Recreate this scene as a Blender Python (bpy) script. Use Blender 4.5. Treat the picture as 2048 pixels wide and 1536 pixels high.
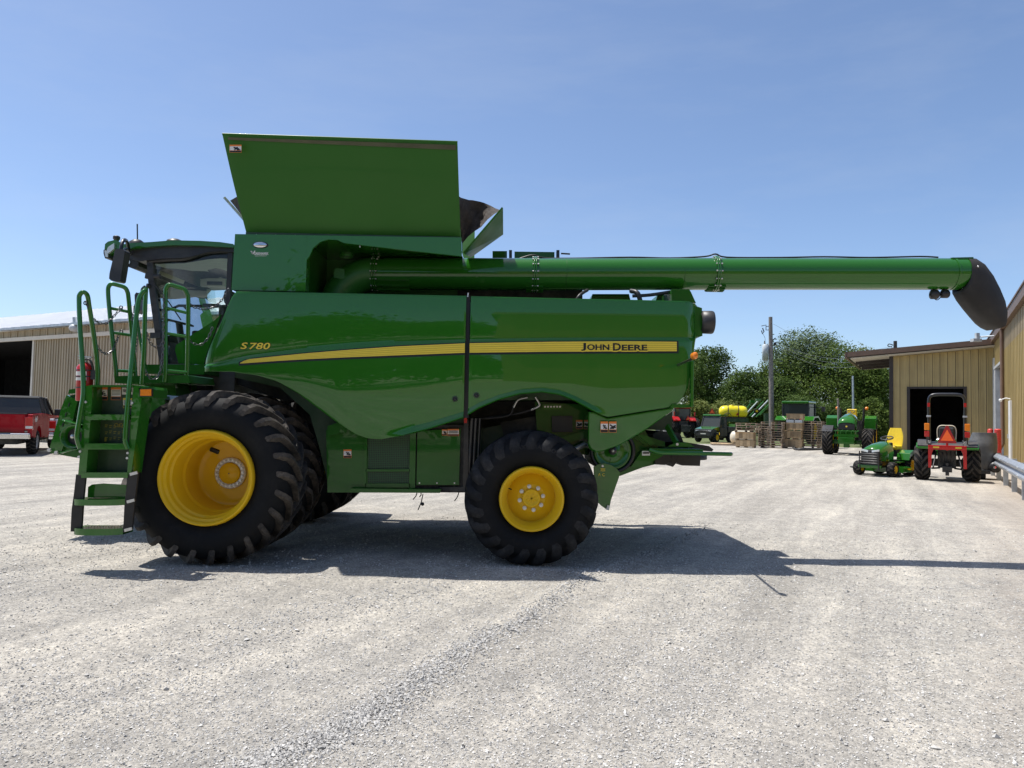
import bpy, bmesh, math, random
import numpy as np
from mathutils import Vector, Matrix, noise as mnoise

for _o in list(bpy.data.objects):
    bpy.data.objects.remove(_o)
scene = bpy.context.scene
COL = scene.collection
R = math.radians
random.seed(7)
rng = np.random.default_rng(11)

# ---------------------------------------------------------------- camera
CAM_H = 1.67                      # eye height of the person holding the phone
FPX = 1480.0                      # focal length in pixels of a 2048 px wide picture (26 mm equivalent)
PITCH, ROLL = R(2.6), R(1.2)
_f = Vector((0, math.cos(PITCH), math.sin(PITCH)))
_r0 = Vector((1, 0, 0))
_u0 = Vector((0, -math.sin(PITCH), math.cos(PITCH)))
_r = _r0 * math.cos(ROLL) + _u0 * math.sin(ROLL)
_u = _u0 * math.cos(ROLL) - _r0 * math.sin(ROLL)
camd = bpy.data.cameras.new('camera')
cam = bpy.data.objects.new('camera', camd)
COL.objects.link(cam)
camd.sensor_width = 36.0
camd.lens = FPX / 2048 * 36.0
camd.clip_start, camd.clip_end = 0.1, 4000
cam.matrix_world = Matrix(((_r.x, _u.x, -_f.x, 0), (_r.y, _u.y, -_f.y, 0), (_r.z, _u.z, -_f.z, CAM_H), (0, 0, 0, 1)))
scene.camera = cam

# ---------------------------------------------------------------- sky, sun, exposure
SUN_TO = Vector((-0.345, 0.13, 1.0)).normalized()      # direction towards the sun
world = bpy.data.worlds.new('World')
scene.world = world
world.use_nodes = True
wn = world.node_tree
wn.nodes.clear()
sky = wn.nodes.new('ShaderNodeTexSky')
sky.sky_type = 'NISHITA'
sky.sun_disc = False
sky.sun_elevation = math.asin(SUN_TO.z)
sky.sun_rotation = math.atan2(SUN_TO.x, SUN_TO.y)
sky.altitude = 0
sky.air_density = 0.78
sky.dust_density = 1.0
sky.ozone_density = 3.2
bg = wn.nodes.new('ShaderNodeBackground')
bg.inputs[1].default_value = 0.14
wo = wn.nodes.new('ShaderNodeOutputWorld')
# faint high cirrus drawn out by the wind
_tc = wn.nodes.new('ShaderNodeTexCoord'); _mp = wn.nodes.new('ShaderNodeMapping')
_mp.inputs['Rotation'].default_value = (0.25, 0.35, 0.4); _mp.inputs['Scale'].default_value = (1.6, 4.5, 9.0)
wn.links.new(_tc.outputs['Generated'], _mp.inputs['Vector'])
_nz = wn.nodes.new('ShaderNodeTexNoise'); _nz.inputs['Scale'].default_value = 1.5; _nz.inputs['Detail'].default_value = 7; _nz.inputs['Roughness'].default_value = 0.62
wn.links.new(_mp.outputs[0], _nz.inputs['Vector'])
_mr = wn.nodes.new('ShaderNodeMapRange'); _mr.inputs['From Min'].default_value = 0.45; _mr.inputs['From Max'].default_value = 0.80; _mr.inputs['To Max'].default_value = 0.12
wn.links.new(_nz.outputs['Fac'], _mr.inputs['Value'])
_mx = wn.nodes.new('ShaderNodeMix'); _mx.data_type = 'RGBA'; _mx.inputs[7].default_value = (4.0, 4.3, 4.6, 1)
wn.links.new(_mr.outputs[0], _mx.inputs[0]); wn.links.new(sky.outputs[0], _mx.inputs[6])
wn.links.new(_mx.outputs[2], bg.inputs[0])
wn.links.new(bg.outputs[0], wo.inputs[0])
sund = bpy.data.lights.new('sun', 'SUN')
sund.energy = 4.9
sund.angle = R(0.53)
sund.color = (1.0, 0.96, 0.9)
sun = bpy.data.objects.new('sun', sund)
COL.objects.link(sun)
sun.rotation_euler = (-SUN_TO).to_track_quat('-Z', 'Y').to_euler()
sun.location = SUN_TO * 60
vs = scene.view_settings
vs.view_transform, vs.look = 'Standard', 'None'
vs.exposure, vs.gamma = 0.36, 1.0
vs.use_curve_mapping = False
scene.render.engine = 'CYCLES'
scene.cycles.use_denoising = True
scene.cycles.max_bounces = 9
scene.cycles.transparent_max_bounces = 24

# ---------------------------------------------------------------- survey helpers
def P(u, v, Y):
    """Place in the yard seen at (u, v) of the photograph on the upright plane Y metres ahead."""
    d = _f + _r * ((u - 1024) / FPX) - _u * ((v - 768) / FPX)
    return Vector((0, 0, CAM_H)) + d * (Y / d.y)
def G(u, v):
    """Place on the ground seen at (u, v)."""
    d = _f + _r * ((u - 1024) / FPX) - _u * ((v - 768) / FPX)
    return Vector((0, 0, CAM_H)) + d * (-CAM_H / d.z)
def V(*a): return Vector(a)

# ---------------------------------------------------------------- mesh helpers
class MB:
    def __init__(s):
        s.v, s.f, s.m, s.sm, s.mi, s.smooth = [], [], [], [], 0, False
    def add(s, vs_, fs, smooth=None):
        n = len(s.v)
        s.v.extend([tuple(p) for p in vs_])
        for f in fs:
            s.f.append(tuple(i + n for i in f)); s.m.append(s.mi)
            s.sm.append(s.smooth if smooth is None else smooth)
        return s
    def hexa(s, p):   # 8 points: bottom ring 0-3, top ring 4-7
        return s.add(p, [(3, 2, 1, 0), (4, 5, 6, 7), (0, 1, 5, 4), (1, 2, 6, 5), (2, 3, 7, 6), (3, 0, 4, 7)])
    def box(s, x0, x1, y0, y1, z0, z1):
        return s.hexa([(x0, y0, z0), (x1, y0, z0), (x1, y1, z0), (x0, y1, z0), (x0, y0, z1), (x1, y0, z1), (x1, y1, z1), (x0, y1, z1)])
    def bar(s, p, q, w, h, up=(0, 0, 1)):   # beam from p to q, w across, h along up
        p, q, up = Vector(p), Vector(q), Vector(up)
        d = (q - p).normalized()
        a = d.cross(up)
        if a.length < 1e-4: a = d.cross(Vector((1, 0, 0)))
        a.normalize(); b = a.cross(d).normalized()
        a *= w / 2; b *= h / 2
        return s.hexa([p - a - b, p + a - b, q + a - b, q - a - b, p - a + b, p + a + b, q + a + b, q - a + b])
    def tube(s, path, r, n=8, cap=True, smooth=True):
        path = [Vector(p) for p in path]
        rs = r if isinstance(r, (list, tuple)) else [r] * len(path)
        pv, prev = [], None
        for i, p in enumerate(path):
            d = (path[min(i + 1, len(path) - 1)] - path[max(i - 1, 0)])
            d = d.normalized() if d.length > 1e-9 else Vector((0, 0, 1))
            if prev is None:
                a = d.cross(Vector((0, 0, 1)))
                if a.length < 0.05: a = d.cross(Vector((0, 1, 0)))
            else:
                a = prev - d * prev.dot(d)
            a.normalize(); prev = a
            b = d.cross(a)
            pv += [p + (a * math.cos(2 * math.pi * k / n) + b * math.sin(2 * math.pi * k / n)) * rs[i] for k in range(n)]
        fs = []
        for i in range(len(path) - 1):
            for k in range(n):
                k2 = (k + 1) % n
                fs.append((i * n + k, i * n + k2, (i + 1) * n + k2, (i + 1) * n + k))
        s.add(pv, fs, smooth)
        if cap:
            m = len(path) - 1
            s.add(pv[:n], [tuple(range(n))[::-1]], False)
            s.add(pv[m * n:], [tuple(range(n))], False)
        return s
    def lathe(s, prof, c, axis='y', n=32, smooth=True, closed=False, a0=0.0, a1=2 * math.pi):
        """prof: (position along axis, radius) pairs; revolved about axis through c."""
        c = Vector(c); full = abs(a1 - a0 - 2 * math.pi) < 1e-6
        m = n if full else n + 1
        pv = []
        for (t, r) in prof:
            for k in range(m):
                a = a0 + (a1 - a0) * k / n
                x, z = r * math.cos(a), r * math.sin(a)
                pv.append(c + (Vector((x, t, z)) if axis == 'y' else Vector((t, x, z)) if axis == 'x' else Vector((x, z, t))))
        fs = []
        L = len(prof)
        for i in range(L if closed else L - 1):
            j = (i + 1) % L
            for k in range(n):
                k2 = (k + 1) % m
                fs.append((i * m + k, i * m + k2, j * m + k2, j * m + k))
        return s.add(pv, fs, smooth)
    def disc(s, c, r, axis='y', n=24):
        c = Vector(c); pv = []
        for k in range(n):
            a = 2 * math.pi * k / n
            x, z = r * math.cos(a), r * math.sin(a)
            pv.append(c + (Vector((x, 0, z)) if axis == 'y' else Vector((0, x, z)) if axis == 'x' else Vector((x, z, 0))))
        return s.add(pv, [tuple(range(n))], False)
    def cyl(s, p, q, r, n=16, smooth=True):
        return s.tube([p, q], r, n, True, smooth)
    def prism(s, poly, y0, y1, smooth=False):   # poly of (x, z), extruded along y
        n = len(poly)
        pv = [(x, y0, z) for x, z in poly] + [(x, y1, z) for x, z in poly]
        fs = [tuple(range(n)), tuple(range(2 * n - 1, n - 1, -1))]
        s.add(pv, fs, False)
        s.add(pv, [(i, i + n, (i + 1) % n + n, (i + 1) % n) for i in range(n)], smooth)
        return s
    def pp(s, uv, Y, depth):   # outline surveyed on plane Y, real extrusion of depth metres
        return s.prism([(P(u, v, Y).x, P(u, v, Y).z) for u, v in uv], Y, Y + depth)
    def sheet(s, rows, smooth=True):
        n = len(rows[0]); pv = [p for r_ in rows for p in r_]
        return s.add(pv, [(i * n + k, i * n + k + 1, (i + 1) * n + k + 1, (i + 1) * n + k) for i in range(len(rows) - 1) for k in range(n - 1)], smooth)
    def ball(s, c, r, n=12, m=8, sc=(1, 1, 1)):
        c = Vector(c); rows = []
        for i in range(m + 1):
            t = math.pi * i / m
            rows.append([c + Vector((r * sc[0] * math.sin(t) * math.cos(2 * math.pi * k / n), r * sc[1] * math.sin(t) * math.sin(2 * math.pi * k / n), r * sc[2] * math.cos(t))) for k in range(n + 1)])
        return s.sheet(rows)
    def xform(s, M):
        s.v = [tuple(M @ Vector(p)) for p in s.v]; return s
    def build(s, name, mats, parent=None, bevel=0, solid=0, seg=2, origin=None, sub=0):
        a = np.array(s.v, dtype=float)
        c = (a.min(0) + a.max(0)) / 2 if origin is None else np.array(origin, dtype=float)
        me = bpy.data.meshes.new(name)
        me.from_pydata([tuple(p) for p in (a - c)], [], s.f)
        for mt in (mats if isinstance(mats, (list, tuple)) else [mats]):
            me.materials.append(mt)
        me.polygons.foreach_set('material_index', s.m)
        me.polygons.foreach_set('use_smooth', s.sm)
        me.update()
        return put(name, me, c, parent, bevel, solid, seg, sub)
WORG = {}
def put(name, me, c, parent=None, bevel=0, solid=0, seg=2, sub=0):
    o = bpy.data.objects.new(name, me)
    COL.objects.link(o)
    c = Vector(c)
    if parent is not None:
        o.parent = parent
        o.location = c - WORG[parent.name]
    else:
        o.location = c
    WORG[o.name] = c
    if solid:
        md = o.modifiers.new('solid', 'SOLIDIFY'); md.thickness = solid; md.offset = 0
    if sub:
        md = o.modifiers.new('sub', 'SUBSURF'); md.levels = md.render_levels = sub
    if bevel:
        md = o.modifiers.new('bevel', 'BEVEL'); md.width = bevel; md.segments = seg
        md.limit_method = 'ANGLE'; md.angle_limit = R(38)
    return o
def thing(name, label, cat, loc=(0, 0, 0), group=None):
    o = bpy.data.objects.new(name, None)
    COL.objects.link(o)
    o.location = loc
    o.empty_display_size = 0.3
    WORG[o.name] = Vector(loc)
    return tag(o, label, cat, group)
def tag(o, label=None, cat=None, group=None, kind=None):
    if label: o['label'] = label
    if cat: o['category'] = cat
    if group: o['group'] = group
    if kind: o['kind'] = kind
    return o
def copy_tree(o, parent=None):
    c = o.copy(); COL.objects.link(c); c.parent = parent
    for ch in list(o.children):
        copy_tree(ch, c)
    return c
def catenary(p, q, sag, n=10):
    p, q = Vector(p), Vector(q)
    return [p.lerp(q, t / n) - Vector((0, 0, sag * 4 * (t / n) * (1 - t / n))) for t in range(n + 1)]
def smooth_path(pts, k=5):
    """Catmull-Rom through the points."""
    pts = [Vector(p) for p in pts]; out = []
    for i in range(len(pts) - 1):
        p0, p1, p2, p3 = pts[max(i - 1, 0)], pts[i], pts[i + 1], pts[min(i + 2, len(pts) - 1)]
        for j in range(k):
            t = j / k
            out.append(0.5 * ((2 * p1) + (p2 - p0) * t + (2 * p0 - 5 * p1 + 4 * p2 - p3) * t * t + (3 * p1 - p0 - 3 * p2 + p3) * t ** 3))
    return out + [pts[-1]]
def lerp1(xs, ys, x):
    return float(np.interp(x, xs, ys))

# ---------------------------------------------------------------- materials
def newmat(name):
    m = bpy.data.materials.new(name); m.use_nodes = True
    nt = m.node_tree
    return m, nt, nt.nodes['Principled BSDF']
def N(nt, typ, **kw):
    n = nt.nodes.new(typ)
    for k, v in kw.items(): setattr(n, k, v)
    return n
def coords(nt, scale=(1, 1, 1), space='Object'):
    tc = N(nt, 'ShaderNodeTexCoord'); mp = N(nt, 'ShaderNodeMapping')
    mp.inputs['Scale'].default_value = scale
    if space == 'World':
        g = N(nt, 'ShaderNodeNewGeometry'); nt.links.new(g.outputs['Position'], mp.inputs['Vector'])
    else:
        nt.links.new(tc.outputs[space], mp.inputs['Vector'])
    return mp.outputs[0]
def noise(nt, vec, scale, detail=4, rough=0.55):
    n = N(nt, 'ShaderNodeTexNoise'); n.inputs['Scale'].default_value = scale
    n.inputs['Detail'].default_value = detail; n.inputs['Roughness'].default_value = rough
    nt.links.new(vec, n.inputs['Vector']); return n.outputs['Fac']
def ramp(nt, fac, stops):
    r = N(nt, 'ShaderNodeValToRGB')
    while len(r.color_ramp.elements) < len(stops): r.color_ramp.elements.new(0.5)
    for e, (p, c) in zip(r.color_ramp.elements, stops):
        e.position = p; e.color = (*c, 1) if len(c) == 3 else c
    nt.links.new(fac, r.inputs[0]); return r.outputs[0]
def mixc(nt, fac, a, b, mode='MIX'):
    m = N(nt, 'ShaderNodeMix', data_type='RGBA', blend_type=mode)
    for i, val in ((0, fac), (6, a), (7, b)):
        if hasattr(val, 'is_linked'): nt.links.new(val, m.inputs[i])
        elif isinstance(val, (int, float)): m.inputs[i].default_value = val
        else: m.inputs[i].default_value = (*val, 1)
    return m.outputs[2]
def bump(nt, b, h, strength, dist=0.01):
    n = N(nt, 'ShaderNodeBump'); n.inputs['Strength'].default_value = strength
    n.inputs['Distance'].default_value = dist
    nt.links.new(h, n.inputs['Height']); nt.links.new(n.outputs[0], b.inputs['Normal']); return n
def simple(name, col, rough=0.5, metal=0.0, var=0.12, vscale=6, coat=0.0, bmp=0.0, bscale=60, dust=0.0, dustcol=(0.38, 0.34, 0.28), spec=0.5):
    m, nt, b = newmat(name)
    w = coords(nt, space='World')
    n = noise(nt, w, vscale)
    lo = tuple(c * (1 - var) for c in col); hi = tuple(min(1, c * (1 + var)) for c in col)
    c = ramp(nt, n, [(0.3, lo), (0.7, hi)])
    if dust:
        d = noise(nt, w, 2.3, 6, 0.65)
        f = ramp(nt, d, [(0.42, (0, 0, 0)), (0.75, (dust, dust, dust))])
        c = mixc(nt, f, c, dustcol)
    nt.links.new(c, b.inputs['Base Color'])
    r = ramp(nt, noise(nt, w, vscale * 2.7), [(0.3, (rough * 0.85,) * 3), (0.7, (min(1, rough * 1.15),) * 3)])
    nt.links.new(r, b.inputs['Roughness'])
    b.inputs['Metallic'].default_value = metal
    b.inputs['Specular IOR Level'].default_value = spec
    b.inputs['Coat Weight'].default_value = coat
    b.inputs['Coat Roughness'].default_value = 0.04
    if bmp: bump(nt, b, noise(nt, w, bscale, 3), bmp, 0.004)
    return m
def paint(name, col, dust=0.0, rough=0.16, coat=1.0, ripple=0.02):
    m = simple(name, col, rough, 0, 0.03, 0.8, coat, 0, 60, dust)
    m.node_tree.nodes['Principled BSDF'].inputs['Coat IOR'].default_value = 1.5
    m.node_tree.nodes['Principled BSDF'].inputs['Coat Roughness'].default_value = 0.015
    nt = m.node_tree; b = nt.nodes['Principled BSDF']; b.inputs['Specular IOR Level'].default_value = 0.08
    bump(nt, b, noise(nt, coords(nt, space='World'), 3.0, 2), ripple, 0.004)
    return m
def glassmat(name, tint, transp=0.8, rough=0.0):
    m, nt, b = newmat(name)
    out = [n for n in nt.nodes if n.type == 'OUTPUT_MATERIAL'][0]
    nt.nodes.remove(b)
    t = N(nt, 'ShaderNodeBsdfTransparent'); t.inputs[0].default_value = (*tint, 1)
    g = N(nt, 'ShaderNodeBsdfGlossy'); g.inputs['Roughness'].default_value = 0.02 + rough
    fr = N(nt, 'ShaderNodeFresnel'); fr.inputs[0].default_value = 1.5
    d = N(nt, 'ShaderNodeBsdfDiffuse'); d.inputs[0].default_value = (0.25, 0.27, 0.25, 1)
    mx0 = N(nt, 'ShaderNodeMixShader'); mx0.inputs[0].default_value = 1 - transp
    nt.links.new(t.outputs[0], mx0.inputs[1]); nt.links.new(d.outputs[0], mx0.inputs[2])
    mx = N(nt, 'ShaderNodeMixShader')
    nt.links.new(fr.outputs[0], mx.inputs[0]); nt.links.new(mx0.outputs[0], mx.inputs[1]); nt.links.new(g.outputs[0], mx.inputs[2])
    nt.links.new(mx.outputs[0], out.inputs[0])
    return m
GREEN = (0.021, 0.130, 0.011)
M = {}
M['green'] = paint('green_paint', GREEN)
M['green2'] = paint('green_paint_frame', (0.017, 0.105, 0.010), 0.03, 0.42, 0.5)
M['greendk'] = simple('dark_green_inner', (0.008, 0.045, 0.007), 0.5, 0, 0.15, 3, 0.1, dust=0.12)
M['cover'] = simple('green_tank_cover', (0.023, 0.112, 0.010), 0.45, 0, 0.04, 0.8, 0.03, spec=0.25)
M['satin'] = simple('green_satin_casting', (0.030, 0.165, 0.022), 0.42, 0, 0.06, 4, 0.0, spec=0.6)
M['yellow'] = paint('yellow_paint', (0.75, 0.46, 0.012), 0.06, 0.38, 0.3)
M['stripe'] = simple('yellow_stripe', (0.80, 0.60, 0.05), 0.4, 0, 0.03, 5)
M['stripe2'] = simple('yellow_stripe_dark_line', (0.60, 0.44, 0.03), 0.4, 0, 0.03, 5)
M['black'] = simple('black_print', (0.006, 0.006, 0.007), 0.4, 0, 0.1)
M['blackpl'] = simple('black_plastic', (0.016, 0.016, 0.018), 0.45, 0, 0.2, 9, dust=0.12)
M['blackmt'] = simple('black_painted_metal', (0.012, 0.012, 0.013), 0.35, 0, 0.2, 9, 0.2)
M['dark'] = simple('dark_machinery', (0.010, 0.011, 0.010), 0.6, 0, 0.4, 12, dust=0.25)
def rubber(name, base, dustc, lo, hi):
    m, nt, b = newmat(name)
    w = coords(nt, space='World')
    n1 = noise(nt, w, 3.2, 6, 0.7); n2 = noise(nt, w, 30, 5, 0.7)
    f = ramp(nt, n1, [(lo, (0, 0, 0)), (hi, (0.75, 0.75, 0.75))])
    f2 = ramp(nt, n2, [(0.35, (0.35, 0.35, 0.35)), (0.7, (1, 1, 1))])
    ff = mixc(nt, 1.0, f, f2, 'MULTIPLY')
    c = mixc(nt, ff, base, dustc)
    nt.links.new(c, b.inputs['Base Color'])
    b.inputs['Roughness'].default_value = 0.72
    b.inputs['Specular IOR Level'].default_value = 0.2
    bump(nt, b, n2, 0.25, 0.004)
    return m
M['tyre'] = rubber('tyre_rubber', (0.0065, 0.007, 0.008), (0.030, 0.028, 0.026), 0.48, 0.85)
M['lug'] = rubber('tyre_lug_rubber', (0.019, 0.018, 0.017), (0.21, 0.18, 0.15), 0.38, 0.74)
M['lug2'] = rubber('rear_tyre_lug_rubber', (0.013, 0.0135, 0.015), (0.10, 0.095, 0.09), 0.42, 0.78)
M['boot'] = simple('rubber_spout', (0.026, 0.0235, 0.021), 0.6, 0, 0.18, 2.5, 0, 0.04, 40, dust=0.05, spec=0.35)
M['steel'] = simple('bare_steel', (0.55, 0.55, 0.54), 0.35, 0.9, 0.1, 20)
M['zinc'] = simple('zinc_bolt', (0.62, 0.61, 0.58), 0.4, 0.7, 0.1, 20)
M['galv'] = simple('galvanised_steel', (0.42, 0.45, 0.48), 0.42, 0.55, 0.2, 5, bmp=0.05)
M['white'] = simple('white_paint', (0.72, 0.72, 0.70), 0.45, 0, 0.05, 4)
M['decal'] = simple('white_decal', (0.70, 0.68, 0.62), 0.5, 0, 0.06, 40)
M['orange'] = simple('orange_decal', (0.75, 0.20, 0.03), 0.5, 0, 0.05, 30)
M['amber'] = simple('amber_lens', (0.80, 0.22, 0.01), 0.2, 0, 0.1, 60, 0.5)
M['redlens'] = simple('red_lens', (0.45, 0.012, 0.01), 0.2, 0, 0.1, 60, 0.5)
M['lens'] = simple('clear_lens', (0.62, 0.64, 0.62), 0.12, 0.2, 0.15, 40, 0.6)
M['smv'] = simple('orange_reflector', (0.95, 0.14, 0.02), 0.5, 0, 0.05, 20)
M['smvred'] = simple('red_reflector', (0.35, 0.01, 0.01), 0.4, 0, 0.05, 20)
M['red'] = paint('red_paint', (0.42, 0.012, 0.012), 0.05, 0.3, 0.6)
M['truckred'] = paint('dark_red_paint', (0.32, 0.009, 0.016), 0.0, 0.3, 0.25)
M['truckwhite'] = paint('white_car_paint', (0.62, 0.63, 0.64), 0.05, 0.3, 0.8)
M['chrome'] = simple('chrome', (0.68, 0.68, 0.68), 0.14, 1.0, 0.05, 20)
M['glass'] = glassmat('cab_glass', (0.86, 0.94, 0.92), 0.975)
M['glassdk'] = glassmat('tinted_glass', (0.12, 0.14, 0.15), 0.8)
M['liner'] = simple('pale_headliner', (0.74, 0.73, 0.66), 0.8, 0, 0.06, 9)
M['seatbk'] = simple('dark_seat_fabric', (0.03, 0.032, 0.034), 0.8, 0, 0.2, 30)
M['canvas'] = simple('dark_brown_canvas', (0.035, 0.026, 0.020), 0.85, 0, 0.5, 14, bmp=0.5, bscale=18)
M['tanwall'] = simple('tan_metal_siding', (0.46, 0.355, 0.155), 0.5, 0, 0.06, 1.3, 0.0, 0.06, 14)
M['tanwall2'] = simple('pale_tan_metal_siding', (0.40, 0.33, 0.22), 0.55, 0, 0.06, 0.9, 0.0, 0.06, 14)
for _k in ('tanwall', 'tanwall2'):
    _nt = M[_k].node_tree; _b = _nt.nodes['Principled BSDF']; _src = _b.inputs['Base Color'].links[0].from_socket
    _st = ramp(_nt, noise(_nt, coords(_nt, (3.0, 3.0, 0.12), 'World'), 1.6, 6, 0.7), [(0.35, (0.80, 0.79, 0.77)), (0.6, (1.04, 1.04, 1.04))])
    _nt.links.new(mixc(_nt, 1.0, _src, _st, 'MULTIPLY'), _b.inputs['Base Color'])
M['brown'] = simple('brown_trim', (0.14, 0.085, 0.055), 0.5, 0, 0.12, 4)
M['dkbrown'] = simple('dark_brown_trim', (0.035, 0.026, 0.022), 0.5, 0, 0.12, 4)
M['soffit'] = simple('pale_soffit', (0.62, 0.57, 0.48), 0.6, 0, 0.08, 2)
M['roofwhite'] = simple('white_metal_roof', (0.86, 0.86, 0.85), 0.5, 0.0, 0.04, 0.7)
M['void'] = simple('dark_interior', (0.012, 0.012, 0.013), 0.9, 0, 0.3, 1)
M['jamb'] = simple('grey_white_metal', (0.50, 0.52, 0.53), 0.5, 0.1, 0.15, 3)
M['poly'] = simple('yellow_poly_tank', (0.86, 0.70, 0.02), 0.35, 0, 0.06, 2)
M['ytank'] = simple('cream_tank', (0.60, 0.55, 0.43), 0.5, 0, 0.08, 3)
M['pole'] = simple('weathered_pole', (0.22, 0.195, 0.175), 0.85, 0, 0.3, 8, bmp=0.4, bscale=25)
M['transf'] = simple('grey_transformer', (0.42, 0.46, 0.48), 0.5, 0, 0.08, 4)
M['wire'] = simple('dark_wire', (0.03, 0.03, 0.03), 0.6)
M['wirelt'] = simple('pale_wire', (0.24, 0.25, 0.25), 0.5)
M['seatyel'] = simple('yellow_vinyl', (0.74, 0.53, 0.02), 0.5, 0, 0.06, 12)
M['grey'] = simple('grey_plastic', (0.10, 0.10, 0.10), 0.55, 0, 0.2, 6)
M['bluechain'] = simple('dark_chain', (0.10, 0.10, 0.105), 0.35, 0.7, 0.3, 30)
M['redpipe'] = simple('red_bollard', (0.50, 0.03, 0.022), 0.5, 0, 0.15, 8, dust=0.15)
def woodmat(name, a, b_):
    m, nt, b = newmat(name)
    oi = N(nt, 'ShaderNodeObjectInfo')
    w = coords(nt, (1, 1, 6), 'World')
    n = noise(nt, w, 5, 5, 0.6)
    c = ramp(nt, n, [(0.25, a), (0.75, b_)])
    hv = N(nt, 'ShaderNodeHueSaturation'); nt.links.new(c, hv.inputs['Color'])
    mr = N(nt, 'ShaderNodeMapRange'); mr.inputs['To Min'].default_value = 0.55; mr.inputs['To Max'].default_value = 1.25
    nt.links.new(oi.outputs['Random'], mr.inputs['Value']); nt.links.new(mr.outputs[0], hv.inputs['Value'])
    nt.links.new(hv.outputs[0], b.inputs['Base Color']); b.inputs['Roughness'].default_value = 0.85
    return m
M['wood'] = woodmat('pallet_wood', (0.34, 0.26, 0.18), (0.56, 0.45, 0.33))
M['crate'] = woodmat('crate_wood', (0.44, 0.31, 0.17), (0.60, 0.45, 0.27))
def perforated():
    m, nt, b = newmat('perforated_green_sheet')
    w = coords(nt, (1, 0.0, 1), 'World')
    vo = N(nt, 'ShaderNodeTexVoronoi', feature='F1'); vo.inputs['Scale'].default_value = 46
    vo.inputs['Randomness'].default_value = 0.0
    nt.links.new(w, vo.inputs['Vector'])
    c = ramp(nt, vo.outputs['Distance'], [(0.33, (0.004, 0.006, 0.004)), (0.40, (0.018, 0.085, 0.022))])
    nt.links.new(c, b.inputs['Base Color']); b.inputs['Roughness'].default_value = 0.5
    return m
M['perf'] = perforated()
# ================================================================ GROUND
# the traffic in this yard runs along one diagonal: loose stone lies in rows between the wheel tracks
TA, TB = G(480, 1536), G(1210, 1150)
TDIR = Vector((TB.x - TA.x, TB.y - TA.y)).normalized()
TNRM = Vector((-TDIR.y, TDIR.x))
def track_coord(x, y):
    dx, dy = x - TA.x, y - TA.y
    return dx * TDIR.x + dy * TDIR.y, dx * TNRM.x + dy * TNRM.y
_ph = rng.uniform(0, 6.28, 40); _kx = rng.normal(0, 1, 40); _ky = rng.normal(0, 1, 40)
def fnoise(x, y, scale, k0=0, k=10):
    """cheap smooth noise, about -1..1, on numpy arrays"""
    o = 0
    for i in range(k0, k0 + k):
        o = o + np.sin((x * _kx[i % 40] + y * _ky[i % 40]) * scale + _ph[i % 40])
    return o / math.sqrt(k)
def rows(x, y):
    """0..1: how much loose stone lies here"""
    dx, dy = x - TA.x, y - TA.y
    a = dx * TDIR.x + dy * TDIR.y; b = dx * TNRM.x + dy * TNRM.y
    bb = b + 0.10 * np.sin(a * 0.9 + 0.6) + 0.05 * np.sin(a * 2.3)
    w = np.exp(-(bb / 0.15) ** 2) * 1.0
    for off, wd, am in ((1.55, 0.42, 0.42), (2.7, 0.25, 0.3), (3.6, 0.5, 0.42), (-1.5, 0.5, 0.25), (-2.9, 0.3, 0.18), (5.2, 0.5, 0.3)):
        w = w + am * np.exp(-((bb - off + 0.2 * np.sin(a * 0.6 + off * 3)) / wd) ** 2) * (0.65 + 0.35 * fnoise(a, b, 0.9, int(abs(off) * 3)))
    return np.clip(w, 0, 1.2)
def gheight(x, y):
    r_ = rows(x, y)
    near = np.exp(-np.maximum(0, np.hypot(x, y - 6) - 14) / 10)
    h = 0.016 * r_ + 0.006 * fnoise(x, y, 2.2, 3) + 0.004 * fnoise(x, y, 7.0, 17)
    return (h - 0.016) * near
def axis_pts(lo, hi, fine_lo, fine_hi, step):
    a = list(np.arange(fine_lo, fine_hi + 1e-6, step))
    s_, p = step, fine_hi
    while p < hi:
        s_ *= 1.35; p += s_; a.append(min(p, hi))
    s_, p = step, fine_lo
    while p > lo:
        s_ *= 1.35; p -= s_; a.insert(0, max(p, lo))
    return np.array(a)
gx, gy = axis_pts(-900, 900, -7, 9, 0.06), axis_pts(-400, 1600, 3.0, 13, 0.06)
XX, YY = np.meshgrid(gx, gy)
ZZ = gheight(XX, YY)
nx, ny = len(gx), len(gy)
gv = np.stack([XX.ravel(), YY.ravel(), ZZ.ravel()], 1)
ii, jj = np.meshgrid(np.arange(nx - 1), np.arange(ny - 1))
q = (jj * nx + ii).ravel()
gf = np.stack([q, q + 1, q + nx + 1, q + nx], 1)
def npmesh(name, verts, faces, mats, smooth=False, attrs=None):
    me = bpy.data.meshes.new(name)
    nf, k = faces.shape
    me.vertices.add(len(verts)); me.vertices.foreach_set('co', verts.astype(np.float32).ravel())
    me.loops.add(nf * k); me.loops.foreach_set('vertex_index', faces.astype(np.int32).ravel())
    me.polygons.add(nf)
    me.polygons.foreach_set('loop_start', np.arange(0, nf * k, k, dtype=np.int32))
    me.polygons.foreach_set('loop_total', np.full(nf, k, dtype=np.int32))
    me.polygons.foreach_set('use_smooth', np.full(nf, smooth))
    for nme, arr in (attrs or {}).items():
        at = me.attributes.new(nme, 'FLOAT', 'POINT'); at.data.foreach_set('value', arr.astype(np.float32))
    for m in (mats if isinstance(mats, (list, tuple)) else [mats]): me.materials.append(m)
    me.update(calc_edges=True); me.validate()
    return me
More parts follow.
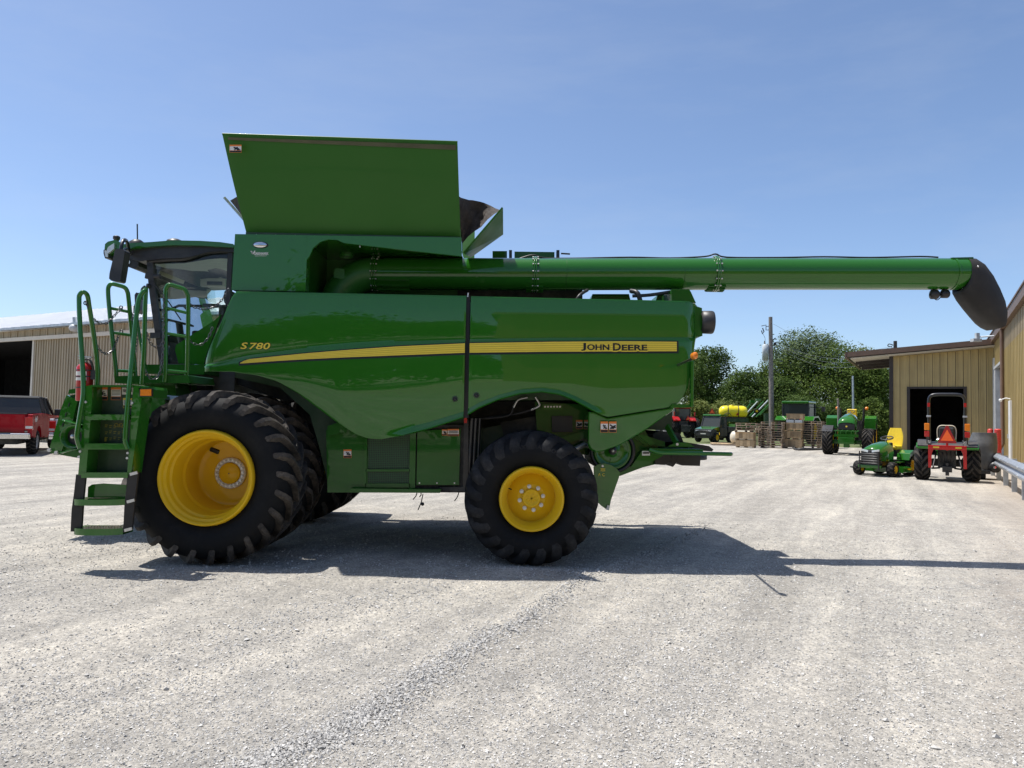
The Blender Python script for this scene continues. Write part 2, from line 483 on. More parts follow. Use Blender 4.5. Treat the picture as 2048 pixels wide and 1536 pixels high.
def ground_material():
    m, nt, b = newmat('crushed_limestone')
    ang = math.atan2(TDIR.y, TDIR.x)
    g = N(nt, 'ShaderNodeNewGeometry')
    mp = N(nt, 'ShaderNodeMapping', vector_type='TEXTURE'); mp.inputs['Rotation'].default_value = (0, 0, ang)
    nt.links.new(g.outputs['Position'], mp.inputs['Vector'])
    st = N(nt, 'ShaderNodeMapping'); st.inputs['Scale'].default_value = (0.10, 1.0, 1.0)
    nt.links.new(mp.outputs[0], st.inputs['Vector'])
    w = g.outputs['Position']
    streak = noise(nt, st.outputs[0], 1.5, 7, 0.66)
    big = noise(nt, w, 0.22, 4, 0.6)
    mid = noise(nt, w, 3.0, 6, 0.7)
    fine = noise(nt, w, 70, 5, 0.75)
    c = ramp(nt, streak, [(0.34, (0.345, 0.334, 0.308)), (0.50, (0.43, 0.417, 0.384)), (0.66, (0.535, 0.515, 0.465))])
    c2 = ramp(nt, big, [(0.3, (0.80, 0.80, 0.80)), (0.6, (1.0, 0.985, 0.96))])
    c = mixc(nt, 1.0, c, c2, 'MULTIPLY')
    c3 = ramp(nt, mid, [(0.3, (0.80, 0.80, 0.81)), (0.7, (1.12, 1.10, 1.07))])
    grit = ramp(nt, noise(nt, w, 22, 6, 0.8), [(0.35, (0.78, 0.78, 0.785)), (0.65, (1.14, 1.13, 1.12))])
    c3 = mixc(nt, 1.0, c3, grit, 'MULTIPLY')
    c = mixc(nt, 1.0, c, c3, 'MULTIPLY')
    vo = N(nt, 'ShaderNodeTexVoronoi'); vo.inputs['Scale'].default_value = 62; nt.links.new(w, vo.inputs['Vector'])
    sp = ramp(nt, vo.outputs['Color'], [(0.1, (0.66, 0.66, 0.66)), (0.9, (1.24, 1.235, 1.22))])
    c = mixc(nt, 0.9, c, sp, 'MULTIPLY')
    vo2 = N(nt, 'ShaderNodeTexVoronoi'); vo2.inputs['Scale'].default_value = 17; nt.links.new(w, vo2.inputs['Vector'])
    sp2 = ramp(nt, vo2.outputs['Color'], [(0.1, (0.88, 0.88, 0.885)), (0.9, (1.07, 1.065, 1.06))])
    c = mixc(nt, 0.8, c, sp2, 'MULTIPLY')
    # brown dirt patch along the guard rail on the right
    sep = N(nt, 'ShaderNodeSeparateXYZ'); nt.links.new(w, sep.inputs[0])
    ma = N(nt, 'ShaderNodeMath', operation='MULTIPLY'); ma.inputs[1].default_value = 0.568; nt.links.new(sep.outputs['Y'], ma.inputs[0])
    mb_ = N(nt, 'ShaderNodeMath', operation='SUBTRACT'); nt.links.new(sep.outputs['X'], mb_.inputs[0]); nt.links.new(ma.outputs[0], mb_.inputs[1])
    mc = N(nt, 'ShaderNodeMath', operation='MULTIPLY_ADD'); mc.inputs[1].default_value = 2.4; mc.inputs[2].default_value = 0.0
    nt.links.new(mid, mc.inputs[0])
    md = N(nt, 'ShaderNodeMath', operation='ADD'); nt.links.new(mb_.outputs[0], md.inputs[0]); nt.links.new(mc.outputs[0], md.inputs[1])
    mr = N(nt, 'ShaderNodeMapRange'); mr.inputs['From Min'].default_value = 1.4; mr.inputs['From Max'].default_value = 3.6
    mr.inputs['To Max'].default_value = 0.55
    nt.links.new(md.outputs[0], mr.inputs['Value'])
    c = mixc(nt, mr.outputs[0], c, (0.36, 0.295, 0.235))
    nt.links.new(c, b.inputs['Base Color'])
    b.inputs['Roughness'].default_value = 0.95
    b.inputs['Specular IOR Level'].default_value = 0.15
    ad = N(nt, 'ShaderNodeMath', operation='MULTIPLY_ADD'); ad.inputs[1].default_value = -0.9
    nt.links.new(vo.outputs['Distance'], ad.inputs[0]); nt.links.new(fine, ad.inputs[2])
    bump(nt, b, ad.outputs[0], 0.6, 0.016)
    return m
M['gravel'] = ground_material()
gme = npmesh('gravel_yard', gv, gf, M['gravel'], True)
tag(put('gravel_yard', gme, (0, 0, 0)), kind='structure')

# loose crushed stone, every chip real
def stone_material():
    m, nt, b = newmat('limestone_chip')
    at = N(nt, 'ShaderNodeAttribute'); at.attribute_name = 'tint'
    c = ramp(nt, at.outputs['Fac'], [(0.0, (0.16, 0.155, 0.15)), (0.35, (0.36, 0.35, 0.33)), (0.8, (0.52, 0.505, 0.475)), (1.0, (0.66, 0.64, 0.60))])
    nt.links.new(c, b.inputs['Base Color']); b.inputs['Roughness'].default_value = 0.9
    b.inputs['Specular IOR Level'].default_value = 0.2
    return m
M['stone'] = stone_material()
def scatter(n_try, y0, y1, smin, smax, dens):
    # candidates thinned towards the far end as the eye sees them
    t = rng.uniform(0, 1, n_try); y = 1 / ((1 - t) / y0 + t / y1)
    x = rng.uniform(-0.74, 0.74, n_try) * y
    k = rng.uniform(0, 1, n_try) < dens(x, y)
    x, y = x[k], y[k]
    s_ = smin + (smax - smin) * rng.uniform(0, 1, len(x)) ** 2.6
    return x, y, s_
def dens1(x, y):
    dx, dy = x - TA.x, y - TA.y
    a = dx * TDIR.x + dy * TDIR.y; b = dx * TNRM.x + dy * TNRM.y
    patch = np.clip(0.5 + 0.55 * fnoise(a * 0.22, b, 2.6, 21), 0, 1) * np.clip(0.55 + 0.5 * fnoise(x, y, 0.9, 8), 0, 1)
    return 0.07 + 0.62 * rows(x, y) + 0.36 * patch
x1, y1, s1 = scatter(400000, 3.2, 12.5, 0.0045, 0.0155, dens1)
s1 = s1 * (0.75 + 0.4 * np.clip(rows(x1, y1), 0, 1)) * (y1 / 6.5) ** 0.45
x2, y2, s2 = scatter(1800, 3.2, 16.0, 0.012, 0.022, lambda x, y: 0.25 + 0.5 * rows(x, y))
xs, ys, ss = np.concatenate([x1, x2]), np.concatenate([y1, y2]), np.concatenate([s1, s2])
keep = np.ones(len(xs), bool)
xs, ys, ss = xs[keep], ys[keep], ss[keep]
ns = len(xs)
octv = np.array([(1, 0, 0), (-1, 0, 0), (0, 1, 0), (0, -1, 0), (0, 0, 1), (0, 0, -1)], float)
octf = np.array([(0, 2, 4), (2, 1, 4), (1, 3, 4), (3, 0, 4), (2, 0, 5), (1, 2, 5), (3, 1, 5), (0, 3, 5)])
base = octv[None] * rng.uniform(0.65, 1.25, (ns, 6, 1)) + rng.normal(0, 0.22, (ns, 6, 3))
an = rng.uniform(0, 6.28, ns); ca, sa = np.cos(an), np.sin(an)
tl = rng.normal(0, 0.5, ns); ct, st_ = np.cos(tl), np.sin(tl)
bx, by, bz = base[..., 0], base[..., 1] * rng.uniform(0.6, 1, (ns, 1)), base[..., 2] * rng.uniform(0.45, 0.8, (ns, 1))
bz, bx = bz * ct[:, None] + bx * st_[:, None], bx * ct[:, None] - bz * st_[:, None]
vx = (bx * ca[:, None] - by * sa[:, None]) * ss[:, None] + xs[:, None]
vy = (bx * sa[:, None] + by * ca[:, None]) * ss[:, None] + ys[:, None]
vz = bz * ss[:, None] + (gheight(xs, ys) + ss * 0.32)[:, None]
sv = np.stack([vx, vy, vz], -1).reshape(-1, 3)
sf = (octf[None] + (np.arange(ns) * 6)[:, None, None]).reshape(-1, 3)
tint = np.repeat(np.clip(rng.normal(0.76, 0.20, ns) - 0.24 * np.clip(rows(xs, ys), 0, 1), 0, 1), 6)  # chips in the rows tinted darker, standing in for shading in the heap
o = put('loose_stones', npmesh('loose_stones', sv, sf, M['stone'], False, {'tint': tint}), (0, 0, 0))
tag(o, 'loose pale limestone chips strewn over the yard', 'gravel', kind='stuff')

# concrete-grey fine apron is part of the yard; beyond it the mown lawn
def lawn_material():
    m, nt, b = newmat('mown_grass')
    w = coords(nt, space='World')
    n = noise(nt, w, 0.6, 6, 0.7); n2 = noise(nt, w, 9, 4, 0.7)
    c = ramp(nt, n, [(0.3, (0.075, 0.11, 0.028)), (0.7, (0.15, 0.17, 0.06))])
    c = mixc(nt, 1.0, c, ramp(nt, n2, [(0.3, (0.7, 0.7, 0.7)), (0.7, (1.15, 1.15, 1.15))]), 'MULTIPLY')
    nt.links.new(c, b.inputs['Base Color']); b.inputs['Roughness'].default_value = 0.9
    bump(nt, b, n2, 0.8, 0.08)
    return m
M['lawn'] = lawn_material()
mb = MB()
lp = [(-900, 90, 0.005), (-60, 90, 0.005), (-8, 66, 0.005), (14, 55.5, 0.005), (26, 54, 0.005), (40, 52, 0.005), (900, 60, 0.005), (900, 1500, 0.005), (-900, 1500, 0.005)]
mb.add(lp, [tuple(range(len(lp)))])
tag(mb.build('lawn', M['lawn']), kind='structure')

# ================================================================ BUILDINGS (yard axes turned 29.6 degrees)
TH = R(29.6)
EA = Vector((math.cos(TH), -math.sin(TH), 0))     # along the fronts, to the right and nearer
EB = Vector((math.sin(TH), math.cos(TH), 0))      # away from the camera
def F(o, a, b, z):                                # building frame to yard
    p = o + EA * a + EB * b
    return Vector((p.x, p.y, z))
def fbox(mb, o, a0, a1, b0, b1, z0, z1, z0b=None, z1b=None):
    """box in the building frame; z0b / z1b: heights at the a1 end"""
    z0b = z0 if z0b is None else z0b; z1b = z1 if z1b is None else z1b
    return mb.hexa([F(o, a0, b0, z0), F(o, a1, b0, z0b), F(o, a1, b1, z0b), F(o, a0, b1, z0), F(o, a0, b0, z1), F(o, a1, b0, z1b), F(o, a1, b1, z1b), F(o, a0, b1, z1)])

# ---- wing with the garage door
O = Vector((27.6, 42.3, 0))       # inner corner between the wing and the long hall
wing = thing('garage_wing', 'tan metal wing with dark open garage door and overhanging shed roof', 'building', F(O, -3, 2, 0))
WL = 5.3                         # wing width to the left of the corner
zt = lambda a: 6.26 + a * 0.077   # top of wall under the sloped soffit (a <= 0)
D0, D1, DZ = -4.25, -1.5, 3.90
def siding(parent, a0, a1, z0, z1a, z1b, pitch, mat):
    """upright siding sheets, each with its own raised rib at the left edge"""
    n = max(1, round((a1 - a0) / pitch)); st = (a1 - a0) / n
    for i in range(n):
        p, q = a0 + i * st, a0 + (i + 1) * st
        za = z1a + (z1b - z1a) * i / n; zb = z1a + (z1b - z1a) * (i + 1) / n
        mb = MB()
        fbox(mb, O, p + 0.012, q - 0.012, 0.0, 0.05, z0, za, None, zb)
        fbox(mb, O, p + 0.012, p + 0.075, -0.035, 0.001, z0, za, None, za + (zb - za) * 0.15)
        fbox(mb, O, p + st * 0.5 - 0.02, p + st * 0.5 + 0.02, -0.012, 0.001, z0, (za + zb) / 2)
        mb.build('wall_panel', mat, parent)
siding(wing, -WL, D0, 0.0, zt(-WL), zt(D0), 0.42, M['tanwall'])
siding(wing, D0, D1, DZ + 0.12, zt(D0), zt(D1), 0.42, M['tanwall'])
siding(wing, D1, 0.0, 0.0, zt(D1), zt(0), 0.42, M['tanwall'])
mb = MB(); fbox(mb, O, -WL, 0, 0.06, 0.09, 0, zt(-WL) - 0.02, None, zt(0) - 0.02)
# backing sheet only above and beside the door
mb = MB()
fbox(mb, O, -WL, D0 - 0.02, 0.055, 0.1, 0, zt(-WL) - 0.02, None, zt(D0) - 0.02)
fbox(mb, O, D0 - 0.02, D1 + 0.02, 0.055, 0.1, DZ + 0.1, zt(D0) - 0.02, None, zt(D1) - 0.02)
fbox(mb, O, D1 + 0.02, 0, 0.055, 0.1, 0, zt(D1) - 0.02, None, zt(0) - 0.02)
fbox(mb, O, -WL, -WL + 0.06, 0.1, 9, 0, zt(-WL) - 0.02)
mb.build('inner_wall', M['dkbrown'], wing)
mb = MB()
fbox(mb, O, D0 - 0.16, D0, -0.06, 0.2, 0, DZ)
fbox(mb, O, D1, D1 + 0.16, -0.06, 0.2, 0, DZ)
fbox(mb, O, D0 - 0.16, D1 + 0.16, -0.06, 0.2, DZ, DZ + 0.12)
mb.build('door_frame', M['dkbrown'], wing)
mb = MB(); fbox(mb, O, -WL - 0.06, -WL + 0.16, -0.07, 0.1, 0, zt(-WL)); mb.build('corner_post', M['dkbrown'], wing)
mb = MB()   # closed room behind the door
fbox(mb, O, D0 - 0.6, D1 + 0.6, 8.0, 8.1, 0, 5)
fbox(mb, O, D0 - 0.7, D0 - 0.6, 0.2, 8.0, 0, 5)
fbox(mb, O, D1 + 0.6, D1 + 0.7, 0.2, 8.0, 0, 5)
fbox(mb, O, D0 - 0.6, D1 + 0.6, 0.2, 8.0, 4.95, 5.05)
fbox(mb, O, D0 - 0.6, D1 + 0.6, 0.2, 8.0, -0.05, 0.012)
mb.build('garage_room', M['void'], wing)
OV = 2.15                         # canopy on the left side
zr = lambda a: zt(a) + 0.02
mb = MB()
fbox(mb, O, -WL - OV, 0.15, -0.8, 9.5, zr(-WL - OV), zr(-WL - OV) + 0.06, zr(0.15), zr(0.15) + 0.06)
mb.build('soffit', M['soffit'], wing)
mb = MB()
fbox(mb, O, -WL - OV - 0.15, 0.3, -0.9, 9.6, zr(-WL - OV) + 0.065, zr(-WL - OV) + 0.30, zr(0.15) + 0.065, zr(0.15) + 0.30)
mb.build('roof', M['dkbrown'], wing)
mb = MB()
fbox(mb, O, -WL - OV - 0.2, 0.2, -1.0, -0.9, zr(-WL - OV) + 0.10, zr(-WL - OV) + 0.40, zr(0.15) + 0.10, zr(0.15) + 0.40)
fbox(mb, O, -WL - OV - 0.3, -WL - OV - 0.15, -1.0, 9.6, zr(-WL - OV) + 0.02, zr(-WL - OV) + 0.38)
mb.build('fascia', M['brown'], wing)
for k in range(3):                # canopy purlins under the soffit
    mb = MB(); b_ = 1.6 + 2.4 * k
    fbox(mb, O, -WL - OV + 0.1, -WL - 0.1, b_, b_ + 0.12, zr(-WL - OV) - 0.2, zr(-WL - OV) - 0.01, zr(-WL) - 0.2, zr(-WL) - 0.01)
    mb.build('purlin', M['dkbrown'], wing)

# ---- long hall running towards the camera on the right
hall = thing('long_hall', 'long tan metal hall with brown eave running along the right edge', 'building', F(O, 2, -14, 0))
HZ = 6.45
def hpanel(b0, b1, z0, z1, mat=M['tanwall']):
    n = max(1, round((b1 - b0) / 0.62)); st = (b1 - b0) / n
    for i in range(n):
        mb = MB(); p, q = b0 + i * st, b0 + (i + 1) * st
        fbox(mb, O, 0.0, 0.05, p + 0.01, q - 0.01, z0, z1)
        fbox(mb, O, -0.035, 0.001, p + 0.01, p + 0.07, z0, z1)
        fbox(mb, O, -0.015, 0.001, p + st / 2 - 0.02, p + st / 2 + 0.02, z0, z1)
        mb.build('wall_panel', mat, hall)
HD0, HD1 = -6.2, -0.7             # big sliding doorway next to the wing
hpanel(HD0, 0, 5.05, HZ); hpanel(-30, HD0 - 0.02, 0, HZ - 0.95); 
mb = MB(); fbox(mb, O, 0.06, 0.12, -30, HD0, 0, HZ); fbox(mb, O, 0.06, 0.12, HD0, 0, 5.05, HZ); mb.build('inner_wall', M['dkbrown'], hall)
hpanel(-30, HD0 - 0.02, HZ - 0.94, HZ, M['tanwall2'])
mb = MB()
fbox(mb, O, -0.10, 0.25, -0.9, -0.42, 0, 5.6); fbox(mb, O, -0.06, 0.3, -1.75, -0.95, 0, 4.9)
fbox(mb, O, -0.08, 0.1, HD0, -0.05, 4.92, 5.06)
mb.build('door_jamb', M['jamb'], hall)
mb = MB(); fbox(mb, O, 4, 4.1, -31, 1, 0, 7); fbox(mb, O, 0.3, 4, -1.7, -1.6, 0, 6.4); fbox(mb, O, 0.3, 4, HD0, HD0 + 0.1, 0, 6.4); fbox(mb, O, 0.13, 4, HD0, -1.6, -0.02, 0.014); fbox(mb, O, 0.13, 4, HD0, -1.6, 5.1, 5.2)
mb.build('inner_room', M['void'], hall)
mb = MB()
fbox(mb, O, -0.20, -0.06, -30.5, 0.9, HZ + 0.02, HZ + 0.42)
fbox(mb, O, -0.06, 0.1, -30.5, 0.9, HZ + 0.02, HZ + 0.08)
mb.build('eave_trim', M['brown'], hall)
mb = MB()
mb.hexa([F(O, -0.24, -30.6, HZ + 0.43), F(O, 12, -30.6, HZ + 3.2), F(O, 12, 20, HZ + 3.2), F(O, -0.24, 20, HZ + 0.43), F(O, -0.24, -30.6, HZ + 0.5), F(O, 12, -30.6, HZ + 3.27), F(O, 12, 20, HZ + 3.27), F(O, -0.24, 20, HZ + 0.5)])
mb.build('roof', M['brown'], hall)
mb = MB(); fbox(mb, O, 0, 12, -30.3, -30.2, 0, HZ); mb.build('end_wall', M['tanwall'], hall)
# downpipe, bent at the foot
mb = MB()
pb = -7.4
mb.tube([F(O, -0.13, pb, HZ + 0.05), F(O, -0.13, pb, 0.9), F(O, -0.5, pb - 0.15, 0.1)], 0.085, 8)
tag(mb.build('downpipe', M['brown']), 'brown downpipe bending outward at the foot of the tan hall', 'downpipe')
# white man-door
mb = MB()
fbox(mb, O, -0.09, -0.02, -11.0, -10.0, 0.02, 2.9); d_ = mb.build('door', M['white'], hall)
mb = MB(); fbox(mb, O, -0.14, -0.09, -10.15, -10.08, 1.2, 1.4); mb.build('handle', M['steel'], d_)
# lamp over that door, floodlight on the corner
mb = MB(); mb.tube([F(O, -0.04, -10.4, 2.98), F(O, -0.2, -10.35, 3.02), F(O, -0.36, -10.3, 2.95)], 0.022, 8); mb.ball(F(O, -0.40, -10.3, 2.92), 0.07)
tag(mb.build('door_lamp', M['white']), 'small white lamp on a bracket over the white door', 'lamp')
fl = thing('floodlight', 'grey floodlight on a long arm at the eave corner', 'floodlight', F(O, -0.6, -3.4, 6.4))
mb = MB(); mb.tube([F(O, -0.16, -3.5, HZ + 0.12), F(O, -0.85, -3.4, HZ + 0.10)], 0.04, 8); mb.build('arm', M['galv'], fl)
mb = MB(); p = F(O, -0.95, -3.4, HZ + 0.06); mb.box(p.x - 0.3, p.x + 0.15, p.y - 0.15, p.y + 0.15, p.z - 0.22, p.z - 0.06); mb.box(p.x - 0.1, p.x + 0.08, p.y - 0.08, p.y + 0.08, p.z - 0.06, p.z + 0.25)
mb.build('lamp_head', M['jamb'], fl)

# ---- guard rail in front of the hall
rail = thing('guard_rail', 'galvanised guard rail on short posts along the tan hall', 'guard rail', (14.5, 21.5, 0))
ra, rb = Vector((17.0, 26.2, 0)), Vector((9.6, 13.0, 0))
rd = (rb - ra).normalized(); rn = Vector((rd.y, -rd.x, 0))
if rn.x > 0: rn = -rn
prof = [(0.0, 0.44), (0.03, 0.47), (0.085, 0.52), (0.085, 0.56), (0.02, 0.62), (0.02, 0.66), (0.085, 0.72), (0.085, 0.76), (0.03, 0.82), (0.0, 0.85)]
nb = 4; L = (rb - ra).length
for i in range(nb):
    mb = MB(); p0, p1 = ra + rd * (L * i / nb), ra + rd * (L * (i + 1) / nb - 0.012)
    mb.sheet([[p + rn * (0.06 + o_) + Vector((0, 0, z_)) for o_, z_ in prof] for p in (p0, p1)], False)
    mb.build('rail_beam', M['galv'], rail, solid=0.012)
for i in range(7):
    p = ra + rd * (0.3 + (L - 0.6) * i / 6); mb = MB()
    mb.bar(p + Vector((0, 0, -0.1)), p + Vector((0, 0, 0.86)), 0.12, 0.1, tuple(rd))
    po = mb.build('post', M['galv'], rail)
    mb = MB()
    for z_ in (0.54, 0.74):
        c_ = p + rn * 0.13 + Vector((0, 0, z_)); mb.cyl(c_ + rn * 0.0, c_ + rn * 0.035, 0.024, 6)
    mb.build('bolt', M['zinc'], po)
# ---- bollards
for (u, vt, Y, lab) in ((1980.5, 858, 38, 'plain red steel bollard close to the wing corner, farther of the pair'), (1995.5, 859, 30.5, 'ribbed red plastic bollard by the guard rail end, nearer of the pair')):
    t_ = P(u, vt, Y); mb = MB()
    if Y > 35: mb.lathe([(0, 0.13), (t_.z - 0.06, 0.13), (t_.z, 0.10), (t_.z + 0.02, 0.0)], (t_.x, t_.y, 0), 'z', 16)
    else:
        pr = [(0, 0.12)]; n = 22
        for k in range(n): z0 = t_.z * k / n; pr += [(z0 + 0.005, 0.118), (z0 + t_.z / n * 0.3, 0.128), (z0 + t_.z / n * 0.7, 0.128), (z0 + t_.z / n * 0.95, 0.118)]
        mb.lathe(pr + [(t_.z + 0.02, 0.1), (t_.z + 0.03, 0)], (t_.x, t_.y, 0), 'z', 16)
    tag(mb.build('bollard', M['redpipe']), lab, 'bollard', 'red bollards by the hall')

# ---- big shed on the left
SO = Vector((-26.6, 38.4, 0))     # a point on its front
shed = thing('machine_shed', 'long pale tan machine shed with white roof and dark open bay', 'building', F(SO, 8, 6, 0))
SZ = 5.05
bay0, bay1 = -14.0, 3.05
n = 26; st = 0.66
for i in range(n):
    a = bay1 + 0.15 + i * st; mb = MB()
    fbox(mb, SO, a, a + st - 0.01, 0, 0.05, 0, SZ - 0.02)
    for k in range(3): fbox(mb, SO, a + 0.05 + k * st / 3, a + 0.11 + k * st / 3, -0.04, 0.001, 0, SZ - 0.02)
    mb.build('wall_panel', M['tanwall2'], shed)
mb = MB(); fbox(mb, SO, bay1, bay1 + 0.14, -0.07, 0.15, 0, SZ); mb.build('door_edge', M['soffit'], shed)
mb = MB(); fbox(mb, SO, 13.2, 13.35, -0.06, -0.01, 0, SZ - 0.05); mb.build('door_edge', M['brown'], shed)
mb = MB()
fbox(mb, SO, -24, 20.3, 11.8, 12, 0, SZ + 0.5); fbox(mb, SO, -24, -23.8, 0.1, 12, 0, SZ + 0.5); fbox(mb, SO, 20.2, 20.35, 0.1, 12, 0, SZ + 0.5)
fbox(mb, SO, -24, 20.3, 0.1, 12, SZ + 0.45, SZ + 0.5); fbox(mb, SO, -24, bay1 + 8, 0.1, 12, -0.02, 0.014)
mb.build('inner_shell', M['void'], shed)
for k in range(5):
    mb = MB(); a = -12.6 + 3.6 * k; fbox(mb, SO, a, a + 0.16, 9, 9.16, 0, SZ); mb.build('post', M['dkbrown'], shed)
for k in range(4):
    mb = MB(); z_ = 0.9 + 1.05 * k; fbox(mb, SO, -15.5, bay1 + 4, 11.6, 11.7, z_, z_ + 0.12); mb.build('wall_girt', M['brown'], shed)
mb = MB(); fbox(mb, SO, -24, 20.5, -0.2, -0.05, SZ - 0.03, SZ + 0.15); mb.build('door_track', M['soffit'], shed)
n = 65
for i in range(n):                # band of siding above the track
    mb = MB(); a = -23.9 + i * 44.4 / n
    fbox(mb, SO, a, a + 44.4 / n - 0.015, -0.02, 0.05, SZ + 0.16, SZ + 0.52); fbox(mb, SO, a + 0.1, a + 0.2, -0.05, -0.019, SZ + 0.16, SZ + 0.52)
    mb.build('upper_panel', M['tanwall2'], shed)
mb = MB()
n = 52; w_ = 45.0 / n
for i in range(n):
    mb = MB(); a = -24.0 + i * w_
    ridge = SZ + 3.25
    def rq(b, z, a_): return F(SO, a_, b, z)
    mb.hexa([rq(-0.55, SZ + 0.52, a), rq(-0.55, SZ + 0.52, a + w_ - 0.01), rq(9, ridge, a + w_ - 0.01), rq(9, ridge, a), rq(-0.55, SZ + 0.60, a), rq(-0.55, SZ + 0.60, a + w_ - 0.01), rq(9, ridge + 0.08, a + w_ - 0.01), rq(9, ridge + 0.08, a)])
    mb.hexa([rq(-0.56, SZ + 0.59, a), rq(-0.56, SZ + 0.59, a + 0.06), rq(9, ridge + 0.07, a + 0.06), rq(9, ridge + 0.07, a), rq(-0.56, SZ + 0.635, a), rq(-0.56, SZ + 0.635, a + 0.06), rq(9, ridge + 0.115, a + 0.06), rq(9, ridge + 0.115, a)])
    mb.build('roof_sheet', M['roofwhite'], shed)
mb = MB(); fbox(mb, SO, -24.0, 21.0, -0.62, -0.5, SZ + 0.48, SZ + 0.60); mb.build('gutter', M['galv'], shed)
mb = MB(); mb.hexa([F(SO, -24.0, 9, SZ + 3.25), F(SO, 21.0, 9, SZ + 3.25), F(SO, 21.0, 18.5, SZ + 0.5), F(SO, -24.0, 18.5, SZ + 0.5), F(SO, -24.0, 9, SZ + 3.33), F(SO, 21.0, 9, SZ + 3.33), F(SO, 21.0, 18.5, SZ + 0.58), F(SO, -24.0, 18.5, SZ + 0.58)])
mb.build('rear_roof', M['roofwhite'], shed)
yl = thing('yard_light', 'white globe yard light on a bracket under the shed eave', 'lamp', P(149, 652, 34.2))
mb = MB(); p = P(149, 656, 34.3); mb.ball(p, 0.24, 14, 8, (1, 1, 0.8)); mb.build('globe', M['jamb'], yl)
mb = MB(); mb.cyl(p + V(0, 0, 0.15), p + V(0, 0, 0.4), 0.09, 10); mb.box(p.x - 0.07, p.x + 0.07, p.y - 0.07, p.y + 0.07, p.z + 0.38, p.z + 0.5); mb.build('socket', M['galv'], yl)
mb = MB(); mb.tube([p + V(0.05, 0, 0.25), p + V(0.6, 0.1, 0.22), p + V(1.1, 0.7, 0.12)], 0.03, 6); mb.build('bracket', M['blackmt'], yl)

# ================================================================ TREES
def leaf_material(name, dark, bright):  # random tint runs each leaf between the two colours
    m, nt, b = newmat(name)
    at = N(nt, 'ShaderNodeAttribute'); at.attribute_name = 'tint'
    c = ramp(nt, at.outputs['Fac'], [(0.0, dark), (1.0, bright)])
    nt.links.new(c, b.inputs['Base Color']); b.inputs['Roughness'].default_value = 0.55
    b.inputs['Specular IOR Level'].default_value = 0.12
    out = [n for n in nt.nodes if n.type == 'OUTPUT_MATERIAL'][0]
    tr = N(nt, 'ShaderNodeBsdfTranslucent'); nt.links.new(c, tr.inputs[0])
    mx = N(nt, 'ShaderNodeMixShader'); mx.inputs[0].default_value = 0.28
    nt.links.new(b.outputs[0], mx.inputs[1]); nt.links.new(tr.outputs[0], mx.inputs[2]); nt.links.new(mx.outputs[0], out.inputs[0])
    return m
LEAF = {'dark': leaf_material('dark_leaf', (0.036, 0.067, 0.014), (0.101, 0.155, 0.033)),
        'mid': leaf_material('mid_leaf', (0.048, 0.086, 0.016), (0.138, 0.196, 0.039)),
        'silver': leaf_material('silvery_leaf', (0.066, 0.104, 0.043), (0.170, 0.222, 0.099)),
        'yellow': leaf_material('yellow_green_leaf', (0.101, 0.132, 0.030), (0.230, 0.257, 0.074))}
M['bark'] = simple('bark', (0.085, 0.070, 0.055), 0.9, 0, 0.3, 5, bmp=0.6, bscale=12)
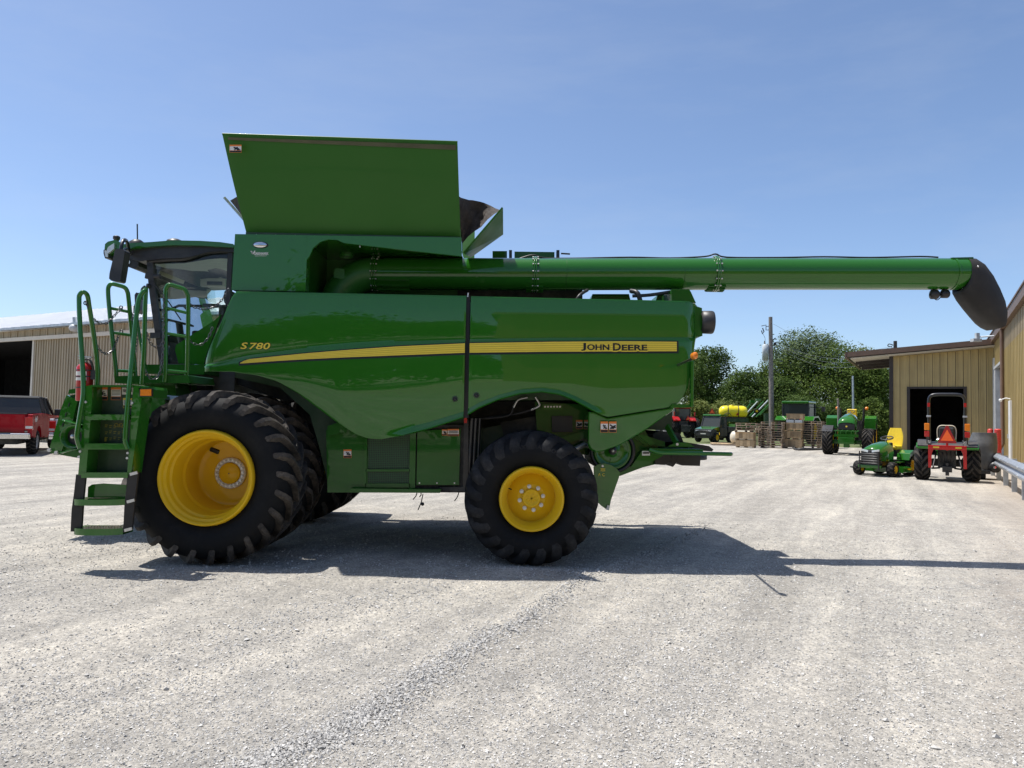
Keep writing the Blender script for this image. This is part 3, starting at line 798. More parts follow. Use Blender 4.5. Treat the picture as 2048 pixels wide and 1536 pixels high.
def crown_mesh(name, w, h, z0, nleaf, leaf, mat, seed, lobes=9, top=1.0):
    g = np.random.default_rng(seed)
    # branch clumps: lobes spread through an egg-shaped volume, leaves gathered in sprays on each lobe
    cs, rs = [], []
    for k in range(lobes):
        t = (k + 0.5) / lobes
        zz = z0 + h * (0.10 + 0.80 * t)
        prof_ = math.sin(math.pi * min(1, 0.16 + 0.80 * t)) ** 0.7
        a = k * 2.4 + g.uniform(-0.5, 0.5); rr = w * 0.5 * prof_ * g.uniform(0.30, 0.68) * (1 if t < 0.85 else 0.3)
        cs.append((rr * math.cos(a), rr * math.sin(a), zz)); rs.append(w * g.uniform(0.19, 0.30) * (0.75 + 0.35 * prof_) * top)
    cs, rs = np.array(cs), np.array(rs)
    nspray = nleaf // 14
    li = g.choice(lobes, nspray, p=(rs ** 2) / (rs ** 2).sum())
    d = g.normal(0, 1, (nspray, 3)); d /= np.linalg.norm(d, axis=1)[:, None]
    d[:, 2] = np.abs(d[:, 2]) * np.where(g.uniform(0, 1, nspray) < 0.72, 1, -1)
    rad = rs[li] * (0.62 + 0.46 * g.uniform(0, 1, nspray) ** 0.6) * (1 + 0.16 * np.sin(d[:, 0] * 5 + li) * np.cos(d[:, 1] * 6 + li * 2))
    sc = cs[li] + d * rad[:, None] * np.array([1, 1, 0.85])
    c = np.repeat(sc, 14, 0) + g.normal(0, 1, (nspray * 14, 3)) * np.array([0.34, 0.34, 0.24]) * (w / 7) ** 0.5 * leaf / 0.3
    n_ = len(c)
    nrm = np.repeat(d, 14, 0) * 0.6 + g.normal(0, 0.7, (n_, 3)) + np.array([0, 0, 0.5])
    nrm /= np.linalg.norm(nrm, axis=1)[:, None]
    t1 = np.cross(nrm, g.normal(0, 1, (n_, 3))); t1 /= np.linalg.norm(t1, axis=1)[:, None]
    t2 = np.cross(nrm, t1)
    sz = leaf * g.uniform(0.55, 1.15, n_)[:, None]
    v = np.stack([c - t1 * sz * 0.62, c + t2 * sz * 0.34 + nrm * sz * 0.10, c + t1 * sz * 0.62, c - t2 * sz * 0.34 + nrm * sz * 0.10], 1).reshape(-1, 3)
    f = np.arange(n_ * 4).reshape(-1, 4)
    lo_, hi_ = np.percentile(v[:, 2], 0.3), np.percentile(v[:, 2], 99.8)   # crown from its foot to its stated top
    v[:, 2] = z0 + (v[:, 2] - lo_) * h / (hi_ - lo_)
    cs = cs.copy(); cs[:, 2] = z0 + (cs[:, 2] - lo_) * h / (hi_ - lo_)
    tn = np.repeat(np.clip(np.repeat(g.normal(0.5, 0.2, nspray), 14) + g.normal(0, 0.16, n_), 0, 1), 4)
    return npmesh(name, v, f, mat, False, {'tint': tn}), cs, rs
def trunk_mb(h, z0, cs, rt):
    mb = MB()
    top = z0 + h * 0.45
    mb.tube(smooth_path([(0, 0, -0.2), (0.08, 0.03, z0 * 0.6 + 0.2), (-0.05, 0.1, z0 + h * 0.2), (0.05, 0, top)], 3), [rt * (1 - 0.6 * i / 9) for i in range(10)], 8)
    for c in cs:
        st = V(0, 0, min(c[2] * 0.6, top)); mb.tube([st, st.lerp(Vector(c), 0.55) + V(0, 0, -0.1), Vector(c)], [rt * 0.4, rt * 0.25, rt * 0.08], 5)
    return mb
def tree(name, label, x, y, w, h, z0, leafc, nleaf, leaf, seed, cat='tree', group='trees beyond the yard', lobes=9, rt=None, top=1.0):
    t = thing(name, label, cat, (x, y, 0), group)
    me, cs, rs = crown_mesh('crown', w, h, z0, nleaf, leaf, LEAF[leafc], seed, lobes, top)
    put('crown', me, (x, y, 0), t)
    mb = trunk_mb(h, z0, cs, rt or max(0.12, w * 0.035)); mb.xform(Matrix.Translation((x, y, 0)))
    mb.build('trunk', M['bark'], t)
    return t
def tree_at(u, vtop, Y, wpx, vbot, leafc, label, seed, nleaf=9000, leaf=0.34, lobes=10, cat='tree', name='leafy_tree', zlow=None, top=1.0):
    p = P(u, vtop, Y); zb = P(u, vbot, Y).z if zlow is None else zlow
    w = wpx / FPX * Y
    return tree(name, label, p.x, Y, w, p.z - zb, zb, leafc, nleaf, leaf, seed, cat, lobes=lobes, top=top)
TREES = [  # u, top, distance, width px, foot, leaf colour, label
 (1612, 658, 104, 200, 790, 'silver', 'tall silvery-green tree rising highest behind the utility pole', 30, 16000, 0.34, 14),
 (1680, 688, 98, 200, 845, 'mid', 'broad dark green tree between the pole and the tan wing', 31, 15000, 0.32, 13),
 (1560, 752, 92, 120, 850, 'dark', 'dark rounded tree just right of the utility pole foot', 32, 9000, 0.30, 10),
 (1425, 694, 100, 140, 850, 'dark', 'dark tree with twin tops right beside the combine tail', 33, 13000, 0.32, 11),
 (1395, 700, 106, 90, 850, 'mid', 'leafy tree half hidden behind the combine tail', 34, 8000, 0.32, 9),
 (1490, 736, 94, 120, 850, 'dark', 'low dark tree in the dip left of the utility pole', 35, 10000, 0.30, 10),
 (1538, 735, 103, 80, 850, 'mid', 'mid green tree behind the utility pole', 39, 8000, 0.32, 9),
 (1585, 706, 101, 150, 845, 'mid', 'rounded green tree left of the tall silvery tree', 44, 12000, 0.32, 12),
 (1735, 708, 108, 130, 850, 'mid', 'rounded green tree behind the thin grey pole', 45, 11000, 0.32, 12),
 (1725, 690, 125, 120, 850, 'yellow', 'thin pale tree showing above the wing roof canopy', 36, 4500, 0.34, 10),
 (1748, 722, 96, 120, 860, 'mid', 'green tree right beneath the wing roof canopy', 37, 11000, 0.30, 10),
 (1450, 800, 84, 90, 858, 'yellow', 'low yellow-green bushy tree behind the yellow tank', 38, 7000, 0.24, 9),
 (1400, 800, 82, 70, 858, 'yellow', 'low yellow-green bushy tree behind the red tractor', 42, 6000, 0.24, 9),
 (1600, 790, 86, 130, 860, 'dark', 'dark low tree behind the cab tractor', 40, 10000, 0.26, 10),
 (1690, 800, 84, 110, 862, 'dark', 'dark low tree behind the open tractor', 41, 9000, 0.26, 10),
]
for (u, vt, Y, wpx, vb, lc, lab, sd, nl, lf, lo) in TREES:
    tree_at(u, vt, Y, wpx, vb, lc, lab, sd, nl, lf, lo, zlow=0.6 if vb >= 840 else None)
tree_at(1742, 797, 56, 82, 895, 'mid', 'rounded dense bush beside the dark wing corner post', 43, 9000, 0.17, 14, 'bush', 'rounded_bush', zlow=0.1)
# thicket closing the view under the trees
mbx = []
g = np.random.default_rng(5)
for k in range(9):
    tree_at(1385 + k * 46 + g.uniform(-8, 8), 812 + g.uniform(-10, 12), 112, 80, 862, 'dark', ['first', 'second', 'third', 'fourth', 'fifth', 'sixth', 'seventh', 'eighth', 'ninth'][k] + ' dark undergrowth clump from the left in the hedge behind the trees', 60 + k, 3500, 0.4, 9, 'shrub', 'hedge_shrub', zlow=0.0, top=1.3)
# trees and a hall behind the camera: they show in the combine's polished panels
for k, (x, y, w, h, z0) in enumerate(((-15.5, -19, 9, 6.6, 0.6), (-9, -20, 9, 8.2, 0.6), (-3.2, -23, 6, 6.6, 0.6), (-25, -21, 11, 6.0, 0.6), (-12, -30, 16, 8.6, 0.6))):
    tree('leafy_tree', ['round tree mirrored in the front of the combine side panel', 'tall tree mirrored in the middle of the combine front side panel', 'tree mirrored near the seam of the combine side panels', 'low tree mirrored by the cab steps', 'broad tree mirrored behind the others in the side panel'][k], x, y, w, h, z0, 'dark', 5000, 0.5, 80 + k, group='trees behind the photographer')
rear_hall = thing('metal_hall', 'tan metal hall mirrored in the rear side panel of the combine', 'building', (14, -18, 0))
mb = MB(); mb.box(-0.6, 34, -24, -13, 0, 7.2); mb.build('wall', M['tanwall'], rear_hall)
mb = MB(); mb.prism([(-24.5, 7.21), (-18.5, 9.0), (-12.5, 7.21)], -0.9, 34.3); mb.v = [(y, x, z) for x, y, z in mb.v]; mb.build('roof', M['brown'], rear_hall)
# ================================================================ COMBINE HARVESTER
YP, YTK, YA, YC = 8.62, 8.72, 9.62, 10.45      # side panel, tank side, auger axis, centre line
CB = thing('combine_harvester', 'large green combine harvester with yellow wheels and long unloading auger swung back', 'combine', (-0.9, YC, 0))
def part(mb, name, mat, bevel=0.0, parent=None, **k):
    return mb.build(name, mat, parent or CB, bevel=bevel, **k)
def text_mb(body, size, sx=1.0, shear=0.0, bold=0.0, track=1.0):
    cu = bpy.data.curves.new('t', 'FONT'); cu.body = body; cu.size = size; cu.shear = shear; cu.offset = bold
    cu.space_character = track; cu.resolution_u = 3
    ob = bpy.data.objects.new('t', cu); COL.objects.link(ob)
    bpy.context.view_layer.update()
    me = bpy.data.meshes.new_from_object(ob.evaluated_get(bpy.context.evaluated_depsgraph_get()))
    vs_ = [(v.co.x * sx, v.co.y) for v in me.vertices]; fs = [tuple(p.vertices) for p in me.polygons]
    bpy.data.objects.remove(ob); bpy.data.curves.remove(cu); bpy.data.meshes.remove(me)
    return vs_, fs

# ---------------------------------------------------------------- wheels
def tyre_mb(c, R_, w, rim, nl, lug_h, lug_w, skew, wrap, axis='y', flip=1, smooth_lugs=False):
    """tyre about axis; returns builder with carcass (slot 0) and lugs (slot 1)"""
    c = Vector(c); mb = MB()
    rc = R_ - lug_h
    hw = w / 2
    pr = [(-hw * 0.72, rim * 0.97), (-hw * 0.80, rim + 0.02), (-hw * 0.97, rim + (rc - rim) * 0.30), (-hw * 1.0, rim + (rc - rim) * 0.50), (-hw * 0.985, rim + (rc - rim) * 0.70), (-hw * 0.92, rc - 0.085), (-hw * 0.80, rc - 0.022), (-hw * 0.5, rc - 0.002), (0, rc + 0.006)]
    pr = pr + [(-a, r) for a, r in pr[-2::-1]]
    mb.lathe(pr, c, axis, 64)
    mb.mi = 1
    def pt(a, t, r):
        x, z = r * math.cos(a), r * math.sin(a)
        return c + (Vector((x, t, z)) if axis == 'y' else Vector((t, x, z)))
    for side in (-1, 1):
        for k in range(nl):
            a0 = 2 * math.pi * (k + (0.5 if side > 0 else 0)) / nl
            secs = []
            for s_, dh, rr in ((-0.06, 1.0, rc), (0.3, 1.0, rc), (0.62, 1.0, rc - 0.004), (0.80, 0.98, rc - 0.018), (0.93, 0.80, rc - 0.058), (0.995, 0.42, rc - 0.088), (1.0, 0.08, rc - 0.10 - wrap * (rc - rim) * 0.36)):
                aa = a0 + flip * skew * min(s_, 1.0) ** 0.9 if s_ > 0 else a0 + flip * skew * s_
                hwid = lug_w / 2 / R_ * (0.85 + 0.35 * max(s_, 0)) * (0.62 if dh < 0.2 else 1)
                t = side * hw * s_
                rt = rr + lug_h * dh
                secs.append([pt(aa - hwid * 1.25, t, rr - 0.015), pt(aa - hwid * 0.8, t, rt), pt(aa + hwid * 0.8, t, rt), pt(aa + hwid * 1.25, t, rr - 0.015)])
            n = len(mb.v); pv = [p for s2 in secs for p in s2]
            fs = [(i * 4 + j, i * 4 + j + 1, i * 4 + j + 5, i * 4 + j + 4) for i in range(len(secs) - 1) for j in range(3)]
            fs += [(3, 2, 1, 0), tuple(len(pv) - 4 + i for i in range(4))]
            mb.add(pv, fs, smooth_lugs)
    return mb
def nut_ring(parent, c, r, n, nr, depth, mat, a0=0.0, name='wheel_nut'):
    me = None
    for k in range(n):
        a = a0 + 2 * math.pi * k / n
        p = Vector(c) + Vector((r * math.cos(a), 0, r * math.sin(a)))
        if me is None:
            mb = MB(); mb.cyl((0, 0.002, 0), (0, -depth * 0.45, 0), nr * 1.25, 12); mb.cyl((0, -depth * 0.45, 0), (0, -depth, 0), nr * 0.8, 6, False)
            ob = mb.build(name, mat, parent, origin=(0, 0, 0)); me = ob.data
            ob.location = p - WORG[parent.name]
        else:
            put(name, me, p, parent)
fc = P(408, 960, 8.04)
FX, FZ, FR = fc.x, 0.945, 0.965
def front_wheel(y0, y1, s, detail, lab=None):
    """s=+1: the open side faces the camera"""
    c = Vector((FX, (y0 + y1) / 2, FZ)); w = y1 - y0
    ro = 0.515
    yo = y0 if s > 0 else y1
    d = 1 if s > 0 else -1
    mb = MB()
    dish = 0.74 if detail else 0.25
    mb.lathe([(d * 0.10, ro + 0.005), (d * 0.05, ro + 0.012), (d * 0.0, ro), (d * -0.006, ro - 0.010), (d * -0.004, ro - 0.018), (d * 0.014, ro - 0.026), (d * 0.016, ro - 0.030), (d * 0.060, ro - 0.034), (d * 0.064, ro - 0.038), (d * 0.072, ro - 0.062), (d * 0.076, ro - 0.065), (d * 0.14, ro - 0.066), (d * 0.145, ro - 0.069), (d * 0.155, ro - 0.090), (d * 0.16, ro - 0.093), (d * 0.40, ro - 0.095), (d * 0.405, ro - 0.098), (d * 0.42, ro - 0.120), (d * 0.425, ro - 0.122), (d * (dish - 0.01), ro - 0.124), (d * (dish + 0.012), ro - 0.128), (d * (dish + 0.018), ro - 0.140), (d * (dish + 0.02), 0.30), (d * (dish + 0.02), 0.0)] if detail else
             [(d * 0.10, ro + 0.005), (d * 0.0, ro), (d * 0.012, ro - 0.032), (d * 0.06, ro - 0.06), (d * dish, ro - 0.09), (d * (dish + 0.02), 0.0)], (FX, yo + (0.005 if detail else 0) * d, FZ), 'y', 72)
    wh = part(mb, 'front_wheel', M['yellow'])
    if lab: wh['label'] = lab
    t = tyre_mb(c, FR, w, ro, 25, 0.066, 0.056, 0.33, 0.05)
    part(t, 'tyre', [M['tyre'], M['lug']], parent=wh)
    if detail:
        yd = yo + dish + 0.02
        mb = MB(); mb.lathe([(-0.03, 0.098), (-0.032, 0.178), (-0.024, 0.184), (0, 0.184)], (FX, yd, FZ), 'y', 48)
        part(mb, 'hub_ring', M['decal'], parent=wh)
        mb = MB(); mb.lathe([(0, 0.128), (-0.05, 0.126), (-0.062, 0.116), (-0.066, 0.0)], (FX, yd, FZ), 'y', 40)
        part(mb, 'hub_cap', M['yellow'], parent=wh)
        mb = MB(); mb.cyl((FX, yd - 0.066, FZ), (FX, yd - 0.074, FZ), 0.007, 8); part(mb, 'grease_nipple', M['black'], parent=wh)
        nut_ring(wh, (FX, yd - 0.03, FZ), 0.155, 20, 0.0155, 0.03, M['zinc'], 0.08)
        mb = MB(); a = R(128)
        q = Vector((FX + 0.33 * math.cos(a), yd - 0.004, FZ + 0.33 * math.sin(a)))
        mb.bar(q - V(0.055, 0, -0.02), q + V(0.055, 0, -0.02), 0.03, 0.055, (0, 0, 1)); part(mb, 'hand_hole', M['black'], parent=wh, bevel=0.02)
        mb = MB(); q = Vector((FX + 0.36, yd - 0.35, FZ - 0.21)); mb.tube([q, q + V(-0.03, -0.01, 0.015)], 0.008, 6); part(mb, 'valve', M['black'], parent=wh)
    return wh
front_wheel(8.05, 8.74, 1, True, 'yellow outer front dual wheel with dished rim and ring of bolts')
front_wheel(8.89, 9.58, 1, False)
front_wheel(11.32, 12.01, -1, False)
front_wheel(12.16, 12.85, -1, False)
rc_ = P(1065, 1010, 8.40)
RX, RZ, RR = rc_.x - 0.01, 0.752, 0.775
def rear_wheel(y0, y1, s, detail):
    c = Vector((RX, (y0 + y1) / 2, RZ)); ro = 0.362; d = s
    yo = (y0 if s > 0 else y1)
    mb = MB()
    mb.lathe([(d * 0.10, ro + 0.004), (d * 0.05, ro + 0.01), (0, ro), (d * -0.004, ro - 0.012), (d * 0.012, ro - 0.026), (d * 0.05, ro - 0.040), (d * 0.058, ro - 0.052), (d * 0.12, ro - 0.056), (d * 0.13, ro - 0.072), (d * 0.235, ro - 0.078), (d * 0.235, ro - 0.087), (d * 0.225, ro - 0.094), (d * 0.20, 0.20), (d * 0.165, 0.165), (d * 0.155, 0.155), (d * 0.155, 0.0)], (RX, yo, RZ), 'y', 64)
    wh = part(mb, 'rear_wheel', M['yellow'])
    t = tyre_mb(c, RR, y1 - y0, ro, 21, 0.052, 0.10, 0.42, 0.35, smooth_lugs=True)
    part(t, 'tyre', [M['tyre'], M['lug2']], parent=wh)
    if detail:
        wh['label'] = 'yellow rear steering wheel with eight studs around a round cap'
        yd = yo + 0.155
        mb = MB(); mb.lathe([(0, 0.108), (-0.035, 0.106), (-0.048, 0.098), (-0.050, 0.085), (-0.042, 0.078), (-0.042, 0.0)], (RX, yd, RZ), 'y', 36)
        for k in range(4):
            a = R(22 + 45 * k); e = V(math.cos(a), 0, math.sin(a)) * 0.055; q = Vector((RX, yd - 0.043, RZ)); mb.bar(q - e, q + e, 0.012, 0.01, (0, 1, 0))
        part(mb, 'hub_cap', M['yellow'], parent=wh)
        nut_ring(wh, (RX, yd, RZ), 0.136, 8, 0.019, 0.045, M['zinc'], 0.2)
        mb = MB(); q = Vector((RX - 0.262, yo + 0.10, RZ + 0.11)); mb.tube([q, q + V(0.03, -0.02, -0.01)], 0.008, 6); part(mb, 'valve', M['black'], parent=wh)
        # raised lettering round the sidewall
        vs_, fs = text_mb('MAXI TRACTION', 0.062, 1.0, 0, 0.002, 1.15); W_ = max(a for a, b in vs_); mb = MB(); r0 = 0.575
        mb.add([Vector((RX + (r0 + b) * math.cos(R(112) - a / r0), y0 + 0.0035 - 0.0008, RZ + (r0 + b) * math.sin(R(112) - a / r0))) for a, b in vs_], fs)
        part(mb, 'sidewall_lettering', M['lug2'], parent=wh)
rear_wheel(8.40, 9.20, 1, True)
rear_wheel(11.70, 12.50, -1, False)
mb = MB(); mb.cyl((FX, 8.90, FZ), (FX, 12.0, FZ), 0.16, 16); mb.box(FX - 0.25, FX + 0.25, 9.6, 11.3, FZ - 0.25, FZ + 0.2); part(mb, 'front_axle', M['greendk'])
mb = MB(); mb.bar((RX, 8.75, RZ), (RX, 12.15, RZ), 0.22, 0.24); mb.cyl((RX, 8.6, RZ), (RX, 8.9, RZ), 0.14, 16); mb.cyl((RX, 12.0, RZ), (RX, 12.3, RZ), 0.14, 16); part(mb, 'rear_axle', M['greendk'])

# ---------------------------------------------------------------- side panels (two gently bulging skins)
PT = [(408, 722), (420, 690), (440, 645), (455, 605), (462, 590), (470, 582), (936, 591.5), (939, 592), (1375, 602), (1400, 607)]   # top edge
PCR = [(408, 729), (440, 724), (500, 711), (600, 697.5), (700, 687.5), (800, 682.5), (936, 679.0), (1100, 676), (1250, 675.5), (1400, 675)]
PSH = [(408, 733), (440, 730), (500, 717), (600, 706), (700, 698), (800, 691), (936, 685), (1100, 682), (1250, 681), (1400, 682)]   # foot of the shoulder
PLV = [(408, 738), (470, 742), (560, 747), (640, 758), (680, 768), (750, 760), (850, 747), (936, 736), (1000, 746), (1100, 753), (1400, 756)]   # where the lower skin turns under   # crease over the stripe
PB = [(408, 743), (470, 744), (520, 751), (560, 763), (600, 786), (640, 816), (680, 846), (715, 868), (740, 877), (765, 878.5), (800, 873), (860, 858), (930, 835), (936, 831), (960, 816), (1000, 799), (1040, 788), (1085, 784), (1120, 789), (1150, 801), (1190, 823), (1215, 834), (1350, 812), (1363, 800), (1378, 770), (1388, 705), (1394, 672), (1400, 662)]
def itp(tab, u): return lerp1([a for a, b in tab], [b for a, b in tab], u)
def panel_profile(u):
    """for one column: list of (x, y, z) from the top edge down to the bottom edge, on the bulged skin"""
    vt, vc, vb = itp(PT, u), itp(PCR, u), itp(PB, u)
    vc = max(vt + 2, min(vc, vb - 12)); x = P(u, (vt + vb) / 2, YP).x
    zt_, zc, zb_ = (P(u, v_, YP).z for v_ in (vt, vc, vb))
    out = []
    # upper skin
    nA, nB = 18, 26
    y = 0.0; prev = zc; A = []
    for i in range(nA + 1):           # from the crease upwards
        t = i / nA; z = zc + (zt_ - zc) * t
        th = R(-9.5 + 14.5 * t ** 0.5)
        y += (z - prev) * math.tan(th); prev = z
        A.append((y + 0.018, z))
    hsh = max(0.004, min(zc - P(u, itp(PSH, u), YP).z, (zc - zb_) * 0.4))
    zlv = P(u, min(itp(PLV, u), vb - 3), YP).z
    B = []; y = 0.0; prev = zc - hsh
    span = zc - hsh - zb_
    flare = lerp1([770, 850, 1180, 1213], [0, 1, 1, 0], u)
    for i in range(nB + 1):           # below the shoulder, downwards
        t = i / nB; z = zc - hsh - span * t
        if z > zlv: th = R(5.0 - 6.8 * (zc - hsh - z) / max(1e-3, zc - hsh - zlv))
        else: th = R(-1.8 - 6.5 * (zlv - z) / max(0.25, zlv - zb_))
        if t > 0.945: th = R(34 * flare) if flare > 0 else th * 1.5
        y -= (prev - z) * math.tan(th); prev = z
        B.append((y, z))
    edge = 0.0
    if u < 425: edge += 0.05 * ((425 - u) / 17) ** 2
    if u > 1368: edge += 0.16 * ((u - 1368) / 32) ** 2
    pts = [(x, YP + a + edge, z) for a, z in reversed(A)] + [(x, YP + a + edge - 0.012, z) for a, z in B]
    return pts
_cache = {}
def skin_y(u, z):
    k = round(u, 1)
    if k not in _cache: _cache[k] = panel_profile(u)
    pr = _cache[k]
    zs = [p[2] for p in pr][::-1]; ys = [p[1] for p in pr][::-1]
    return float(np.interp(z, zs, ys))
def panel_cols(u0, u1, n):
    us = list(np.linspace(u0, u1, n))
    return us
us1 = [408, 412, 416, 421, 428, 440, 452, 460, 465, 470] + list(np.linspace(480, 926, 60)) + [930]
mb = MB(); mb.sheet([panel_profile(u) for u in us1]); fpan = part(mb, 'front_side_panel', M['green'], solid=0.022, bevel=0.007)
us2 = [939] + list(np.linspace(945, 1365, 58)) + [1369, 1375, 1381, 1387, 1392, 1396, 1400]
mb = MB(); mb.sheet([panel_profile(u) for u in us2]); rpan = part(mb, 'rear_side_panel', M['green'], solid=0.022, bevel=0.007)
# far side skins, plain mirror
for (us, nm) in ((us1, 'front_side_panel'), (us2, 'rear_side_panel')):
    mb = MB(); mb.sheet([[(x, 2 * YC - y, z) for x, y, z in panel_profile(u)] for u in us[::3] + [us[-1]]]); part(mb, nm, M['green'], solid=0.02)
# top filler plates and tail block, added to keep sunlight out of the shadow
for (us, pan) in ((us1, fpan), (us2, rpan)):
    mb = MB(); tops = [panel_profile(u)[0] for u in us if u > 470]
    mb.sheet([[(x, y + 0.02, z - 0.035), (x, 9.12, z - 0.035)] for x, y, z in tops], False); part(mb, 'top_filler', M['greendk'], parent=pan)
mb = MB(); mb.pp([(1290, 613), (1390, 613), (1391, 664), (1380, 700), (1377, 758), (1350, 803), (1290, 808)], 8.84, 3.2); part(mb, 'tail_filler', M['green2'])
# black gap strip between the panels
mb = MB(); a, b_ = P(934.5, 590, YP), P(931.5, 836, YP)
mb.bar((a.x, YP + 0.05, a.z), (b_.x, YP + 0.05, b_.z), 0.06, 0.03, (0, 1, 0)); part(mb, 'seal_strip', M['black'])
mb = MB(); q = P(935.5, 589, YP); mb.tube([(q.x, YP, q.z - 0.03), (q.x + 0.005, YP, q.z + 0.02)], 0.008, 8); part(mb, 'latch_pin', M['zinc'])
def on_skin(u, v, off):
    p = P(u, v, YP)
    return Vector((p.x, skin_y(u, p.z) - off, p.z))
def x2u(x): return 1024 + x / YP * FPX   # near enough for sampling the skin
# stripe: black under layer, yellow bands on it
SU = [482, 500, 560, 620, 700, 800, 930, 939, 1100, 1250, 1352.5]
ST_T = [(482, 726), (496, 719), (560, 712.3), (620, 706.5), (700, 700), (800, 693), (930, 687.2), (1100, 684), (1250, 683), (1353, 684)]
ST_B = [(482, 727.5), (560, 722), (620, 718.5), (700, 714.8), (800, 711), (930, 706), (1100, 704), (1250, 703.3), (1353, 703)]
def stripe(us, top, bot, off, nv=4):
    return [[on_skin(u, top(u) + (bot(u) - top(u)) * k / nv, off) for k in range(nv + 1)] for u in us]
T_, B_ = (lambda u: itp(ST_T, u)), (lambda u: itp(ST_B, u))
for (ua, ub, pan) in ((479, 930, fpan), (939.5, 1356, rpan)):
    us = list(np.linspace(ua, ub, 50))
    mb = MB(); mb.sheet(stripe(us, lambda u: T_(u) - 2.0, lambda u: B_(u) + 4.2, 0.013)); part(mb, 'stripe_border', M['black'], parent=pan)
    us = list(np.linspace(max(ua, 482), min(ub, 1352.5), 50))
    mb = MB()
    nb = 9
    for k in range(nb):
        mb.mi = k % 2
        mb.sheet(stripe(us, lambda u: T_(u) + (B_(u) - T_(u)) * k / nb, lambda u: T_(u) + (B_(u) - T_(u)) * (k + 1) / nb, 0.016, 1))
    part(mb, 'yellow_stripe', [M['stripe'], M['stripe2']], parent=pan)
def lettering(name, segs, mat, off, pan, out=None):
    """segs: (text, u0, u1, v_base, v_top, shear, bold)"""
    mb = MB()
    for (tx, u0, u1, v0, v1, sh, bo) in segs:
        vs_, fs = text_mb(tx, 1.0, 1.0, sh, bo)
        xs = [a for a, b in vs_]; ysn = [b for a, b in vs_]
        x0, x1 = min(xs), max(xs); y0, y1 = min(ysn), max(ysn)
        mb.add([on_skin(u0 + (a - x0) / (x1 - x0) * (u1 - u0), v0 + (v1 - v0) * (b - y0) / (y1 - y0), off) for a, b in vs_], fs)
    return part(mb, name, mat, parent=pan)
lettering('model_number_outline', [('S', 480.2, 497.5, 699.2, 684.2, 0.22, 0.045), ('780', 497.5, 542, 699.7, 684.7, 0.22, 0.045)], M['black'], 0.014, fpan)
lettering('model_number', [('S', 481.3, 496.3, 698.2, 685.2, 0.22, 0.016), ('780', 498.7, 540.9, 698.7, 685.7, 0.22, 0.016)], M['stripe'], 0.018, fpan)
JD = [('J', 1161.5, 1171.5, 702.2, 686.5), ('OHN', 1173.5, 1218, 701.0, 689.2), ('D', 1225, 1241, 702.0, 687.0), ('EERE', 1242.5, 1293.5, 701.8, 690.0)]
lettering('brand_lettering_outline', [(t, a - 0.6, b + 1.6, c + 2.2, d - 0.2, 0.0, 0.05) for t, a, b, c, d in JD], M['stripe'], 0.018, rpan)
lettering('brand_lettering', [(t, a, b, c, d, 0.0, 0.028) for t, a, b, c, d in JD], M['black'], 0.021, rpan)
for (u, v, pan) in ((910, 798, fpan), (953, 790.5, rpan)):   # round latches
    p = on_skin(u, v, 0.012); mb = MB()
    mb.mi = 0; mb.lathe([(0.0, 0.036), (-0.012, 0.034), (-0.012, 0.026)], p, 'y', 24); mb.mi = 1; mb.lathe([(-0.012, 0.026), (0.0, 0.02), (-0.010, 0.012), (-0.010, 0.0)], p, 'y', 24)
    part(mb, 'panel_latch', [M['greendk'], M['black']], parent=pan)

# ---------------------------------------------------------------- inner body
mb = MB()
mb.pp([(478, 596), (1385, 612), (1383, 700), (1365, 770), (1250, 800), (940, 800), (900, 985), (660, 985), (640, 900), (620, 830), (560, 775), (470, 755)], 9.06, 2.78)
part(mb, 'body_core', M['greendk'])
# lower rear hood below the fold
mb = MB()
lo = [(1177, 822), (1190, 824), (1215, 835.5), (1350, 813.5), (1345, 822), (1292, 861), (1240, 892), (1212, 902), (1193, 906), (1182, 901), (1177, 890)]
top_ = [(P(u, v, 8.66).x, P(u, v, 8.66).z) for u, v in lo]
fr = []
for (x, z) in top_:
    k = (top_[3][1] - z) / 0.5
    fr.append(Vector((x, 8.645 + max(0, k) * 0.10, z)))
bk = [Vector((p.x, 9.6, p.z)) for p in fr]
n = len(fr); mb.add(fr + bk, [tuple(range(n)), tuple(range(2 * n - 1, n - 1, -1))] + [(i, i + n, (i + 1) % n + n, (i + 1) % n) for i in range(n)])
lrh = part(mb, 'lower_rear_hood', M['green'], bevel=0.025, seg=3)
mb = MB(); mb.box(P(1190, 850, 9.6).x, P(1345, 850, 9.6).x, 9.62, 11.9, 1.55, 2.4); part(mb, 'rear_hood_core', M['greendk'])
# folded edges by the tail light
mb = MB(); a, b_ = P(1384, 722, 8.58), P(1383, 814, 8.58); mb.bar(a, b_, 0.035, 0.06, (0, 1, 0)); part(mb, 'tail_edge', M['green'], bevel=0.006)
mb = MB(); mb.pp([(1345, 808), (1383, 809), (1382, 815), (1340, 816)], 8.60, 0.25); part(mb, 'tail_bracket', M['green2'])
# amber warning lamp on its folding arm, sticking out towards the camera
mb = MB(); a = P(1386, 712, 7.78); mb.tube([(a.x + 0.03, 8.70, a.z - 0.04), (a.x - 0.01, 7.80, a.z - 0.03)], 0.016, 8); part(mb, 'lamp_arm', M['blackmt'])
mb = MB(); mb.box(a.x - 0.030, a.x + 0.030, 7.66, 7.80, a.z - 0.04, a.z + 0.035); part(mb, 'warning_lamp', M['amber'], bevel=0.03, seg=3)
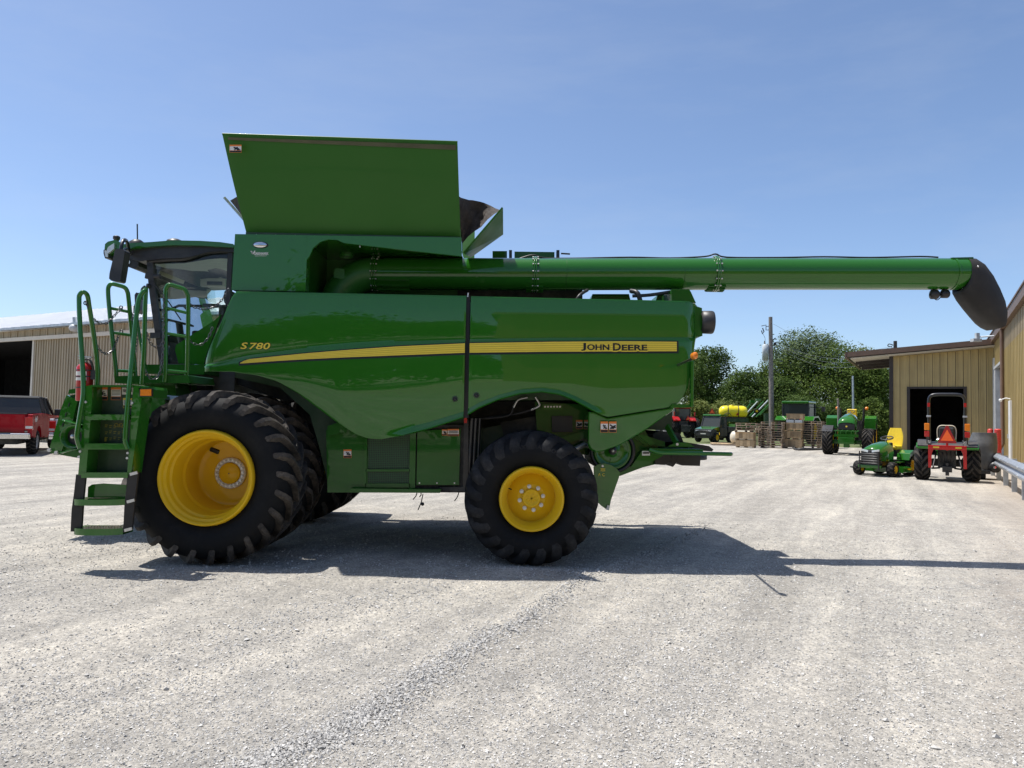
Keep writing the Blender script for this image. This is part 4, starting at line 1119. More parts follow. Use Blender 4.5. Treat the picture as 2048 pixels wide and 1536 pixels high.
# rear air duct, black
mb = MB(); c = P(1404, 644.5, 8.75); mb.lathe([(-0.02, 0.10), (0.0, 0.135), (0.11, 0.138), (0.128, 0.132), (0.130, 0.10), (0.05, 0.09)], c, 'x', 32)
part(mb, 'exhaust_stack', M['blackpl'])
mb = MB(); mb.pp([(1385, 610), (1404, 616), (1405, 672), (1392, 674), (1385, 660)], 8.72, 0.5); part(mb, 'duct_mount', M['green2'], bevel=0.01)

# lower machine side between the axles
YL = 8.92
mb = MB(); mb.pp([(652, 860), (735, 835), (735, 985), (655, 985)], YL, 0.1); part(mb, 'lower_side_panel', M['green2'], bevel=0.006)
mb = MB(); mb.pp([(655, 852), (700, 838), (712, 858), (655, 872)], YL - 0.06, 0.05); part(mb, 'frame_rail', M['green2'])
mb = MB(); mb.pp([(733, 860), (822, 860), (820, 972), (730, 972)], YL + 0.01, 0.04); scr = part(mb, 'side_screen', M['perf'])
mb = MB()
for poly in ([(729, 860), (735, 860), (732, 975), (726, 975)], [(820, 860), (832, 860), (830, 980), (818, 980)], [(731, 938.5), (820, 938.5), (820, 943), (731, 943)], [(730, 967), (820, 967), (820, 975), (730, 975)]): mb.pp(poly, YL - 0.02, 0.03)
part(mb, 'screen_frame', M['green2'], parent=scr, bevel=0.004)
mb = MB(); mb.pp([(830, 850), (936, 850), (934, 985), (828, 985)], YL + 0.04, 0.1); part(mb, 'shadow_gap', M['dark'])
mb = MB(); mb.pp([(835, 862), (921, 857), (918, 970), (833, 970)], YL - 0.02, 0.05); dr = part(mb, 'service_door', M['green2'], bevel=0.006)
for u in (839, 874, 909):
    mb = MB(); q = P(u, 966, YL - 0.02); mb.cyl(q, q + V(0, -0.01, 0), 0.009, 8); part(mb, 'bolt', M['zinc'], parent=dr)
mb = MB(); mb.pp([(700, 977), (882, 979), (880, 986), (700, 985)], YL - 0.12, 0.12); part(mb, 'lower_rail', M['green2'], bevel=0.005)
mb = MB(); mb.pp([(880, 974), (940, 974), (940, 983), (880, 983)], YL - 0.02, 1.8); part(mb, 'crossmember', M['dark'])
mb = MB(); mb.box(P(660, 980, 9).x, P(920, 980, 9).x, YL + 0.1, 11.9, 0.80, 1.0); part(mb, 'under_frame', M['dark'])
mb = MB()
for (u, v, du, dv) in ((834, 986, -8, 13), (846, 988, -10, 32), (842, 986, -3, 8), (918, 984, -9, 18)):
    mb = MB(); a = P(u, v, YL); b_ = P(u + du, v + dv, YL); mb.tube([a, a.lerp(b_, 0.5) + V(0.01, 0, 0.0), b_], 0.007, 6); part(mb, 'drain_hose', M['blackpl'])
mb = MB(); q = P(845, 1008, YL); mb.ball(q, 0.022, 8, 6); part(mb, 'hose_plug', M['blackpl'])
# hydraulics by the seam
mb = MB()
for (u, w) in ((944, 0.05), (952, 0.045), (960, 0.03)):
    a = P(u, 836, 8.85); mb.tube(smooth_path([a, P(u - 2, 880, 8.9), P(u - 4, 925, 8.9), P(u - 6, 975, 9.0)], 4), w / 2, 8)
mb.pp([(928, 840), (937, 840), (936, 975), (926, 975)], 8.9, 0.08)
part(mb, 'hydraulic_hoses', M['blackmt'])
mb = MB(); mb.pp([(935, 862), (1000, 850), (1075, 880), (1075, 985), (935, 985)], 9.45, 0.06); part(mb, 'inner_guard', M['greendk'])
mb = MB(); mb.pp([(928, 836), (934, 836), (934, 846), (928, 846)], 8.75, 0.05); part(mb, 'red_reflector', M['redlens'])
# wheel arch interior
mb = MB(); mb.pp([(1070, 803), (1175, 810), (1178, 910), (1100, 905), (1075, 880)], 9.3, 0.05); arch = part(mb, 'arch_plate', M['green2'])
mb = MB(); mb.pp([(1104, 832), (1145, 832), (1145, 864), (1104, 864)], 9.25, 0.04); part(mb, 'inspection_cover', M['black'], parent=arch, bevel=0.006)
mb = MB(); mb.pp([(1085, 808), (1125, 809), (1125, 819), (1085, 819)], 9.2, 0.08); part(mb, 'valve_block', M['green'], parent=arch)
for k in range(6):
    mb = MB(); q = P(1090 + 6 * k, 813.5, 9.2); mb.cyl(q, q + V(0, -0.02, 0), 0.012, 8); part(mb, 'fitting', M['zinc'], parent=arch)
mb = MB(); mb.pp([(950, 835), (1075, 835), (1075, 900), (950, 900)], 10.3, 0.6); part(mb, 'rear_gearbox', M['dark'])
mb = MB(); mb.pp([(925, 780), (1185, 780), (1185, 905), (1060, 915), (925, 940)], 10.0, 1.4); part(mb, 'arch_dark_block', M['dark'])  # dark block added behind the arch to close the view and keep it dark
mb = MB(); mb.pp([(1000, 845), (1074, 832), (1074, 870), (1010, 880)], 9.4, 0.3); part(mb, 'rear_drive_housing', M['dark'])
mb = MB(); mb.tube(smooth_path([P(1055, 795, 9.0), P(1036, 800, 9.0), P(1027, 815, 9.0)], 4), 0.014, 8); part(mb, 'steel_pipe', M['steel'])
mb = MB(); mb.tube(smooth_path([P(1071, 794, 9.0), P(1079, 808, 9.0), P(1075, 814, 9.0), P(1062, 820, 9.0)], 4), 0.015, 8); part(mb, 'steel_pipe', M['steel'])
mb = MB(); mb.tube(smooth_path([P(1062, 820, 9.0), P(1030, 828, 9.1), P(970, 836, 9.1)], 4), 0.016, 8); mb.tube(smooth_path([P(1027, 815, 9.0), P(1015, 832, 9.05), P(955, 838, 9.1)], 4), 0.014, 8); part(mb, 'hose', M['blackpl'])
mb = MB(); mb.cyl(P(1150, 898, 9.1), P(1174, 886, 9.15), 0.035, 12); part(mb, 'steering_cylinder', M['steel'])
mb = MB(); mb.bar(P(1115, 884, 9.2), P(1172, 868, 9.2), 0.03, 0.09, (0, 0, 1)); part(mb, 'arch_brace', M['green2'])

# ---------------------------------------------------------------- chopper and spreader
YS = 9.0
ck = P(1224, 901, YS)
mb = MB(); mb.pp([(1185, 870), (1290, 860), (1300, 880), (1330, 905), (1325, 925), (1285, 935), (1240, 952), (1200, 940)], YS + 0.08, 2.6); part(mb, 'chopper_housing', M['green2'], bevel=0.01)
mb = MB(); mb.lathe([(0.02, 0.275), (-0.05, 0.275), (-0.05, 0.24), (0.0, 0.235)], ck, 'y', 40); part(mb, 'belt_sheave', M['black'])
mb = MB(); mb.lathe([(0.0, 0.238), (-0.055, 0.215), (-0.02, 0.19), (-0.015, 0.10), (-0.05, 0.06), (-0.06, 0.05), (-0.06, 0.0)], ck, 'y', 36)
pul = part(mb, 'chopper_pulley', M['green'])
mb = MB(); mb.lathe([(-0.055, 0.052), (-0.075, 0.045), (-0.075, 0.0)], ck, 'y', 20); part(mb, 'hub', M['blackmt'], parent=pul)
mb = MB(); mb.ball(ck + V(0, -0.08, 0), 0.018, 10, 6); part(mb, 'hub_nut', M['zinc'], parent=pul)
for k in range(6):
    a = R(60 * k + 20); mb = MB(); q = ck + V(0.135 * math.cos(a), -0.02, 0.135 * math.sin(a)); mb.bar(q - V(0.03 * math.cos(a), 0, 0.03 * math.sin(a)), q + V(0.03 * math.cos(a), 0, 0.03 * math.sin(a)), 0.006, 0.012, (0, 1, 0)); part(mb, 'pulley_rib', M['green2'], parent=pul)
mb = MB(); mb.pp([(1188, 934), (1196, 929), (1208, 927), (1222, 930), (1233, 937), (1240, 945), (1238, 955), (1222, 1000), (1219, 1016), (1215, 1020), (1203, 1012), (1190, 1000)], YS - 0.08, 0.06); sh = part(mb, 'belt_shield', M['green'], bevel=0.01)
mb = MB(); mb.cyl(P(1205, 932, YS - 0.08), P(1205, 932, YS - 0.08) + V(0, -0.02, 0), 0.014, 8); part(mb, 'bolt', M['zinc'], parent=sh)
mb = MB(); mb.pp([(1215, 1010), (1220, 1012), (1218, 1021), (1212, 1019)], YS - 0.11, 0.04); part(mb, 'corner_tab', M['decal'], parent=sh)
vs_, fs = text_mb('A C', 0.05); q = P(1196, 952, YS - 0.09); mb = MB(); mb.add([(q.x + a, q.y, q.z + b) for a, b in vs_], fs); mb.mi = 0
for k in range(3): mb.box(q.x + 0.03, q.x + 0.085, q.y - 0.001, q.y, q.z + 0.06 + k * 0.013, q.z + 0.066 + k * 0.013)
tag(part(mb, 'yellow_print', M['stripe'], parent=sh), kind='stuff')
# tailboard
mb = MB(); mb.pp([(1285, 900), (1310, 898), (1330, 905), (1325, 912), (1285, 934), (1262, 934)], YS - 0.02, 0.12); part(mb, 'tail_bracket_plate', M['green2'], bevel=0.006)
mb = MB(); mb.tube(smooth_path([P(1300, 899, 8.75), P(1318, 905, 8.7), P(1340, 906, 8.68), P(1452, 908, 8.68), P(1458, 908.5, 8.75), P(1456, 909, 9.0)], 4), 0.024, 10); part(mb, 'tail_bar', M['green'])
mb = MB(); q0, q1 = P(1305, 895, 8.75), P(1408, 897, 8.75)
mb.box(q0.x, q1.x, 8.78, 12.0, q0.z - 0.07, q0.z - 0.01); part(mb, 'tailboard', M['green2'], bevel=0.005)
mb = MB(); mb.pp([(1336, 893), (1352, 885), (1376, 885), (1390, 894)], 8.80, 0.03); lug_ = part(mb, 'pivot_plate', M['green2'])
mb = MB(); mb.cyl(P(1354, 888.5, 8.8), P(1354, 888.5, 8.8) + V(0, -0.02, 0), 0.016, 10); part(mb, 'bolt', M['zinc'], parent=lug_)
mb = MB(); mb.bar(P(1334, 852, 9.0), P(1353, 886, 8.83), 0.03, 0.07, (0, 0, 1)); part(mb, 'support_arm', M['green2'])
mb = MB(); mb.pp([(1370, 884), (1418, 892), (1427, 899), (1424, 903), (1380, 900)], 9.2, 2.6); part(mb, 'rubber_flap', M['boot'])
mb = MB(); mb.pp([(1305, 868), (1320, 862), (1360, 866), (1367, 884), (1310, 884)], 9.5, 1.6); part(mb, 'spreader_motor_cover', M['dark'], bevel=0.02)
mb = MB(); mb.pp([(1265, 872), (1300, 874), (1330, 884), (1330, 893), (1290, 890)], 9.02, 0.1); mb.pp([(1272, 868), (1296, 872), (1312, 888), (1300, 890)], 8.95, 0.06); part(mb, 'chopper_arm', M['green2'])
for (poly, nm) in (([(1310, 908), (1345, 905), (1342, 922), (1330, 930), (1310, 929)], 'rubber_skirt'), ([(1341, 906), (1358, 904), (1351, 928), (1346, 934), (1343, 926)], 'rubber_skirt'), ([(1356, 906), (1402, 905), (1400, 932), (1364, 931), (1352, 924)], 'rubber_skirt')):
    mb = MB(); mb.pp(poly, 9.0, 0.9); part(mb, nm, M['boot'])
mb = MB(); mb.lathe([(0, 0.45), (0.05, 0.45), (0.06, 0.05), (0.10, 0.0)], (P(1345, 900, 9.7).x, 9.75, 1.18), 'z', 28); part(mb, 'spreader_disc', M['dark'])

# ---------------------------------------------------------------- grain tank, covers
mb = MB(); mb.pp([(470, 468), (615, 470.5), (611, 582), (609, 583), (463, 580)], YTK, 0.14); tb = part(mb, 'tank_side_box', M['green'], bevel=0.012, seg=3)
mb = MB(); mb.pp([(613, 470.5), (923, 475), (923.5, 512.5), (800, 499), (688, 486), (675, 480), (655, 479), (640, 484), (626, 496), (619, 512), (613, 520)], YTK, 0.04); part(mb, 'tank_upper_rail', M['green'], bevel=0.005)
mb = MB(); mb.pp([(600, 472), (925, 477), (925, 600), (600, 590)], YA + 0.30, 0.05); tw = part(mb, 'tank_wall', M['satin'])
mb = MB(); mb.box(P(600, 490, 9.14).x, P(921, 490, 9.14).x, YTK + 0.04, YA + 0.3, P(700, 484, YTK).z + 0.03, P(700, 484, YTK).z + 0.06); part(mb, 'tank_ledge', M['green'])
mb = MB(); mb.box(P(474, 525, 8.8).x, P(606, 525, 8.8).x, YTK + 0.1, 12.2, P(500, 580, YTK).z + 0.02, P(500, 470, YTK).z - 0.02); mb.box(P(600, 525, 9.9).x, P(921, 525, 9.0).x, YA + 0.36, 12.2, P(500, 580, YTK).z + 0.02, P(700, 480, YTK).z - 0.02); part(mb, 'grain_tank', M['green2'])
for (u, v) in ((720, 491.5), (817, 494)):
    mb = MB(); q = P(u, v, YTK + 0.03); mb.cyl(q, q + V(0, 0, -0.02), 0.008, 6); part(mb, 'bolt', M['zinc'])
# oval badge and dealer print
p = P(521, 490, YTK); mb = MB(); mb.lathe([(0.0, 0.092), (-0.012, 0.088), (-0.013, 0.078)], (0, 0, 0), 'y', 32); mb.v = [(x + p.x, y + YTK - 0.002, z * 0.42 + p.z) for x, y, z in mb.v]; bd = part(mb, 'oval_badge', M['blackpl'], parent=tb)
mb = MB(); mb.lathe([(-0.012, 0.078), (-0.017, 0.06), (-0.019, 0.0)], (0, 0, 0), 'y', 32); mb.v = [(x + p.x, y + YTK - 0.002, z * 0.42 + p.z) for x, y, z in mb.v]; part(mb, 'badge_face', M['chrome'], parent=tb)
def flat_text(name, tx, u0, u1, v0, v1, Y, mat, parent, shear=0, bold=0):
    vs_, fs = text_mb(tx, 1.0, 1.0, shear, bold); xs = [a for a, b in vs_]; ysn = [b for a, b in vs_]
    x0, x1, y0, y1 = min(xs), max(xs), min(ysn), max(ysn); mb = MB()
    pts = []
    for a, b in vs_:
        q = P(u0 + (a - x0) / (x1 - x0) * (u1 - u0), v0 + (v1 - v0) * (b - y0) / (y1 - y0), Y); pts.append(q)
    mb.add(pts, fs); return part(mb, name, mat, parent=parent)
flat_text('dealer_lettering', 'GREENMARK', 508, 537, 509.8, 504.6, YTK - 0.003, M['decal'], tb, 0, 0.03)
flat_text('dealer_small_lettering', 'EQUIPMENT', 510, 534, 513.0, 510.8, YTK - 0.003, M['decal'], tb)
mb = MB()
for a, b_ in (((502, 502), (506, 509)), ((510, 501.5), (505, 509)), ((503.5, 503), (505, 506.5))): mb.bar(P(*a, YTK - 0.003), P(*b_, YTK - 0.003), 0.012, 0.003, (0, 1, 0))
part(mb, 'dealer_mark', M['decal'], parent=tb)
# near cover, leaning out
TB0, TB1 = P(493, 466, 8.86), P(921.5, 475.5, 8.86)
TT0, TT1 = P(445, 269, 8.42), P(915, 285, 8.42)
rows_ = []
for i in range(61):
    t = i / 60; l, r_ = TB0.lerp(TT0, t), TB1.lerp(TT1, t); row = []
    for k in range(25):
        s_ = k / 24; q = l.lerp(r_, s_)
        bul = 0.03 * math.sin(math.pi * t) + 0.004 * math.sin(5 * t + 3 * s_) * math.sin(math.pi * t) * math.sin(math.pi * s_)
        arc = 0.645 + 0.05 * math.sin(math.pi * min(1, s_ * 1.05)) ** 0.8          # pressed crease
        crease = (0.007 / (1 + math.exp((arc - t) * 90))) * math.sin(math.pi * s_) ** 0.5
        row.append(q + V(0, -bul + crease * math.sin(math.pi * min(1, t * 1.0)), 0))
    rows_.append(row)
mb = MB(); mb.sheet(rows_); cov = part(mb, 'tank_cover', M['cover'], solid=0.02, bevel=0.005)
mb = MB(); mb.tube([TT0 + V(0, 0.0, 0.005), TT1 + V(0, 0.0, 0.005)], 0.014, 8); part(mb, 'cover_top_lip', M['cover'], parent=cov)
e = [TT0.lerp(TB0, 0.035) + V(0.06, -0.03, 0), TT1.lerp(TB1, 0.035) + V(-0.02, -0.03, 0), TT1.lerp(TB1, 0.085) + V(-0.02, -0.030, 0), TT0.lerp(TB0, 0.06) + V(0.06, -0.03, 0)]
mb = MB(); mb.add(e, [(0, 1, 2, 3)]); part(mb, 'dust_band', simple('dusty_paint', (0.070, 0.070, 0.032), 0.7, 0, 0.25, 3), parent=cov)
mb = MB(); mb.bar(TB0 + V(0, -0.01, -0.01), TB1 + V(0, -0.01, -0.01), 0.03, 0.03); hg = part(mb, 'cover_hinge', M['greendk'])
for k in range(11):
    q = (TB0 + V(0, -0.02, -0.022)).lerp(TB1 + V(0, -0.02, -0.022), 0.05 + 0.09 * k); mb = MB(); mb.ball(q, 0.009, 8, 5); part(mb, 'bolt', M['zinc'], parent=hg)
# far cover
mb = MB(); mir = lambda q: V(q.x, 2 * YC - q.y, q.z); mb.add([mir(TB0), mir(TB1), mir(TT1), mir(TT0)], [(0, 1, 2, 3)]); part(mb, 'tank_cover', M['cover'], solid=0.02)
# rear flap, its dark canvas corner
a, b_, c, d = P(927, 506, 8.95), P(1005, 415, 8.78), P(1005.5, 468, 10.1), P(941, 514, 10.1)
mb = MB(); mb.add([a, b_, c, d], [(0, 1, 2, 3)]); rf = part(mb, 'rear_tank_flap', M['cover'], solid=0.02)
mb = MB()
for (s0, s1, t0, t1) in ((0.15, 0.3, 0.2, 0.7), (0.42, 0.52, 0.35, 0.8), (0.62, 0.7, 0.3, 0.6)):
    def bl(s_, t_): return (a.lerp(b_, s_)).lerp(d.lerp(c, s_), t_) + V(0.012, -0.012, -0.012)
    mb.add([bl(s0, t0), bl(s1, t0 + 0.1), bl(s1 + 0.08, t1), bl(s0 + 0.02, t1 - 0.1)], [(0, 1, 2, 3)])
part(mb, 'scuff_mark', M['decal'], parent=rf)
mb = MB(); g0 = P(919, 393, 8.70); rows_ = []
for i in range(9):
    t = i / 8
    lo_, hi_ = P(922, 478, 8.9).lerp(a + V(0, 0.05, 0.03), t * 0.3), None
    edge = smooth_path([P(917, 392, 8.66), P(945, 400, 9.0), P(975, 410, 9.1), P(1001, 418, 8.85)], 4)
    e_ = edge[int(t * (len(edge) - 1))]
    rows_.append([lo_.lerp(e_, k / 6) + V(0, 0.05 * math.sin(k * 2.1 + i), 0) for k in range(7)])
mb.sheet(rows_); part(mb, 'canvas_corner', M['canvas'])
# front flap and canvas
mb = MB(); mb.add([P(449, 394, 9.2), P(447, 395, 11.0), P(487, 440, 11.0), P(492, 442, 8.95)], [(0, 1, 2, 3)]); part(mb, 'front_tank_flap', M['greendk'], solid=0.02)
mb = MB(); mb.add([P(461, 401, 9.1), P(478, 391, 8.75), P(492, 440, 8.92)], [(0, 1, 2)]); part(mb, 'canvas_corner', M['canvas'], solid=0.01)
# far rear bits of deck showing behind the auger
mb = MB(); mb.pp([(985, 502), (1014, 502), (1014, 516), (985, 516)], 10.3, 0.3); mb.pp([(1029, 503), (1109, 504), (1109, 518), (1029, 517)], 10.3, 0.3); part(mb, 'engine_deck_rail', M['green2'])
mb = MB()
for u in (1021, 1116): mb.pp([(u - 3, 500), (u + 3, 500), (u + 3, 516), (u - 3, 516)], 10.2, 0.1)
mb.tube([P(1122, 507, 10.25), P(1140, 508, 10.25)], 0.012, 6)
part(mb, 'deck_latch', M['blackmt'])
mb = MB(); mb.pp([(915, 572), (1165, 574), (1165, 604), (915, 602)], 9.9, 1.8); part(mb, 'engine_deck', M['dark'])
mb = MB(); mb.pp([(1185, 588), (1258, 588), (1262, 604), (1180, 604)], 9.88, 1.2); mb.pp([(1315, 590), (1345, 588), (1392, 608), (1310, 606)], 9.88, 0.4); part(mb, 'engine_cowl', M['green2'])
for pts, r_ in (([P(1150, 604, 9.2), P(1160, 590, 9.2), P(1175, 580, 9.4)], 0.02), ([P(1262, 582, 9.2), P(1275, 586, 9.1), P(1281, 604, 9.1)], 0.03), ([P(1265, 592, 9.5), P(1300, 590, 9.5), P(1340, 584, 9.5)], 0.022)):
    mb = MB(); mb.tube(smooth_path(pts, 4), r_, 8); part(mb, 'engine_hose', M['blackpl'])
mb = MB(); mb.pp([(1343, 578), (1378, 578), (1382, 584), (1392, 606), (1343, 604)], 9.3, 0.7); cr = part(mb, 'auger_cradle', M['green2'], bevel=0.006)

# ---------------------------------------------------------------- unloading auger
ax = lambda u, v: P(u, v, YA)
TR = 0.208
base_x = P(683, 545, YA).x
elb_r = 0.50
A0, A1 = ax(752, 548.5), ax(1935, 548)
zc0 = A0.z
path = []
for k in range(13):
    a = R(180 - 90 * k / 12)
    path.append(Vector((A0.x - 0.02 + elb_r * math.cos(a), YA, zc0 - elb_r + elb_r * math.sin(a))))
el = MB(); el.tube([Vector((path[0].x, YA, path[0].z - 0.25))] + path + [A0 + V(0.0, 0, 0)], TR + 0.008, 28); elb = part(el, 'auger_elbow', M['satin'])
mb = MB(); q = P(684, 517, YA - 0.1); mb.lathe([(0.0, 0.09), (0.14, 0.085), (0.14, 0.0)], (P(694, 505, YA).x, YA - 0.02, P(694, 515, YA).z), 'z', 20); part(mb, 'gearbox_neck', M['satin'], parent=elb)
mb = MB(); mb.pp([(669, 539), (672, 536), (689, 538), (689, 556), (686, 558), (667, 555)], YA - TR - 0.012, 0.05); part(mb, 'elbow_cover_plate', M['satin'], parent=elb, bevel=0.01)
mb = MB(); mb.lathe([(-0.03, TR + 0.05), (0.01, TR + 0.05)], (0, 0, 0), 'z', 36); mb.lathe([(0.01, TR + 0.05), (0.01, TR)], (0, 0, 0), 'z', 36); mb.xform(Matrix.Translation((path[0].x, YA, path[0].z - 0.1)) @ Matrix.Rotation(R(8), 4, 'Y')); part(mb, 'base_flange', M['satin'], parent=elb)
S1, S2 = ax(1070, 549), ax(1430, 548)
def auger_tube(a, b, r):
    mb = MB(); n = 10
    mb.tube([a.lerp(b, k / n) for k in range(n + 1)], r, 48); return part(mb, 'auger_tube', M['green'])
auger_tube(A0, S1, TR + 0.004); auger_tube(S1 + V(0.01, 0, 0), S2, TR); au3 = auger_tube(S2 + V(0.01, 0, 0), A1, TR - 0.002)
for (c, wd) in ((A0, 0.05), (S1, 0.045), (S2, 0.045)):
    mb = MB(); mb.lathe([(-wd / 2, TR), (-wd / 2, TR + 0.028), (-0.004, TR + 0.028), (-0.004, TR + 0.018), (0.004, TR + 0.018), (0.004, TR + 0.028), (wd / 2, TR + 0.028), (wd / 2, TR)], c, 'x', 48); fg = part(mb, 'auger_flange', M['green'])
    me = None
    for k in range(14):
        a = 2 * math.pi * k / 14; q = c + V(0, (TR + 0.016) * math.cos(a), (TR + 0.016) * math.sin(a))
        if me is None:
            mb = MB(); mb.cyl((-0.04, 0, 0), (0.045, 0, 0), 0.010, 6); ob = mb.build('flange_bolt', M['zinc'], fg, origin=(0, 0, 0)); ob.location = q - WORG[fg.name]; me = ob.data
        else: put('flange_bolt', me, q, fg)
    sgn = [1] if c is A0 else [-1, 1]
    for k in range(7):
        a = R(-150 + 20 * k) if c is A0 else R(-125 + 12 * k)
        for s_ in sgn:
            l = 0.46 if c is A0 else 0.11
            mb = MB(); d_ = V(0, math.cos(a), math.sin(a)); q = c + d_ * (TR + 0.012); mb.bar(q + V(s_ * 0.03, 0, 0), q + V(s_ * l, 0, 0), 0.012, 0.03, tuple(d_)); part(mb, 'stiffener', M['green2'], parent=fg)
for u in (1132, 1363):   # weld seams
    mb = MB(); mb.lathe([(-0.004, TR), (0, TR + 0.003), (0.004, TR)], ax(u, 549), 'x', 48); part(mb, 'weld_seam', M['green2'])
mb = MB(); pts = [ax(1000, 514) + V(0, 0, 0.0)]
for u, v in ((1040, 517), (1066, 510), (1090, 516), (1150, 516.5), (1260, 514.5), (1340, 516), (1410, 513), (1432, 508), (1455, 514.5), (1560, 515), (1650, 513.5), (1740, 515), (1840, 513), (1878, 514.5)): pts.append(ax(u, v) + V(0, 0.02, 0.004))
mb.tube(smooth_path(pts[1:], 4), 0.011, 6); part(mb, 'auger_cable', M['blackpl'])
mb = MB(); mb.pp([(1905, 515), (1947, 514), (1947, 521), (1935, 523), (1918, 523), (1922, 531), (1912, 531), (1907, 522)], YA - 0.12, 0.2); part(mb, 'spout_bracket', M['green2'])
mb = MB(); mb.lathe([(0, TR + 0.004), (0.015, TR + 0.008), (0.03, TR + 0.004)], ax(1900, 548), 'x', 48); part(mb, 'tube_end_band', M['green'])
# rubber spout: lofted sections from the round tube to the squashed mouth
def sec(c, d, ry, rz, sq, n=28):
    d = Vector(d).normalized(); b_ = V(0, 1, 0); c2 = d.cross(b_).normalized()
    out = []
    for k in range(n):
        a = 2 * math.pi * k / n; ca_, sa_ = math.cos(a), math.sin(a)
        f_ = 1 / (abs(ca_) ** sq + abs(sa_) ** sq) ** (1 / sq)
        out.append(c + b_ * ry * ca_ * f_ + c2 * rz * sa_ * f_)
    return out + [out[0]]
secs = []
for (ut, vt, ub, vb, ry, sq) in ((1926, 515, 1922, 581, 0.212, 2.0), (1945, 518, 1914, 583, 0.218, 2.2), (1960, 529, 1914, 588, 0.222, 2.5), (1976, 552, 1922, 601, 0.225, 2.7), (1989, 579, 1935, 617, 0.225, 2.8), (1999, 604, 1949, 633, 0.222, 2.8), (2003, 626, 1961, 646, 0.215, 2.8), (2002, 643, 1973, 655, 0.205, 2.5), (1999, 652, 1984, 660, 0.18, 2.2)):
    t_, b_ = ax(ut, vt), ax(ub, vb); c = (t_ + b_) / 2; up = (t_ - b_); rz = up.length / 2
    dd = V(0, 1, 0).cross(up)   # path direction
    secs.append(sec(c, dd, ry, rz, sq))
mb = MB(); mb.sheet(secs); mb.add(secs[-1][:-1], [tuple(range(28))]); bt = part(mb, 'rubber_spout', M['boot'])
for (u, v, dy) in ((1935, 540, 0.2), (1931, 563, 0.17), (1919, 580, 0.05)):
    mb = MB(); q = ax(u, v) + V(0, -dy - 0.02, 0); mb.ball(q, 0.013, 8, 5); part(mb, 'bolt', M['zinc'], parent=bt)
for (u, v, rr) in ((1869, 589, 0.062), (1890, 588, 0.055)):
    q = ax(u, v); mb = MB(); mb.lathe([(-0.06, 0.02), (-0.04, rr), (0.03, rr), (0.045, rr * 0.8)], q, 'x', 20); mb.box(q.x - 0.02, q.x + 0.02, q.y - 0.02, q.y + 0.02, q.z + rr * 0.6, q.z + rr + 0.03); lp_ = part(mb, 'work_light', M['blackpl'])
    mb = MB(); mb.disc(q + V(-0.035, 0, 0), rr * 0.8, 'x', 16); part(mb, 'lens', M['lens'], parent=lp_)
mb = MB(); mb.tube(smooth_path([ax(1866, 595), ax(1874, 600), ax(1882, 594), ax(1888, 590)], 4), 0.006, 6); part(mb, 'lamp_wire', M['wire'])
# ---------------------------------------------------------------- cab
YN, YF = 9.42, 11.48              # near and far side of the cab
def slab(uv, Y, y1, name, mat, bevel=0.0, parent=None, seg=2):
    mb = MB(); mb.pp(uv, Y, y1 - Y); return part(mb, name, mat, bevel, parent, seg=seg)
rf_ = slab([(238, 500), (243, 489), (262, 486), (300, 484), (345, 480.5), (400, 481.5), (440, 484), (467, 488), (467, 495), (400, 491), (345, 490), (300, 493), (250, 499)], 9.30, 11.6, 'cab_roof', M['green'], 0.012, seg=3)
slab([(243, 500), (300, 494), (345, 491), (467, 496), (467, 504), (440, 502), (416, 504), (398, 509), (384, 513), (366, 516), (330, 517), (300, 520), (278, 523), (262, 518)], 9.36, 11.54, 'roof_underside', M['blackpl'], 0.008, rf_)
# front visor with lamps
slab([(209, 497), (210, 488), (216, 483), (231, 479.5), (243, 486), (246, 498), (232, 503), (219, 509), (211, 512)], 9.42, 11.48, 'visor', M['green'], 0.015, rf_, 3)
slab([(213, 502), (216, 494), (228, 486), (228, 497), (215, 508)], 9.39, 9.45, 'visor_lamp', M['lens'], 0.004, rf_)
slab([(207, 500), (211, 498), (217, 510), (217, 516), (210, 517), (207, 507)], 9.40, 9.75, 'corner_lamp', M['blackpl'], 0.008, rf_)
slab([(208.5, 501), (211, 500.5), (215.5, 509), (215.5, 514), (211, 514)], 9.385, 9.42, 'corner_lamp_lens', M['lens'], 0.003, rf_)
slab([(213, 516), (262, 516), (278, 523), (276, 532), (270, 538), (252, 532), (228, 522)], 9.5, 11.4, 'lamp_housing', M['blackpl'], 0.012, rf_)
for k in range(4):
    p = P(258, 524, 9.49); mb = MB(); mb.disc((p.x - 0.09 + 0.12 * k * 0.6, 9.485, p.z + 0.01 - 0.012 * k), 0.035, 'y', 16); part(mb, 'roof_lamp_lens', M['lens'], parent=rf_) if k < 2 else None
mb = MB(); p = P(274, 486, 10.3); mb.lathe([(-0.04, 0.11), (0.01, 0.10), (0.045, 0.05), (0.05, 0.0)], p, 'z', 20); part(mb, 'antenna_base', M['blackpl'], parent=rf_)
mb = MB(); p = P(275, 486, 10.3); mb.tube([p, P(274.5, 448, 10.3)], 0.009, 6); part(mb, 'antenna', M['blackpl'], parent=rf_)
mb = MB(); p = P(233, 479, 10.0); mb.lathe([(-0.08, 0.03), (0.0, 0.035), (0.005, 0.045), (0.04, 0.045), (0.05, 0.03), (0.05, 0)], p, 'z', 16); part(mb, 'beacon', M['blackpl'], parent=rf_)
mb = MB(); p = P(350, 481.5, 9.9); mb.lathe([(-0.02, 0.11), (0.0, 0.10), (0.022, 0.05), (0.022, 0)], p, 'z', 20); part(mb, 'roof_cap', M['blackpl'], parent=rf_)
